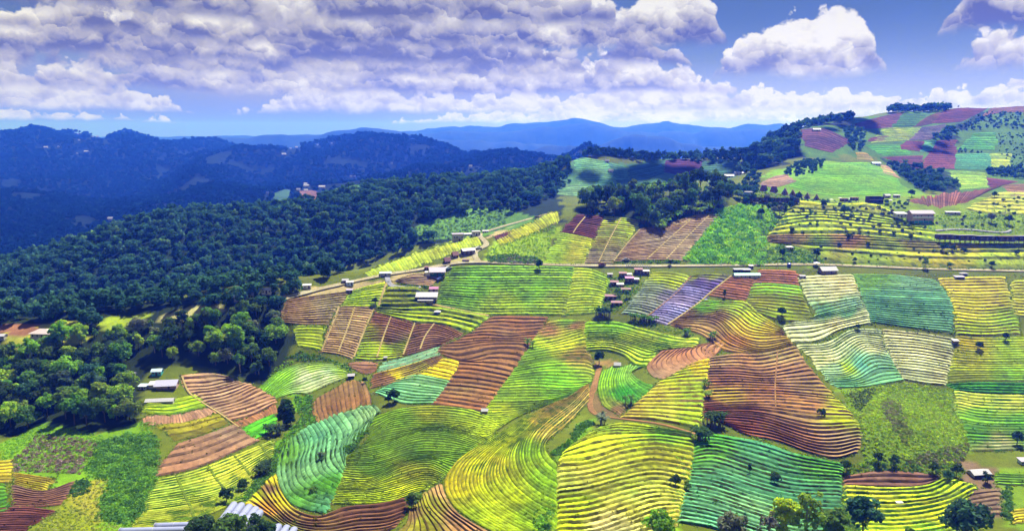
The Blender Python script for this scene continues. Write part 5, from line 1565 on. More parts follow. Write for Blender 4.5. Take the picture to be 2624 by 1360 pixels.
LM, LM2 = (.20, .42, .03), (.14, .33, .03)
scrub(B0, [(430, 1030), (500, 890), (640, 850), (780, 850), (795, 930), (785, 1060), (700, 1280), (640, 1310), (500, 1280), (515, 1190), (560, 1090), (470, 1060)], 1.5, 1.35, [(.05, .13, .025), (.085, .2, .03), (.065, .16, .035), (.11, .24, .03)], 'dark green thicket between the wood and the striped plot', 1, nleaf=40, leaf=.28)
scrub(B0, [(360, 1120), (410, 1075), (455, 1090), (440, 1145), (375, 1165)], 1.1, .9, [(.04, .1, .03), (.05, .12, .03)], 'small dark bush patch left of the thicket', 2)
scrub(M2, [(1430, 700), (1600, 665), (1740, 690), (1790, 760), (1730, 880), (1720, 1050), (1330, 1035), (1215, 1010), (1350, 850)], 2.3, 2.1, [LM, LM2, (.3, .48, .03), (.09, .22, .04), LM], 'lush lime-green thicket above the road right of the tan plot', 3, 395, 520, nleaf=46, leaf=.26)
scrub(B3, [(455, 630), (770, 585), (1020, 625), (1100, 920), (1050, 995), (570, 985), (545, 820)], 1.1, .5, [(.23, .34, .02), (.29, .39, .02), (.16, .25, .02), (.22, .27, .04)], 'rough grass tufts covering the olive knoll at the right', 4, squash=.6, nleaf=12, leaf=.9)
scrub(B3, [(655, 690), (700, 670), (745, 700), (800, 840), (765, 890), (700, 800)], 1.3, .95, [(.13, .14, .05), (.14, .2, .03), (.14, .13, .09)], 'dark withered brush on the olive knoll', 5)
scrub(B3, [(480, 650), (640, 610), (560, 740), (520, 720)], 1.5, .8, [(.05, .08, .025), (.07, .09, .03)], 'dark brush at the upper left of the olive knoll', 6)
scrub(B3, [(770, 970), (930, 930), (1090, 900), (1060, 1000), (800, 1000)], 1.3, .9, [(.12, .12, .06), (.12, .18, .03), (.14, .13, .08)], 'dark withered brush at the foot of the olive knoll', 7)
scrub(B0, [(70, 970), (190, 850), (330, 860), (500, 890), (400, 1050), (220, 1040), (60, 1035)], 1.3, .75, [(.20, .14, .15), (.16, .115, .12), (.12, .2, .03), (.17, .25, .03), (.15, .11, .10)], 'mixed purple-brown and green weeds at the left edge', 8)
scrub(B0, [(0, 900), (210, 800), (480, 850), (540, 860), (480, 895), (190, 855), (70, 960), (0, 985)], 1.1, .42, [(.14, .3, .02), (.11, .25, .02), (.2, .34, .02)], 'bright grass bank under the dark wood', 9)
scrub(B0, [(700, 785), (790, 790), (760, 850), (700, 850)], 1.0, .42, [(.12, .29, .02), (.17, .32, .02)], 'bright grass corner beside the curved pale bed', 10)
scrub(M2, [(0, 940), (380, 800), (440, 790), (350, 1000), (300, 1030), (0, 1020)], 1.6, .7, [(.22, .34, .02), (.26, .36, .02), (.12, .24, .02)], 'bright yellow-green slope of tall grass above the road junction', 11, 395, 500)
scrub(M2, [(0, 985), (120, 975), (300, 990), (340, 1035), (0, 1028)], 1.2, 1.1, [(.07, .14, .03), (.10, .2, .03), (.14, .14, .10)], 'shaggy roadside bushes at the road junction', 12, 395, 460)
scrub(M3, [(60, 830), (230, 795), (230, 830), (120, 880), (60, 880)], 1.5, 1.2, [(.06, .13, .03), (.09, .19, .03)], 'dark bushes at the left end of the grass terraces', 13, 395, 520)
scrub(M3, [(70, 1000), (200, 960), (330, 1000), (460, 1050), (455, 1080), (60, 1075)], 1.6, 1.1, [(.06, .14, .03), (.11, .22, .03), (.15, .26, .03)], 'mixed bushes along the road below the grey hut', 14, 395, 460)
scrub(B1, [(170, 560), (250, 480), (330, 470), (250, 530), (160, 600)], 1.1, .6, [(.16, .3, .02), (.2, .34, .02)], 'bright grass bank on the left of the pale pasture plot', 15)
scrub(B1, [(250, 470), (330, 430), (460, 460), (600, 520), (590, 545), (470, 480), (330, 480)], 1.2, .8, [(.05, .12, .025), (.08, .17, .025)], 'dark scrub along the top of the pale pasture plot', 16)
scrub(B1, [(300, 660), (390, 650), (430, 780), (330, 830), (270, 880), (200, 1040), (60, 1190), (40, 1170), (190, 960), (260, 850), (330, 770)], 1.2, .75, [(.08, .2, .02), (.12, .27, .02), (.06, .13, .025)], 'green scrub filling the gully beside the teal waves', 17)
scrub(B2, [(1250, 30), (1340, 35), (1340, 55), (1250, 50)], 1.5, .5, [(.2, .19, .1)], 'dry weeds behind the green-roofed shed', 18)
scrub(B2, [(940, 970), (1030, 960), (1010, 1080), (975, 1190), (960, 1300), (900, 1310), (930, 1180)], 1.2, .7, [(.17, .31, .02), (.22, .34, .02), (.1, .2, .02)], 'lime grass verge between the mound and the teal plot', 19)
scrub(B3, [(0, 850), (200, 930), (460, 985), (460, 1003), (200, 955), (0, 880)], 1.1, .6, [(.2, .29, .02), (.13, .22, .02)], 'grassy verge along the top of the large teal plot', 20)
scrub(B3, [(470, 1010), (600, 985), (930, 1000), (1060, 1010), (1080, 1060), (960, 1060), (700, 1030), (500, 1050)], 1.4, .85, [(.05, .11, .03), (.09, .18, .02), (.13, .22, .02)], 'bushy margin above the oval terraces', 21)
scrub(B3, [(1265, 1130), (1300, 1120), (1310, 1200), (1320, 1290), (1280, 1290)], 1.3, 1.0, [(.05, .12, .03), (.07, .15, .03)], 'dark bush strip at the lower right corner', 22)
scrub(B3, [(470, 1100), (480, 1180), (560, 1280), (640, 1400), (420, 1400), (440, 1230)], 1.3, .8, [(.07, .15, .03), (.11, .2, .03)], 'scrub left of the oval terraces', 23)
scrub(B2, [(530, 290), (800, 280), (900, 310), (1050, 350), (1040, 362), (880, 335), (760, 305)], 1.3, .6, [(.09, .18, .02), (.14, .22, .03)], 'weedy bank above the curved green terraces', 24)
scrub(B2, [(600, 60), (780, 60), (780, 90), (720, 180), (640, 250), (560, 240), (590, 140)], 1.6, .75, [(.12, .24, .02), (.17, .28, .02), (.06, .13, .03)], 'leafy garden around the red-roofed huts', 25, 300, 430)
hedge(B1, [(690, 780), (640, 850), (610, 900), (575, 940)], 3.0, 1.0, 1.1, [(.06, .14, .02), (.09, .2, .02), (.045, .1, .02)], 'bushy green hedge between the teal waves and the olive plot', 30)
hedge(B1, [(1270, 255), (1230, 300), (1190, 340)], 1.4, .9, .7, [(.06, .13, .02), (.1, .19, .03)], 'short hedge at the top corner of the red-brown terraces', 31)
hedge(B2, [(420, 880), (460, 830), (510, 795)], 2.6, 1.0, 1.2, [(.045, .11, .02), (.07, .16, .02)], 'dark green bushes between the hill spur and the mound', 32)
hedge(B2, [(310, 970), (360, 930), (420, 890)], 2.2, 1.0, 1.0, [(.08, .19, .02), (.06, .13, .02)], 'green bushes below the dark bushes of the hill spur', 33)
hedge(B2, [(320, 1170), (300, 1240), (280, 1330)], 3.4, 1.1, 1.2, [(.1, .24, .02), (.07, .17, .03), (.15, .3, .03)], 'bright bushy hedge between the hill spur and the mound', 34)
hedge(M2, [(770, 1028), (900, 1024), (1040, 1024), (1190, 1020)], 1.8, 1.2, 1.1, [(.06, .13, .025), (.09, .18, .03)], 'clipped dark hedge along the road below the tan plot', 35)
hedge(M1, [(1010, 1160), (1090, 1170), (1210, 1178)], 1.4, .9, .8, [(.07, .13, .02), (.1, .17, .02)], 'low hedge around the tan plot in the road loop', 36)
hedge(B3, [(610, 290), (760, 305), (1015, 342)], 1.2, .9, .6, [(.12, .21, .02), (.08, .15, .02)], 'grassy hedge below the blue-green cabbage plot', 37)
hedge(B3, [(240, 395), (400, 365), (520, 310)], 1.2, .9, .55, [(.13, .22, .02), (.1, .16, .02)], 'grassy hedge between the two cream striped plots', 38)
hedge(B1, [(960, 1130), (1060, 1060), (1200, 960), (1330, 850)], 1.2, .9, .6, [(.16, .25, .02), (.12, .19, .02)], 'grassy bank between the olive plot and the hill spur', 39)
hedge(B1, [(20, 1190), (80, 1140), (140, 1080), (190, 1000)], 3.0, 1.1, 1.2, [(.05, .12, .02), (.07, .15, .03)], 'dark hedge at the right end of the striped plot', 40)
hedge(M3, [(1290, 805), (1400, 800), (1500, 790)], 2.0, 1.4, 1.0, [(.12, .2, .03), (.07, .14, .03), (.2, .3, .03)], 'flower hedge right of the big house', 41)

scrub(M1, [(1080, 830), (1250, 770), (1450, 710), (1700, 700), (1700, 790), (1340, 880), (1180, 905)], 3.0, 1.1, [(.07, .14, .06), (.12, .2, .07), (.05, .1, .05)], 'pale green glade on the wooded slope', 60, 400, 900)

scrub(B0, [(160, 1330), (330, 1190), (500, 1290), (640, 1320), (640, 1420), (60, 1420)], 1.1, .42, [(.2, .24, .04), (.15, .2, .03), (.25, .27, .07)], 'dry grass tufts in the lower left corner', 61)
scrub(B0, [(330, 1160), (470, 1085), (550, 1075), (505, 1290), (400, 1240)], 1.2, .4, [(.27, .26, .1), (.22, .22, .07), (.16, .2, .04)], 'dry pale grass beside the dark thicket', 62)
scrub(M3, [(1130, 775), (1550, 745), (2070, 800), (2070, 880), (1580, 900), (1200, 880)], 2.2, .75, [(.2, .3, .03), (.13, .24, .03), (.26, .34, .03)], 'flower beds and bushes of the resort garden', 63, 395, 560)
scrub(M3, [(880, 770), (970, 760), (1150, 830), (1150, 900), (980, 850)], 2.0, .6, [(.1, .26, .03), (.16, .3, .03)], 'green slope of bushes below the big house', 64, 395, 520)
scrub(M3, [(20, 610), (300, 680), (300, 700), (20, 690)], 2.4, .8, [(.14, .24, .03), (.2, .3, .03), (.07, .13, .03)], 'shrubby ground among the upper cabins', 65, 470, 560)
scrub(M3, [(90, 1080), (460, 1082), (1100, 1106), (2070, 1122), (2070, 1132), (1100, 1118), (460, 1094), (90, 1090)], 1.6, .6, [(.12, .2, .03), (.18, .26, .03), (.2, .18, .07)], 'weedy verge on the upper side of the road', 66, 390, 430)
scrub(B3, [(240, 20), (520, 40), (930, 50), (1300, 45), (1710, 60), (1710, 75), (1100, 58), (930, 72), (520, 46), (240, 55)], 1.5, .5, [(.13, .22, .03), (.18, .24, .04), (.22, .2, .1)], 'weedy verge on the lower side of the road', 67, 380, 420)

# ------------------------------------------------------------------ buildings
W_WHITE = mat_plain('white_metal_roof', (.38, .37, .40), .6, .4, .7, 1.6, 0.0, (3, .5, 1))
W_LILAC = mat_plain('lilac_metal_roof', (.36, .35, .48), .5, .4, .4, 1.2, 0.0, (6, 1, 1))
W_MAUVE = mat_plain('mauve_metal_roof', (.30, .25, .34), .55, .4, .3, 1.2, 0.0, (6, 1, 1))
W_MAROON = mat_plain('maroon_roof', (.16, .055, .07), .6, .3, .35, 1.2)
W_MAGENTA = mat_plain('magenta_roof', (.34, .10, .26), .55, .35, .3, 1.2)
W_TEAL = mat_plain('teal_metal_roof', (.02, .36, .27), .5, .4, .25, 1.0, 0.0, (6, 1, 1))
W_GREY = mat_plain('grey_roof', (.26, .25, .28), .7, .3, .35, 1.2)
W_BROWNROOF = mat_plain('brown_roof', (.17, .11, .10), .75, .2, .4, 1.5)
W_PINKROOF = mat_plain('pale_pink_roof', (.46, .38, .37), .6, .3, .25, 1.2)
W_BLUEROOF = mat_plain('pale_blue_roof', (.42, .55, .72), .5, .4, .25, 1.2)
W_WOOD = mat_plain('dark_wood_wall', (.065, .038, .040), .85, .15, .5, 2.0, 0.0, (5, 5, .6))
W_TIMBER = mat_plain('weathered_timber_wall', (.20, .15, .12), .85, .15, .5, 2.0, 0.0, (5, 5, .6))
W_CONC = mat_plain('concrete_wall', (.40, .38, .37), .85, .2, .35, 1.0)
W_PINK = mat_plain('pinkish_wall', (.46, .31, .28), .85, .2, .3, 1.0)
W_CREAM = mat_plain('cream_wall', (.62, .57, .48), .85, .2, .25, 1.0)
W_DKTEAL = mat_plain('dark_teal_wall', (.02, .12, .13), .75, .2, .35, 1.5)
W_TEALCLOTH = mat_plain('teal_sheet', (.05, .34, .32), .7, .3, .3, 1.5)
W_BLUE = mat_plain('blue_plastic', (.02, .025, .36), .35, .5, .2, 1.5)
W_POST = mat_plain('white_painted_post', (.72, .72, .70), .7, .3, .2, 3.0)
W_YELLOW = mat_plain('yellow_paint', (.62, .46, .04), .6, .3, .25, 2.0)
W_STEEL = mat_plain('galvanised_pole', (.48, .48, .50), .45, .5, .2, 3.0)
W_TYRE = mat_plain('black_rubber', (.015, .015, .016), .85, .2, .2, 4.0)
W_FILM = mat_plain('lilac_plastic_film', (.24, .26, .40), .35, .5, .22, .8, 0.0, (1, 1, 1))


def mat_glass_dark():
    m, t, out = new_mat('window_glass')
    principled(t, out, (.02, .025, .035, 1), .08, .6)
    return m


W_GLASS = mat_glass_dark()


def house(label, pos, w, d, h, yaw=0.0, roof='gable', wall=W_TIMBER, roofm=W_WHITE, rise=1.2, over=.5, name='house', cat='house', stilts=0.0, porch=0.0, nwin=2, sheet=LAND, sink=.25, deck=False, doors=1, open_front=False, scale=.9):
    """x along the front, the front faces -y; walls, roof, door, windows, posts as parts"""
    P = sheet.hit([pos[0]], [pos[1]])[0]
    P[2] -= sink
    root = empty(name, P, R(yaw))
    if scale != 1.0:
        root.scale = (scale,) * 3
    z0 = stilts
    x, y = w / 2, d / 2
    mb = MB()
    if open_front:
        t = .15
        mb.box(-x, x, y - t, y, z0, z0 + h).box(-x, -x + t, -y, y - t, z0, z0 + h).box(x - t, x, -y, y - t, z0, z0 + h)
        mb.box(-x + t, x - t, -y, y - t, z0 - .12, z0 + .02)
    else:
        mb.box(-x, x, -y, y, z0 - (1.2 if not stilts else .15), z0 + h)
    zt = z0 + h
    if roof == 'gable':
        mb.add([(-x, -y, zt), (-x, y, zt), (-x, 0, zt + rise * .96)], [[0, 2, 1]]).add([(x, -y, zt), (x, y, zt), (x, 0, zt + rise * .96)], [[0, 1, 2]])
    mb.build('wall', wall, root)
    o = over
    rf = MB()
    yf = -y - porch
    if roof == 'gable':
        sl = rise / y
        rf.slab([(-x - o, yf - o, zt + .1 - sl * (o + porch * .6)), (x + o, yf - o, zt + .1 - sl * (o + porch * .6)), (x + o, 0, zt + .1 + rise), (-x - o, 0, zt + .1 + rise)], .12)
        rf.slab([(-x - o, 0, zt + .1 + rise), (x + o, 0, zt + .1 + rise), (x + o, y + o, zt + .1 - sl * o), (-x - o, y + o, zt + .1 - sl * o)], .12)
    elif roof == 'shed':
        rf.slab([(-x - o, yf - o, zt + .15), (x + o, yf - o, zt + .15), (x + o, y + o, zt + .15 + rise), (-x - o, y + o, zt + .15 + rise)], .12)
        mb2 = MB()
        mb2.add([(-x, -y, zt), (-x, y, zt), (-x, y, zt + rise)], [[0, 2, 1]]).add([(x, -y, zt), (x, y, zt), (x, y, zt + rise)], [[0, 1, 2]]).add([(-x, y, zt), (x, y, zt), (x, y, zt + rise), (-x, y, zt + rise)], [[0, 3, 2, 1]])
        mb2.build('gable_wall', wall, root)
    elif roof == 'shed_back':
        rf.slab([(-x - o, yf - o, zt + .15 + rise), (x + o, yf - o, zt + .15 + rise), (x + o, y + o, zt + .15), (-x - o, y + o, zt + .15)], .12)
    elif roof == 'hip':
        r = max(.3, x - y)
        a, b, c, e = (-x - o, yf - o, zt), (x + o, yf - o, zt), (x + o, y + o, zt), (-x - o, y + o, zt)
        p, q = (-r, 0, zt + rise), (r, 0, zt + rise)
        rf.add([a, b, c, e, p, q], [[0, 1, 5, 4], [1, 2, 5], [2, 3, 4, 5], [3, 0, 4], [3, 2, 1, 0]])
    elif roof == 'flat':
        rf.box(-x - o, x + o, yf - o, y + o, zt, zt + .18)
    rf.build('roof', roofm, root)
    if stilts:
        n = max(2, int(w / 2.6) + 1)
        for i in range(n):
            for s in (-1, 1):
                xx = -x + .15 + (w - .3) * i / (n - 1)
                MB().box(xx - .09, xx + .09, s * (y - .15) - .09, s * (y - .15) + .09, -3.2, z0).build('stilt', W_WOOD, root)
    if deck or porch:
        MB().box(-x, x, -y - max(porch, 1.2), -y, z0 - .15, z0).build('porch_floor', W_TIMBER, root)
        n = max(2, int(w / 3) + 1)
        for i in range(n):
            xx = -x + .1 + (w - .2) * i / (n - 1)
            MB().box(xx - .06, xx + .06, -y - max(porch, 1.2) + .05, -y - max(porch, 1.2) + .17, z0 - (2.6 if stilts else .4), z0 + (h - .1 if porch else 1.0)).build('porch_post', W_WOOD, root)
        if not porch:
            MB().box(-x, x, -y - 1.2, -y - 1.1, z0 + .9, z0 + 1.0).build('railing', W_TIMBER, root)
    if not open_front and h > 1.4:
        slots = nwin + doors
        for i in range(slots):
            cx = -x + w * (i + .5) / slots
            if i == slots // 2 and doors:
                dr = MB().box(cx - .45, cx + .45, -y - .06, -y + .02, z0, z0 + min(2.0, h - .2)).build('door', W_WOOD if wall is not W_WOOD else W_TIMBER, root)
                MB().box(cx + .28, cx + .34, -y - .10, -y - .06, z0 + .95, z0 + 1.05).build('handle', W_STEEL, dr)
            else:
                wd = MB().box(cx - .5, cx + .5, -y - .05, -y + .02, z0 + h * .36, z0 + h * .80).build('window', W_CREAM, root)
                MB().box(cx - .42, cx + .42, -y - .07, -y - .03, z0 + h * .40, z0 + h * .76).build('pane', W_GLASS, wd)
    tag(root, label, cat)
    return root


def group(o, g):
    o['group'] = g
    return o


# along the ridge road
hb = house('dark teal two-tone house with mauve roof beside the road bend', (1121, 704), 9.0, 6.0, 3.6, 6, 'gable', W_DKTEAL, W_MAUVE, 1.5, .6, porch=1.6)
MB().box(-7.6, -4.52, -2.4, 1.5, -.8, 2.3).box(-7.8, -4.53, -2.7, 1.8, 2.3, 2.45).build('annex', W_CREAM, hb)
house('small magenta-roofed hut above the white-roofed long house', (1112, 746), 4.8, 3.4, 2.2, 3, 'gable', W_TIMBER, W_MAGENTA, .9, .4, 'hut', 'hut')
hl = house('long white-roofed house below the magenta hut', (1095, 764), 11.5, 5.0, 2.7, 0, 'gable', W_MAUVE, W_WHITE, 1.2, .7, porch=1.4)
house('lower white-roofed shed in front of the long white-roofed house', (1091, 775), 8.4, 3.4, 1.9, 0, 'shed', W_TIMBER, W_WHITE, .7, .4, 'shed', 'shed')
house('little white-roofed shelter on the narrow grass terrace', (1121, 804), 2.6, 2.0, 1.7, 0, 'hip', W_TIMBER, W_WHITE, .8, .6, 'shelter', 'shelter', open_front=True)
house('dark pointed hut above the road, lower of two', (1146, 672), 3.4, 3.4, 1.6, 20, 'gable', W_WOOD, W_MAROON, 1.9, .4, 'hut', 'hut')
house('dark pointed hut above the road, upper of two', (1166, 657), 3.4, 3.4, 1.6, 25, 'gable', W_WOOD, W_MAROON, 1.9, .4, 'hut', 'hut')
house('mauve-roofed long hut beside the parked white car', (1199, 649), 8.5, 4.0, 2.6, 28, 'gable', W_WOOD, W_MAUVE, 1.1, .5, 'hut', 'hut', deck=True)
house('low brown shed on bare ground inside the road fork', (1194, 668), 4.2, 2.2, .9, 0, 'shed', W_TIMBER, W_BROWNROOF, .3, .2, 'shed', 'shed', nwin=0)
big = house('two-storey grey building at the far end of the crest strip', (1173, 617), 7.0, 5.0, 5.2, 14, 'flat', W_CONC, W_MAUVE, 0, .6, 'building', 'building', nwin=3)
MB().box(-3.5, 3.5, -3.6, -2.52, 2.5, 2.65).build('balcony', W_CONC, big)
house('white flat-roofed row house beside the crest road', (1200, 606), 8.0, 4.0, 2.6, 16, 'shed', W_CONC, W_WHITE, .5, .4)
house('white boxy house at the top of the crest road', (1220, 603), 5.5, 4.0, 3.2, 14, 'flat', W_CREAM, W_WHITE, 0, .3)
house('white shed beyond the top of the crest road', (1244, 596), 5.4, 3.0, 1.8, 8, 'shed', W_CONC, W_WHITE, .4, .3, 'shed', 'shed')
house('small dark shed on the verge left of the teal house', (1093, 691), 2.2, 2.0, 2.0, 0, 'shed', W_WOOD, W_MAROON, .3, .2, 'shed', 'shed', nwin=0)
house('pale blue-roofed shed on the ridge side of the road', (988, 705), 6.5, 2.8, 1.7, 10, 'shed', W_CONC, W_BLUEROOF, .4, .3, 'shed', 'shed')
house('white-roofed blue shed at the left end of the road verge', (897, 729), 4.0, 3.0, 2.0, 12, 'gable', W_BLUEROOF, W_WHITE, .7, .3, 'shed', 'shed', nwin=1)
house('grey-roofed lean-to behind the white-roofed blue shed', (885, 724), 3.4, 2.6, 1.8, 12, 'shed', W_TIMBER, W_GREY, .4, .3, 'shed', 'shed', nwin=0)
house('dark shed at the corner of the bright yellow-green plot', (896, 748), 3.2, 2.0, 1.5, 6, 'shed', W_WOOD, W_MAUVE, .4, .3, 'shed', 'shed', nwin=0)
house('white roadside shed near the treetops', (787, 737), 4.4, 2.6, 1.8, 14, 'shed', W_CREAM, W_WHITE, .4, .3, 'shed', 'shed', nwin=1)
house('white-roofed cottage half hidden behind the ridge trees, right one', (684, 750), 5.0, 3.4, 2.3, 10, 'gable', W_CREAM, W_WHITE, .9, .4)
house('white-roofed cottage half hidden behind the ridge trees, middle one', (640, 763), 4.2, 3.0, 2.3, 8, 'gable', W_CONC, W_WHITE, .9, .4)
house('white-roofed cottage half hidden behind the ridge trees, left one', (611, 768), 4.0, 3.0, 2.4, 8, 'gable', W_CONC, W_BLUEROOF, .9, .4)
# west farms
house('lone house with pale pink hip roof on the left ridge', (113, 862), 9.6, 6.0, 2.7, -4, 'hip', W_CONC, W_PINKROOF, 1.8, .8, nwin=3)
house('pale shed cut by the left edge of the picture', (4, 866), 4.5, 3.0, 1.8, 0, 'gable', W_CONC, W_WHITE, .7, .3, 'shed', 'shed')
house('small teal hut with pale roof at the wood edge', (404, 958), 4.4, 3.0, 2.2, 6, 'gable', W_TEALCLOTH, W_BLUEROOF, .8, .4, 'hut', 'hut')
hf = house('long lilac-roofed farmhouse below the teal hut', (430, 990), 9.0, 4.4, 2.5, 8, 'gable', W_PINK, W_LILAC, 1.1, .6, porch=1.3, nwin=3)
MB().box(-8.0, -4.52, -1.6, 1.9, -.8, 2.0).build('annex_wall', W_CONC, hf)
MB().slab([(-8.4, -2.1, 2.1), (-4.53, -2.1, 2.1), (-4.53, 2.2, 2.7), (-8.4, 2.2, 2.7)], .1).build('annex_roof', W_WHITE, hf)
house('long low white-roofed shed above the yellow-green strip', (411, 1030), 11.6, 3.0, 1.3, 7, 'gable', W_CONC, W_WHITE, .8, .4, 'shed', 'shed', nwin=4)
house('small pale blue roof half hidden left of the farmhouse', (368, 995), 3.4, 2.4, 1.7, 0, 'shed', W_CONC, W_BLUEROOF, .4, .3, 'shed', 'shed')
house('white roof half hidden in the dark wood', (335, 968), 4.0, 3.0, 2.2, 10, 'gable', W_CONC, W_WHITE, .8, .4, 'hut', 'hut')
house('tiny grey-roofed hut at the edge of the ploughed tan slope', (900, 968), 3.0, 2.0, 1.5, 10, 'shed', W_WOOD, W_GREY, .5, .3, 'hut', 'hut', open_front=True)
house('tiny white-roofed stilt hut at the foot of the wavy brown terraces', (1242, 1060), 2.3, 1.8, 1.3, 0, 'gable', W_TIMBER, W_WHITE, .6, .3, 'hut', 'hut', stilts=.7, nwin=0)
house('white-roofed field hut beside the lone dark tree', (1582, 938), 2.9, 2.4, 1.4, -8, 'gable', W_CONC, W_WHITE, .9, .4, 'hut', 'hut')
house('tiny grey shelter on the pale teal strip', (988, 920), 1.6, 1.4, 1.2, 0, 'shed', W_TIMBER, W_GREY, .3, .2, 'shelter', 'shelter', open_front=True)
# red-roofed huts in two columns below the road
RH = 'red-roofed huts below the road'
for lab, p, w, d, h, rm in [
    ('maroon box hut nearest the road, left one of a pair', (1636, 699), 4.8, 3.2, 2.6, W_MAROON), ('maroon hut with pale roof nearest the road', (1654, 701), 4.2, 2.8, 2.0, W_PINKROOF),
    ('maroon box hut at the left of the second step', (1596, 709), 4.4, 3.0, 2.6, W_MAROON), ('low hut with white roof on the second step', (1611, 708), 3.4, 2.4, 1.6, W_WHITE),
    ('brightest maroon-roofed hut in the middle of the steps', (1613, 722), 5.0, 3.0, 2.8, W_MAGENTA), ('maroon hut with white roof in the middle of the steps', (1629, 722), 3.6, 2.6, 2.0, W_WHITE),
    ('maroon hut on the left of the fourth step', (1574, 729), 4.6, 2.8, 2.0, W_MAROON), ('dark hut with white roof on the fourth step', (1589, 735), 3.8, 2.6, 2.0, W_WHITE),
    ('brown open shelter below the white-roofed huts', (1602, 746), 6.4, 2.8, 1.6, W_BROWNROOF), ('maroon-roofed hut with white shutter among bushes', (1564, 766), 6.2, 3.0, 2.2, W_MAROON), ('lowest maroon-roofed hut among the bushes', (1580, 781), 6.0, 2.6, 1.8, W_MAROON)]:
    group(house(lab, p, w, d, h, -4, 'shed', W_WOOD, rm, .5, .35, 'hut', 'hut', nwin=1), RH)
house('small grey hut left of the maroon huts', (1563, 707), 3.0, 2.0, 1.5, 0, 'shed', W_CONC, W_GREY, .4, .3, 'hut', 'hut', nwin=0)
# by the road in the middle and right
gs = house('long low greenhouse shed with teal roof below the road', (1913, 710), 16.0, 4.0, 1.9, 2, 'gable', W_CONC, W_TEAL, 1.0, .3, 'greenhouse', 'greenhouse', nwin=5)
house('dark open shelter between the road and the teal-roofed shed', (1890, 695), 5.0, 2.6, 1.5, 4, 'shed', W_WOOD, W_GREY, .4, .3, 'shelter', 'shelter', open_front=True)
house('grey lean-to right behind the teal-roofed shed', (1912, 695), 4.8, 2.4, 1.4, 2, 'shed', W_WOOD, W_LILAC, .4, .3, 'shed', 'shed', nwin=0)
house('tiny dark kiosk on the road edge', (1924, 686), 2.6, 2.0, 1.6, 0, 'shed', W_WOOD, W_WHITE, .3, .3, 'kiosk', 'kiosk', nwin=0)
wh = house('grey timber house with white gable roof below the road', (2120, 699), 9.6, 5.4, 2.6, 6, 'gable', W_TIMBER, W_WHITE, 1.7, .7, deck=True, nwin=3)
house('small grey hut at the corner of the cream striped plot', (2056, 712), 3.6, 2.4, 1.6, 0, 'shed', W_CONC, W_GREY, .3, .2, 'hut', 'hut', nwin=1)
house('grey block hut on the lower grass terraces', (2022, 640), 4.4, 3.0, 2.2, 6, 'shed', W_CONC, W_WHITE, .3, .2, 'hut', 'hut', nwin=2)
house('dark grey roadside stall below the east road', (2457, 715), 5.6, 2.6, 1.8, 0, 'shed', W_GREY, W_MAUVE, .4, .3, 'stall', 'stall', open_front=True)
house('grey canopy on posts beside the east road', (2469, 705), 3.6, 2.4, 1.6, 0, 'hip', W_STEEL, W_GREY, .6, .5, 'canopy', 'canopy', open_front=True)
# hillside resort
bh = house('big two-storey house with mauve roof and pink lower wall', (2357, 566), 16.0, 7.0, 6.4, 0, 'gable', W_PINK, W_MAUVE, 1.8, .8, nwin=5)
MB().box(-7.9, 7.9, -4.9, -3.52, 3.0, 3.2).build('balcony', W_CREAM, bh)
MB().box(-7.9, 7.9, -4.92, -4.84, 3.2, 4.0).build('railing', W_POST, bh)
MB().box(-6.0, 7.0, -3.8, -3.53, -1.2, .9).build('teal_skirt', W_TEALCLOTH, bh)
for i in range(5):
    MB().box(-7.6 + 3.75 * i, -7.4 + 3.75 * i, -4.9, -4.7, -1.0, 3.0).build('porch_post', W_CONC, bh)
ah = house('white-roofed wing on stilts left of the big mauve-roofed house', (2305, 564), 7.6, 5.0, 2.8, 0, 'shed', W_CONC, W_WHITE, .9, .5, stilts=2.4)
house('long white-roofed shed in the garden right of the big house', (2441, 548), 9.8, 3.0, 1.6, -8, 'shed', W_CONC, W_WHITE, .4, .4, 'shed', 'shed', nwin=3)
pv = house('dark open pavilion with maroon roof full of white tables', (2240, 519), 11.5, 6.5, 5.0, 0, 'shed_back', W_WOOD, W_MAROON, .6, .6, 'pavilion', 'pavilion', open_front=True)
MB().box(-5.6, 5.6, -3.2, 3.0, 2.2, 2.4).build('upper_floor', W_WOOD, pv)
MB().box(-5.7, 5.7, -3.34, -3.26, 2.4, 3.3).build('railing', W_TIMBER, pv)
for i in range(8):
    for s in (0, 1):
        MB().box(-5.0 + 1.4 * i - .4, -5.0 + 1.4 * i + .4, -2.9 + .6 * (i % 2), -2.3 + .6 * (i % 2), .7 + 2.4 * s, .78 + 2.4 * s).build('table', W_POST, pv)
house('white-gabled hut at the right end of the pavilion', (2272, 507), 4.6, 3.4, 2.4, 10, 'gable', W_MAUVE, W_WHITE, 1.0, .4, 'hut', 'hut')
house('grey hut beyond the right end of the pavilion', (2297, 506), 4.6, 3.0, 2.0, -8, 'shed', W_CONC, W_GREY, .5, .3, 'hut', 'hut')
house('dark deck cabin left of the pavilion, right one', (2188, 520), 5.6, 3.0, 2.2, 0, 'flat', W_WOOD, W_MAROON, 0, .5, 'cabin', 'cabin', stilts=2.4, deck=True)
house('dark deck cabin left of the pavilion, left one', (2162, 520), 5.6, 3.0, 2.2, 0, 'flat', W_WOOD, W_MAROON, 0, .5, 'cabin', 'cabin', stilts=1.6, deck=True)
CB = 'dark cabins in a row below the pointed huts'
for i, (x, word) in enumerate([(1925, 'first'), (1962, 'second'), (1996, 'third'), (2029, 'fourth')]):
    group(house('dark flat-roofed cabin, %s from the left in the upper row' % word, (x, 519 + i * .6), 8.2, 4.0, 2.3, 0, 'shed_back', W_WOOD, W_MAROON, .5, .7, 'cabin', 'cabin', stilts=1.0, deck=True, scale=1.1), CB)
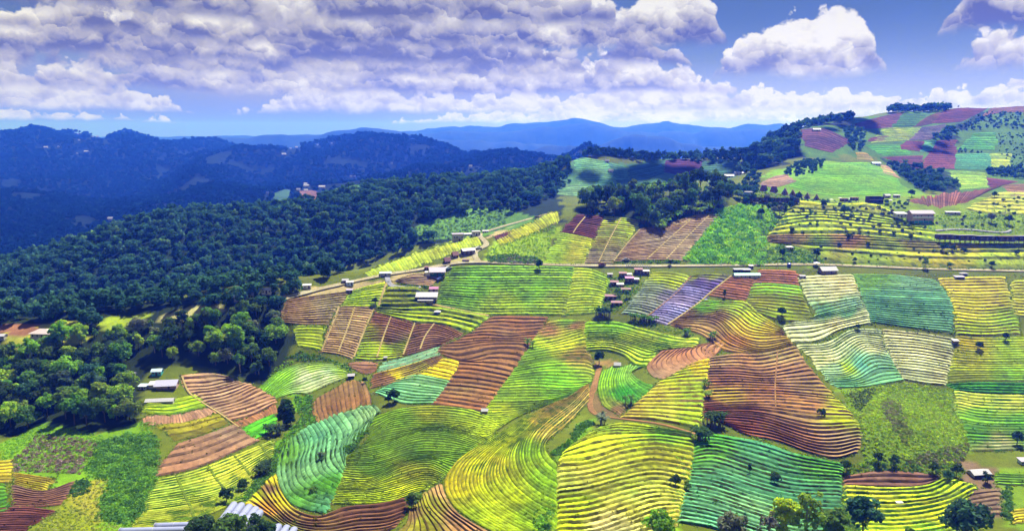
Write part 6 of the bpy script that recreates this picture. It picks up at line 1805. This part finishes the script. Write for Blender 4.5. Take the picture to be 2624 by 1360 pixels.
for i, (x, y, word) in enumerate([(2420, 622, 'first'), (2472, 624, 'second'), (2522, 626, 'third'), (2573, 627, 'fourth'), (2622, 626, 'fifth')]):
    c = house('stilted dark cabin, %s from the left in the curved lower row' % word, (x, y), 9.4, 4.4, 2.2, 0, 'shed_back', W_WOOD, W_MAUVE if i != 3 else W_MAROON, .6, .7, 'cabin', 'cabin', stilts=2.6, deck=True, scale=1.08)
    group(c, 'stilted cabins in the curved row')
house('pale blue house among trees at the left of the resort', (1917, 505), 5.6, 4.0, 4.4, 0, 'flat', W_BLUEROOF, W_WHITE, 0, .3)
hs = 'pointed huts on the resort ridge'


def aframe(label, pos, w, d, h, yaw):
    P = gpt(pos)
    root = empty('pointed_hut', (P[0], P[1], P[2] - .2), R(yaw))
    rf = MB()
    for s in (-1, 1):
        a = [(s * (w / 2 + .3), -d / 2 - .3, -.1), (s * (w / 2 + .3), d / 2 + .3, -.1), (0, d / 2 + .3, h + .15), (0, -d / 2 - .3, h + .15)]
        b = [(x - s * .14, y, z - .04) for x, y, z in a]
        rf.add(a + b, [[0, 1, 2, 3], [7, 6, 5, 4], [0, 4, 5, 1], [1, 5, 6, 2], [3, 2, 6, 7], [0, 3, 7, 4]])
    rf.build('roof', W_MAROON, root)
    MB().add([(-w / 2, -d / 2, 0), (w / 2, -d / 2, 0), (0, -d / 2, h - .1), (-w / 2, -d / 2 + .12, 0), (w / 2, -d / 2 + .12, 0), (0, -d / 2 + .12, h - .1)], [[0, 1, 2], [5, 4, 3], [0, 3, 4, 1], [1, 4, 5, 2], [2, 5, 3, 0]]).build('front_wall', W_TIMBER, root)
    dr = MB().box(-.4, .4, -d / 2 - .05, -d / 2 + .02, 0, 1.9).build('door', W_WOOD, root)
    MB().box(.26, .32, -d / 2 - .09, -d / 2 - .05, .9, 1.0).build('handle', W_STEEL, dr)
    MB().box(-w / 2 - .2, w / 2 + .2, -d / 2 - 1.2, d / 2 + .2, -.8, 0).build('floor', W_TIMBER, root)
    tag(root, label, 'hut', hs)


for i, (x, y) in enumerate([(1957, 488), (1983, 491), (2011, 495), (2031, 499), (2048, 503), (2068, 507), (2092, 511)]):
    aframe('maroon pointed hut, %s from the left on the resort ridge' % ('first', 'second', 'third', 'fourth', 'fifth', 'sixth', 'seventh')[i], (x, y), 4.4, 4.2, 4.4, 30 if i < 2 else -25)
# far houses behind the grove and on the hill
for lab, p, w in [('white-roofed house at the left of the far saddle', (1868, 455), 9), ('white-roofed house at the right of the far saddle', (1895, 448), 10), ('white hut behind the grove', (1637, 483), 7), ('white hut on the far teal-green plot', (1565, 441), 4.5), ('white hut on the crest of the far teal-green plot', (1556, 416), 4), ('pale blue roof on the top of the round green hill', (2244, 423), 9), ('white roof on the shoulder of the hill', (2092, 336), 9)]:
    house(lab, p, w, w * .5, 2.4, random.uniform(-12, 12), 'gable', W_CONC, W_BLUEROOF if 'blue' in lab else W_WHITE, 1.3, .6)
# right foreground
house('small white-roofed stilt hut at the corner of the cream stripes', (2447, 880), 2.7, 2.0, 1.2, 0, 'shed', W_TIMBER, W_WHITE, .4, .3, 'hut', 'hut', stilts=.8, nwin=0)
house('white-roofed open shed at the lower right', (2507, 1217), 6.4, 3.4, 1.7, 8, 'gable', W_CONC, W_WHITE, .8, .5, 'shed', 'shed', open_front=True)
house('purple-roofed hut cut by the right edge of the picture', (2622, 1186), 3.2, 2.4, 1.5, 0, 'shed', W_BLUEROOF, W_MAUVE, .4, .3, 'hut', 'hut')
# village on the blue mountain
VL = 'far houses scattered over the blue mountain'
for i, (x, y, w) in enumerate(FAR_HOUSES):
    o = house('distant white house %s' % ['in the valley village, by its back row', 'in the middle of the valley village', 'with long roof above the valley village', 'with big pale roof beside the red soil', 'at the right end of the valley village', 'at the left of the valley village', 'below the back row of the valley village', 'on the edge of the red soil', 'alone right of the valley village', 'next to the lone one right of the village', 'high on the left mountain slope', 'large and pale below the left saddle', 'small below the left saddle', 'in the left saddle, first of three', 'in the left saddle, middle of three', 'in the left saddle, last of three', 'under the left peak', 'just below the left skyline', 'right of the one high on the left slope', 'with pale roof below the middle crest', 'on the middle crest, left', 'just under the middle crest', 'on the middle crest, centre', 'on the middle crest, right', 'by the green patch left of the village', 'low in front of the valley village', 'standing alone in the left valley', 'just behind the wooded slope', 'on the right flank of the round peak', 'on the face of the round peak'][i],
              (x, y), w * .5, w * .26, 3.0, random.uniform(-20, 20), 'gable', W_CONC, W_WHITE, 2.2, .8, sheet=FAR, sink=-2.0)
    group(o, VL)


def clearing(label, pts, col, name='clearing'):
    k = len(pts) // 2
    a, b = smoothline(pts[:k], 16), smoothline(pts[k:], 16)
    Q = np.stack([a * (1 - t) + b * t for t in np.linspace(0, 1, 10)])
    P = FAR.hit(Q[..., 0].ravel(), Q[..., 1].ravel()).reshape(10, 16, 3)
    P[..., 2] += 3.2
    P[..., 0] += 9 * fbm(P[..., 0] / 30, P[..., 1] / 30, 6, 3)
    C = np.broadcast_to(np.array(col), P.shape) * (1 + .8 * fbm(P[..., 0] / 25, P[..., 1] / 25, 5, 3))[..., None]
    o = link(name, mesh_np(name, P.reshape(-1, 3), gridfaces(10, 16), M_LAND, np.clip(C, .01, 1).reshape(-1, 3)))
    tag(o, label, None, None, 'structure')


for lab, cp, cc in zip(('bare reddish soil of the valley village', 'pale green field left of the valley village', 'bare patch low on the left slope', 'pale bare patch on the middle slope', 'small bare patch on the middle slope', 'bare soil in the left valley'),
                       CLEAR, ((.13, .065, .05), (.03, .075, .04), (.09, .05, .04), (.10, .085, .08), (.09, .07, .06), (.10, .055, .045))):
    if 'village' in lab:
        clearing(lab, cp, cc)


# ------------------------------------------------------------------ plastic tunnels
def tunnel(label, p0, p1, r, group_):
    a, b = gpt(p0), gpt(p1)
    d = b - a
    L = float(np.hypot(d[0], d[1]))
    yaw = math.atan2(d[1], d[0])
    root = empty('plastic_tunnel', a, yaw)
    n, m = 12, max(4, int(L / 1.2))
    V, F = [], []
    for i in range(m + 1):
        for k in range(n + 1):
            t = math.pi * k / n
            sag = 1 - .025 * (i % 2)
            V.append((L * i / m, -r * math.cos(t) * sag, d[2] * i / m + (.5 + r * .95 * math.sin(t)) * sag - (.9 if k in (0, n) else 0)))
    for i in range(m):
        for k in range(n):
            a0 = i * (n + 1) + k
            F.append([a0, a0 + n + 1, a0 + n + 2, a0 + 1])
    F.append([k for k in range(n + 1)])
    F.append([m * (n + 1) + k for k in range(n + 1)][::-1])
    link('film_cover', mesh_np('film_cover', np.array(V), F, W_FILM, None, True), root)
    for i in (0, m // 2, m):
        path = [(L * i / m, -r * 1.02 * math.cos(math.pi * k / 10), d[2] * i / m + .52 + r * .97 * math.sin(math.pi * k / 10)) for k in range(11)]
        MB().tube(path, [.04] * 11, 5).build('hoop', W_STEEL, root)
    tag(root, label, 'greenhouse', group_)


TG = 'lilac plastic tunnels at the bottom'
for i, (x, y) in enumerate([(600, 1296), (619, 1298), (639, 1302), (655, 1308), (666, 1316)]):
    tunnel('lilac plastic tunnel, %s from the left of the five side by side' % ('first', 'second', 'third', 'fourth', 'fifth')[i], (x - 32, y + 42), (x, y), 1.05, TG)
for i, (x, y) in enumerate([(714, 1352), (735, 1355), (754, 1360)]):
    tunnel('short lilac plastic tunnel, %s of three right of the dark trees' % ('left', 'middle', 'right')[i], (x - 28, y + 40), (x, y), .95, TG)
tunnel('long lilac tunnel along the bottom edge, front one', (308, 1366), (480, 1362), 1.05, TG)
tunnel('long lilac tunnel along the bottom edge, rear one', (398, 1352), (496, 1349), .95, TG)


# ------------------------------------------------------------------ vehicles
def car(label, pos, yaw, paint, truck=False):
    P = gpt(pos)
    root = empty('pickup_truck' if truck else 'car', (P[0], P[1], P[2] + .36), R(yaw))
    prof = [(-2.1, .35), (-2.15, .8), (-1.3, .95), (-.75, 1.45), (.6, 1.48), (1.25, .98), (2.05, .85), (2.1, .35)] if not truck else [(-2.3, .4), (-2.3, 1.0), (-.5, 1.0), (-.4, 1.6), (.7, 1.62), (1.3, 1.05), (2.2, .95), (2.25, .4)]
    w = .85
    n = len(prof)
    V = [(x, s * (w if z < 1.05 else w * .82), z) for s in (-1, 1) for x, z in prof]
    F = [list(range(n))[::-1], [n + i for i in range(n)]] + [[i, (i + 1) % n, n + (i + 1) % n, n + i] for i in range(n)]
    MB().add(V, F).build('body', paint, root)
    x0, x1 = (-.85, .85) if not truck else (-.32, .9)
    for s in (-1, 1):
        MB().box(x0, x1, s * .80 - .03, s * .80 + .03, 1.02, 1.36).build('window', W_GLASS, root)
        for x in (-1.35, 1.35):
            wl = MB().tube([(x, s * .72, .33), (x, s * .92, .33)], [.34, .34], 14).build('wheel', W_TYRE, root)
            MB().tube([(x, s * .91, .33), (x, s * .94, .33)], [.18, .18], 10).build('rim', W_STEEL, wl)
    for s in (-.6, .6):
        MB().box(2.04, 2.13, s - .15, s + .15, .62, .76).build('headlight', W_POST, root)
    tag(root, label, 'truck' if truck else 'car')


P_WHITE = mat_plain('white_car_paint', (.75, .75, .76), .25, .5, .05, 1)
P_MAROON = mat_plain('maroon_car_paint', (.12, .02, .06), .25, .5, .1, 1)
P_BLUE = mat_plain('blue_car_paint', (.10, .13, .42), .25, .5, .1, 1)
P_GREY = mat_plain('grey_car_paint', (.22, .23, .30), .25, .5, .1, 1)
car('white car parked beside the mauve-roofed long hut', (1226, 639), 20, P_WHITE)
car('maroon car on the road below the tan striped plot', (1543, 682), 2, P_MAROON)
car('grey-blue car behind the clipped roadside hedge', (1604, 669), 0, P_GREY)
car('blue pickup truck parked below the dark teal house', (1127, 718), 60, P_BLUE, True)
car('white car parked at the corner of the dark teal house', (1149, 690), 35, P_WHITE)


# ------------------------------------------------------------------ small things
def post(label, pos, h, mat=W_STEEL, r=.07, arm=False, name='utility_pole', cat='pole', grp=None, base=None):
    P = gpt(pos)
    root = empty(name, (P[0], P[1], P[2] - .3))
    MB().tube([(0, 0, 0), (0, 0, h * .5), (0, 0, h)], [r * 1.2, r, r * .8], 8).build('shaft', mat, root)
    if arm:
        MB().box(-.7, .7, -.05, .05, h - .5, h - .38).build('crossarm', mat, root)
    tag(root, label, cat, grp)


UP = 'poles along the road'
for lab, p in [('thin pole at the road junction hedge', (1319, 672)), ('thin pole at the left end of the clipped hedge', (1592, 679)), ('thin pole behind the clipped hedge', (1677, 679)), ('thin pole below the lime thicket, left one', (1849, 681)), ('thin pole below the lime thicket, right one', (1942, 679)), ('thin pole left of the grey timber house', (2034, 676)), ('tall pale pole near the right edge', (2619, 692))]:
    post(lab, p, 6.0 if 'tall' in lab else 4.0, arm='tall' in lab, grp=UP)
for i, x in enumerate((1961.5, 1966, 1970.5)):
    post('white post, %s of three at the end of the terraces' % ('left', 'middle', 'right')[i], (x, 588), 1.9, W_POST, .26, False, 'white_post', 'post', 'three white posts')
MBf = empty('picket_fence', gpt((1636, 686)))
fp = LAND.hit(np.linspace(1606, 1668, 15), np.linspace(684, 688, 15))
for q in fp:
    MB().box(q[0] - .16, q[0] + .16, q[1] - .1, q[1] + .1, q[2] - .3, q[2] + 2.1).build('picket', W_POST, MBf)
for c in MBf.children:
    c.location = [-v for v in MBf.location]
MB().tube([(q[0], q[1] + .14, q[2] + 1.2) for q in fp], [.05] * len(fp), 5).build('rail', W_POST, MBf, [-v for v in MBf.location])
tag(MBf, 'fence of tall white pickets between the road and maroon huts', 'fence')
wb = empty('white_fence', gpt((2135, 521)))
fp = LAND.hit(np.linspace(2123, 2146, 12), np.full(12, 521.0))
for q in fp:
    MB().box(q[0] - .09, q[0] + .09, q[1] - .08, q[1] + .08, q[2] - .2, q[2] + 1.3).build('picket', W_POST, wb, [-v for v in wb.location])
tag(wb, 'short white picket fence left of the deck cabins', 'fence')
t = gpt((2022, 683))
tk = empty('water_tank', (t[0], t[1], t[2] - .1))
MB().tube([(0, 0, .55), (0, 0, .7), (0, 0, 1.9), (0, 0, 2.2)], [1.05, 1.15, 1.15, .5], 18).build('tank', W_BLUE, tk)
for sx in (-1, 1):
    for sy in (-1, 1):
        MB().box(sx * .8 - .08, sx * .8 + .08, sy * .6 - .08, sy * .6 + .08, -.3, .55).build('leg', W_TIMBER, tk)
tag(tk, 'deep blue water tank on the road edge', 'tank')


def parasol(label, pos, r, h, mat, grp=None):
    P = gpt(pos)
    root = empty('parasol', (P[0], P[1], P[2] - .1))
    MB().tube([(0, 0, 0), (0, 0, h)], [.04, .04], 6).build('pole', W_POST, root)
    n = 8
    V = [(0, 0, h + .35)] + [(r * math.cos(2 * math.pi * k / n), r * math.sin(2 * math.pi * k / n), h - .25) for k in range(n)] + [(0, 0, h + .25)]
    F = [[0, 1 + k, 1 + (k + 1) % n] for k in range(n)] + [[n + 1, 1 + (k + 1) % n, 1 + k] for k in range(n)]
    MB().add(V, F).build('canopy', mat, root)
    tag(root, label, 'parasol', grp)


parasol('wide grey parasol beside the road above the timber house', (2092, 682), 2.1, 2.4, W_LILAC)
for i, (x, y, w) in enumerate([(2130, 518, 'behind the white picket fence'), (2152, 514, 'left of the left deck cabin'), (2177, 516, 'between the two deck cabins'), (2282, 520, 'in the bushes right of the pavilion')]):
    parasol('white parasol ' + w, (x, y), 1.5, 2.3, W_WHITE, 'white parasols of the resort')
k = empty('yellow_arch', gpt((2264, 555)))
for s in (-.7, .7):
    MB().box(s - .14, s + .14, -.14, .14, -.4, 3.4).build('post', W_YELLOW, k)
MB().box(-1.0, 1.0, -.16, .16, 3.4, 3.7).build('lintel', W_YELLOW, k)
tag(k, 'yellow wooden arch on the grass terraces', 'arch')
fr = empty('wooden_frame', gpt((1991, 690)))
for s in (-1, 1):
    MB().tube([(s * 1.1, 0, -.3), (0, 0, 2.6)], [.09, .07], 6).build('leg', W_TIMBER, fr)
MB().box(-.7, .7, -.05, .05, 1.1, 1.25).build('crossbar', W_TIMBER, fr)
tag(fr, 'wooden swing frame beside the blue tank', 'frame')
b = gpt((2304, 1292))
bx = empty('white_crate', (b[0], b[1], b[2] + .3), R(5))
MB().box(-.95, .95, -.55, .55, 0, .55).build('box', W_POST, bx)
MB().box(-1.0, 1.0, -.6, .6, .55, .63).build('lid', W_POST, bx)
tag(bx, 'white crate lying on the oval lime terraces', 'crate')
strip('walkway', PX, [(2398, 592), (2440, 589), (2490, 590), (2540, 595), (2575, 596), (2592, 590)], 1.8, M_GREYROAD, .5)


# ------------------------------------------------------------------ single trees and shrubs
def one(kind, p, s, label, tint, cat=None, **kw):
    P = gpt(p)
    return plant(kind, P, s, label, cat or ('banana plant' if kind.startswith('banana') else 'shrub' if kind.startswith('shrub') or (kind.startswith('small') and s < .9) else 'tree'), None, tint, **kw)


one('broad3', (1535, 934), .92, 'lone dark round tree beside the white-roofed field hut', DKT)
one('broad5', (1010, 1030), .72, 'dark bushy tree amid the small teal cabbage plot', DKT)
one('small1', (996, 1034), 1.1, 'low dark bush leaning against the tree in the teal plot', DKT)
one('tall0', (735, 1086), 1.3, 'tall dark bamboo-like tree left of the ploughed tan slope', DKT, sink=4.2)
one('tall1', (746, 1090), .95, 'dark bamboo-like tree at the right foot of the tall one', DKT, sink=3.0)
one('tall1', (726, 1092), 1.0, 'dark bamboo-like tree at the left foot of the tall one', DKT, sink=3.2)
for i, q in enumerate([(690, 1110), (702, 1116), (716, 1112)]):
    one('banana%d' % (i % 3), q, 1.0, 'palm-like clump at the foot of the tall dark tree, %s one' % ('left', 'middle', 'right')[i], DKT)
one('small0', (936, 982), .95, 'round bush at the top of the ploughed tan slope', DKT)
one('small1', (962, 782), 1.35, 'dark round bush on the bright yellow-green plot', DKT)
one('broad5', (2003, 813), .66, 'flat-topped round tree on the olive rows with its shadow below', DKT)
one('small2', (2197, 844), .95, 'small bush between the cream and blue-green plots', DKT)
one('small0', (2510, 896), 1.35, 'dark round tree on the olive-yellow plot, left one', DKT)
one('small1', (2576, 874), 1.4, 'dark round tree on the olive-yellow plot, right one', DKT)
one('small2', (2105, 1068), 1.1, 'dark shrub at the right end of the red-brown slope', DKT)
one('tall1', (1920, 1216), .32, 'narrow upright dark bush on the large teal plot', BLT)
one('small0', (1985, 1242), 1.3, 'round dark tree in the middle of the large teal plot', DKT)
one('small1', (1731, 1248), 1.25, 'dark round bush at the right side of the yellow mound', DKT)
one('small2', (1760, 1256), .9, 'smaller bush beside the teal plot margin', MDT)
one('banana0', (1543, 1088), 1.2, 'banana clump at the end of the dirt track', GRT)
one('banana1', (1607, 1038), 1.1, 'banana clump at the lower tip of the green bowl', MDT)
one('banana2', (1797, 1130), 1.5, 'large dark banana clump at the top left of the teal plot', DKT)
one('banana2', (1822, 1092), 1.45, 'broad banana clump below the red-brown slope, left one', DKT)
one('banana0', (1842, 1090), 1.4, 'broad banana clump below the red-brown slope, right one', DKT)
one('banana1', (1360, 889), 1.1, 'banana plant on the right edge of the wavy brown terraces', MDT)
one('banana1', (1828, 872), 1.1, 'banana plant at the top of the pink-brown curved plot', MDT)
one('banana0', (1760, 860), 1.0, 'banana plant above the right end of the curved green terraces', MDT)
for i, x in enumerate((1622, 1636, 1648, 1662, 1676)):
    one('banana%d' % (i % 3), (x, 819 + i * 2.2), .95, 'banana clump below the purple rows, %s from the left' % ('first', 'second', 'third', 'fourth', 'fifth')[i], MDT)
one('banana2', (1540, 810), 1.4, 'dark banana thicket below the lowest maroon hut, left half', DKT)
one('banana0', (1556, 812), 1.4, 'dark banana thicket below the lowest maroon hut, right half', DKT)
one('small2', (1582, 758), 1.5, 'leafy green tree between the maroon huts', LTT)
one('small1', (1606, 764), 1.4, 'dark bush among the maroon huts', MDT)
one('tall0', (1856, 763), .42, 'slim dark conifer on the brown bedded plot', DKT)
one('banana1', (1813, 992), .8, 'banana plant on the left edge of the red-brown slope, upper one', MDT)
one('banana0', (1814, 1020), .9, 'banana plant on the left edge of the red-brown slope, lower one', LTT)
one('small0', (824, 1180), 1.1, 'grey bush standing in the teal waves', GRT)
one('shrub1', (806, 1262), 1.4, 'low green bush at the lower end of the teal waves', MDT)
one('small1', (1056, 1300), 1.5, 'round bush between the brown terraces and the hill spur', MDT)
one('shrub0', (1062, 1285), 1.5, 'low leafy bush above the round bush by the hill spur', LTT)
one('broad5', (623, 1258), .5, 'umbrella-shaped small tree on the striped plot', DKT)
one('banana0', (682, 1216), 1.3, 'palm-like plant beside the dark hedge', DKT)
one('banana2', (670, 1222), 1.1, 'second palm-like plant beside the dark hedge', DKT)
one('small2', (581, 1290), 1.5, 'dark bush just above the plastic tunnels', DKT)
one('broad3', (1382, 692), .78, 'dark tree standing against the road in front of the yellow-green plot', DKT)
one('airy0', (2371, 688), .80, 'tall airy tree on the road edge casting a shadow below', MDT)
one('small0', (1718, 680), 1.1, 'dark bush on the road edge below the tan plot', DKT)
one('small0', (2418, 648), 1.9, 'dark bushy tree left of three below the stilted cabins', DKT)
one('small1', (2441, 648), 1.5, 'dark bushy tree in the middle of three below the stilted cabins', DKT)
one('small2', (2470, 650), 1.3, 'dark bushy tree right of three below the stilted cabins', BLT)
one('small1', (2542, 687), 1.35, 'dark conical shrub on the road edge at the right', DKT)
one('small0', (2432, 687), 1.2, 'round shrub on the road edge below the stilted cabins', MDT)
one('small0', (2604, 656), 1.25, 'dark shrub below the fourth stilted cabin', DKT)
one('small2', (2175, 617), 1.5, 'bluish tree in the middle of the bare earth band', BLT)
one('small1', (2150, 634), 1.0, 'dark shrub at the right end of the bare earth band', DKT)
one('small0', (2224, 634), 1.0, 'dark shrub on the lower terraces right of the earth band', DKT)
one('small1', (2190, 673), 1.1, 'dark conical shrub on the road edge in the terraces', DKT)
one('broad3', (2111, 533), .8, 'dark round tree beside the seventh pointed hut', DKT)
one('broad0', (2163, 556), .82, 'big bluish-green tree on the upper terraces below the deck cabins', BLT)
one('airy1', (2088, 560), .55, 'airy grey-green tree on the upper terraces, left one', GRT)
one('airy0', (2205, 560), .5, 'airy grey-green tree on the upper terraces, right one', GRT)
one('small0', (2336, 505), 1.9, 'dark round tree beyond the gully foot', DKT)
one('small1', (2548, 508), 1.7, 'dark round tree above the pale orchard', DKT)
one('small2', (2335, 585), 1.5, 'small tree at the left corner below the big house', DKT)
one('broad3', (2010, 548), .75, 'bluish tree below the upper cabins', BLT)
one('broad5', (1985, 552), .7, 'grey-green tree below the upper cabins', GRT)
one('broad5', (1950, 556), .7, 'dark tree below the first upper cabin', DKT)
one('broad3', (2005, 660), .7, 'dark tree at the road end of the lime thicket', DKT)
one('broad3', (2092, 664), .85, 'dark bushy tree above the wide grey parasol', DKT)
one('small0', (2540, 570), 2.0, 'grey-green tree right of the garden shed', GRT)
one('small1', (2585, 575), 2.1, 'bluish tree at the edge of the pale orchard', BLT)
for i, (x, y, s) in enumerate([(2476, 270, 1.0), (2580, 266, .7), (2594, 267, .5), (2617, 264, .8), (2456, 274, .4)]):
    one('mid%d' % i, (x, y + 4), s, 'tree on the hilltop skyline, %s from the left' % ('second', 'third', 'fourth', 'last', 'first')[i], DKT)
# trees along the bottom edge
for lab, k, p, s, tn in [('olive bushy tree at the bottom right of the yellow mound', 'broad0', (1690, 1400), .95, LTT), ('low pale bush at the bottom edge under the teal plot', 'broad5', (1872, 1396), 1.0, GRT), ('yellow-green tree at the bottom edge', 'broad1', (2010, 1394), 1.15, YLT),
                         ('large pale tree with grey branches at the bottom edge', 'airy0', (2062, 1400), 1.55, LTT), ('grey-green tree at the bottom edge', 'airy1', (1965, 1396), 1.0, GRT), ('dark green bush right of the pale tree', 'broad3', (2130, 1398), 1.25, MDT),
                         ('dark grey-green tree left of the oval terraces', 'broad4', (2208, 1396), 1.15, BLT), ('large dark blue-green tree at the bottom right', 'broad0', (2470, 1408), 1.45, BLT), ('small dark bush at the bottom edge of the oval terraces', 'small0', (2330, 1385), 1.1, DKT),
                         ('dark tree right of the long tunnels', 'broad2', (520, 1402), .8, DKT), ('olive dark tree before the plastic tunnels', 'broad2', (600, 1404), .9, MDT), ('dark tree left of the three short tunnels', 'broad5', (680, 1402), .85, DKT), ('bush in front of the fifth tunnel', 'small0', (652, 1352), 1.3, DKT),
                         ('dark round tree at the right edge above the purple roof', 'small1', (2606, 1142), 1.8, BLT), ('dark bush right of the white-roofed open shed', 'small2', (2530, 1238), 1.3, DKT), ('dark bush at the left end of the brown soil bank', 'small0', (2168, 1208), 1.3, DKT),
                         ('dark bush above the brown soil bank, left one', 'small1', (2250, 1190), 1.4, DKT), ('dark bush above the brown soil bank, right one', 'small2', (2290, 1192), 1.2, DKT), ('dark bush at the right end of the brown soil bank', 'small0', (2390, 1212), 1.25, DKT), ('round bush at the tip of the oval terraces', 'small1', (2428, 1232), 1.2, BLT), ('dark bush above the tip of the oval terraces', 'small2', (2450, 1218), 1.2, DKT)]:
    one(k, p, s, lab, tn)
# shrubs dotted over the terraces
rgs = np.random.default_rng(12)


def dots(cs, poly, sp, y0, y1, seed, prob, kinds, smin, smax, tints, where, grp):
    for q in stand([cs(*p) for p in poly], sp, y0, y1, seed):
        if rgs.random() < prob:
            s, tn = random.uniform(smin, smax), random.choice(tints)
            size = 'tiny' if s < smin + .33 * (smax - smin) else 'larger' if s > smin + .67 * (smax - smin) else 'small'
            plant(random.choice(kinds), q, s, '%s %s shrub %s' % (size, TINT_WORD[tn], where), 'shrub', grp, tn, 'shrub')


dots(M3, [(240, 740), (520, 720), (860, 740), (1120, 870), (1120, 930), (240, 900)], 5.4, 395, 520, 50, .62, ['small0', 'small1', 'small2', 'shrub0'], .45, 1.15, [DKT, DKT, BLT, MDT, GRT], 'on the upper grass terraces', 'shrubs on the upper grass terraces')
dots(M3, [(240, 970), (1150, 990), (2070, 990), (2070, 1110), (480, 1070)], 6.6, 395, 470, 51, .42, ['small0', 'small1', 'shrub1'], .35, .8, [DKT, MDT, BLT], 'on the lower grass terraces', 'shrubs on the lower grass terraces')
dots(M3, [(1150, 790), (1400, 790), (1550, 690), (2070, 640), (2070, 800), (1500, 860), (1150, 860)], 5.6, 395, 560, 52, .5, ['small0', 'small1', 'shrub1', 'shrub2'], .5, 1.2, [DKT, MDT, BLT, GRT, LTT], 'in the pale orchard garden', 'shrubs of the orchard garden')
dots(M3, [(0, 690), (300, 690), (230, 790), (60, 820)], 5.2, 395, 560, 53, .6, ['small0', 'small1', 'mid3'], .5, 1.0, [DKT, MDT, BLT, GRT], 'below the upper cabins', 'shrubs below the upper cabins')

# ------------------------------------------------------------------ weeds along every plot margin
rg = np.random.default_rng(99)
E = np.concatenate(EDGES)
E = E[rg.random(len(E)) < .8]
o = leafmass('margin_weeds', E, .42, [(.13, .2, .02), (.09, .15, .02), (.17, .22, .03), (.14, .13, .05), (.07, .12, .02)], 77, nleaf=6, leaf=.8)
tag(o, 'weeds and grass tufts along the margins of the plots', 'weeds', kind='stuff')
o = leafmass('crop_tufts', np.concatenate([w[0] for w in WEEDS]), .36, np.concatenate([w[1] for w in WEEDS]), 78, nleaf=7, leaf=.8)
tag(o, 'single plants and weeds standing in the crop rows', 'plants', kind='stuff')


# ------------------------------------------------------------------ unseen cumulus, added to cast shadows on the saddle and the right-hand hill
def cumulus(label, ground, rx, ry, n, seed, alt=900.0):
    g = gpt(ground)
    k = (CAMZ + alt - g[2]) / sdir[2]
    c = g + sdir * k
    rg = np.random.default_rng(seed)
    V, F = [], []
    nu, nv = 14, 9
    for i in range(n):
        a, r = rg.uniform(0, 6.28), rg.random() ** .6
        p = np.array([math.cos(a) * rx * r, math.sin(a) * ry * r, 0])
        s = rg.uniform(.16, .34) * min(rx, ry) * (1.25 - .7 * r)
        p[2] = s * .35 + rg.uniform(0, .5) * min(rx, ry) * (1 - r)
        o = len(V)
        for v in range(nv):
            th = math.pi * v / (nv - 1)
            for u in range(nu):
                ph = 2 * math.pi * u / nu
                d = np.array([math.sin(th) * math.cos(ph), math.sin(th) * math.sin(ph), math.cos(th)])
                b = 1 + .55 * float(fbm(np.array([d[0] * 2.2 + i * 7]), np.array([d[1] * 2.2 + d[2] * 1.7]), 3, 3)[0])
                q = p + d * s * b
                q[2] = max(q[2], -.1 * s)
                V.append(q)
        for v in range(nv - 1):
            for u in range(nu):
                F.append([o + v * nu + u, o + (v + 1) * nu + u, o + (v + 1) * nu + (u + 1) % nu, o + v * nu + (u + 1) % nu])
    m = mat_plain('cloud_white', (.9, .9, .92), 1.0, .0, .05, .01)
    tag(link('shading_cloud', mesh_np('shading_cloud', np.array(V), np.array(F), m, None, True), None, c), label, 'cloud')


cumulus('unseen white cumulus added to shade the far saddle', (1720, 432), 150, 60, 34, 1)
cumulus('unseen white cumulus added to shade the patchwork hill', (2190, 315), 130, 60, 16, 2)
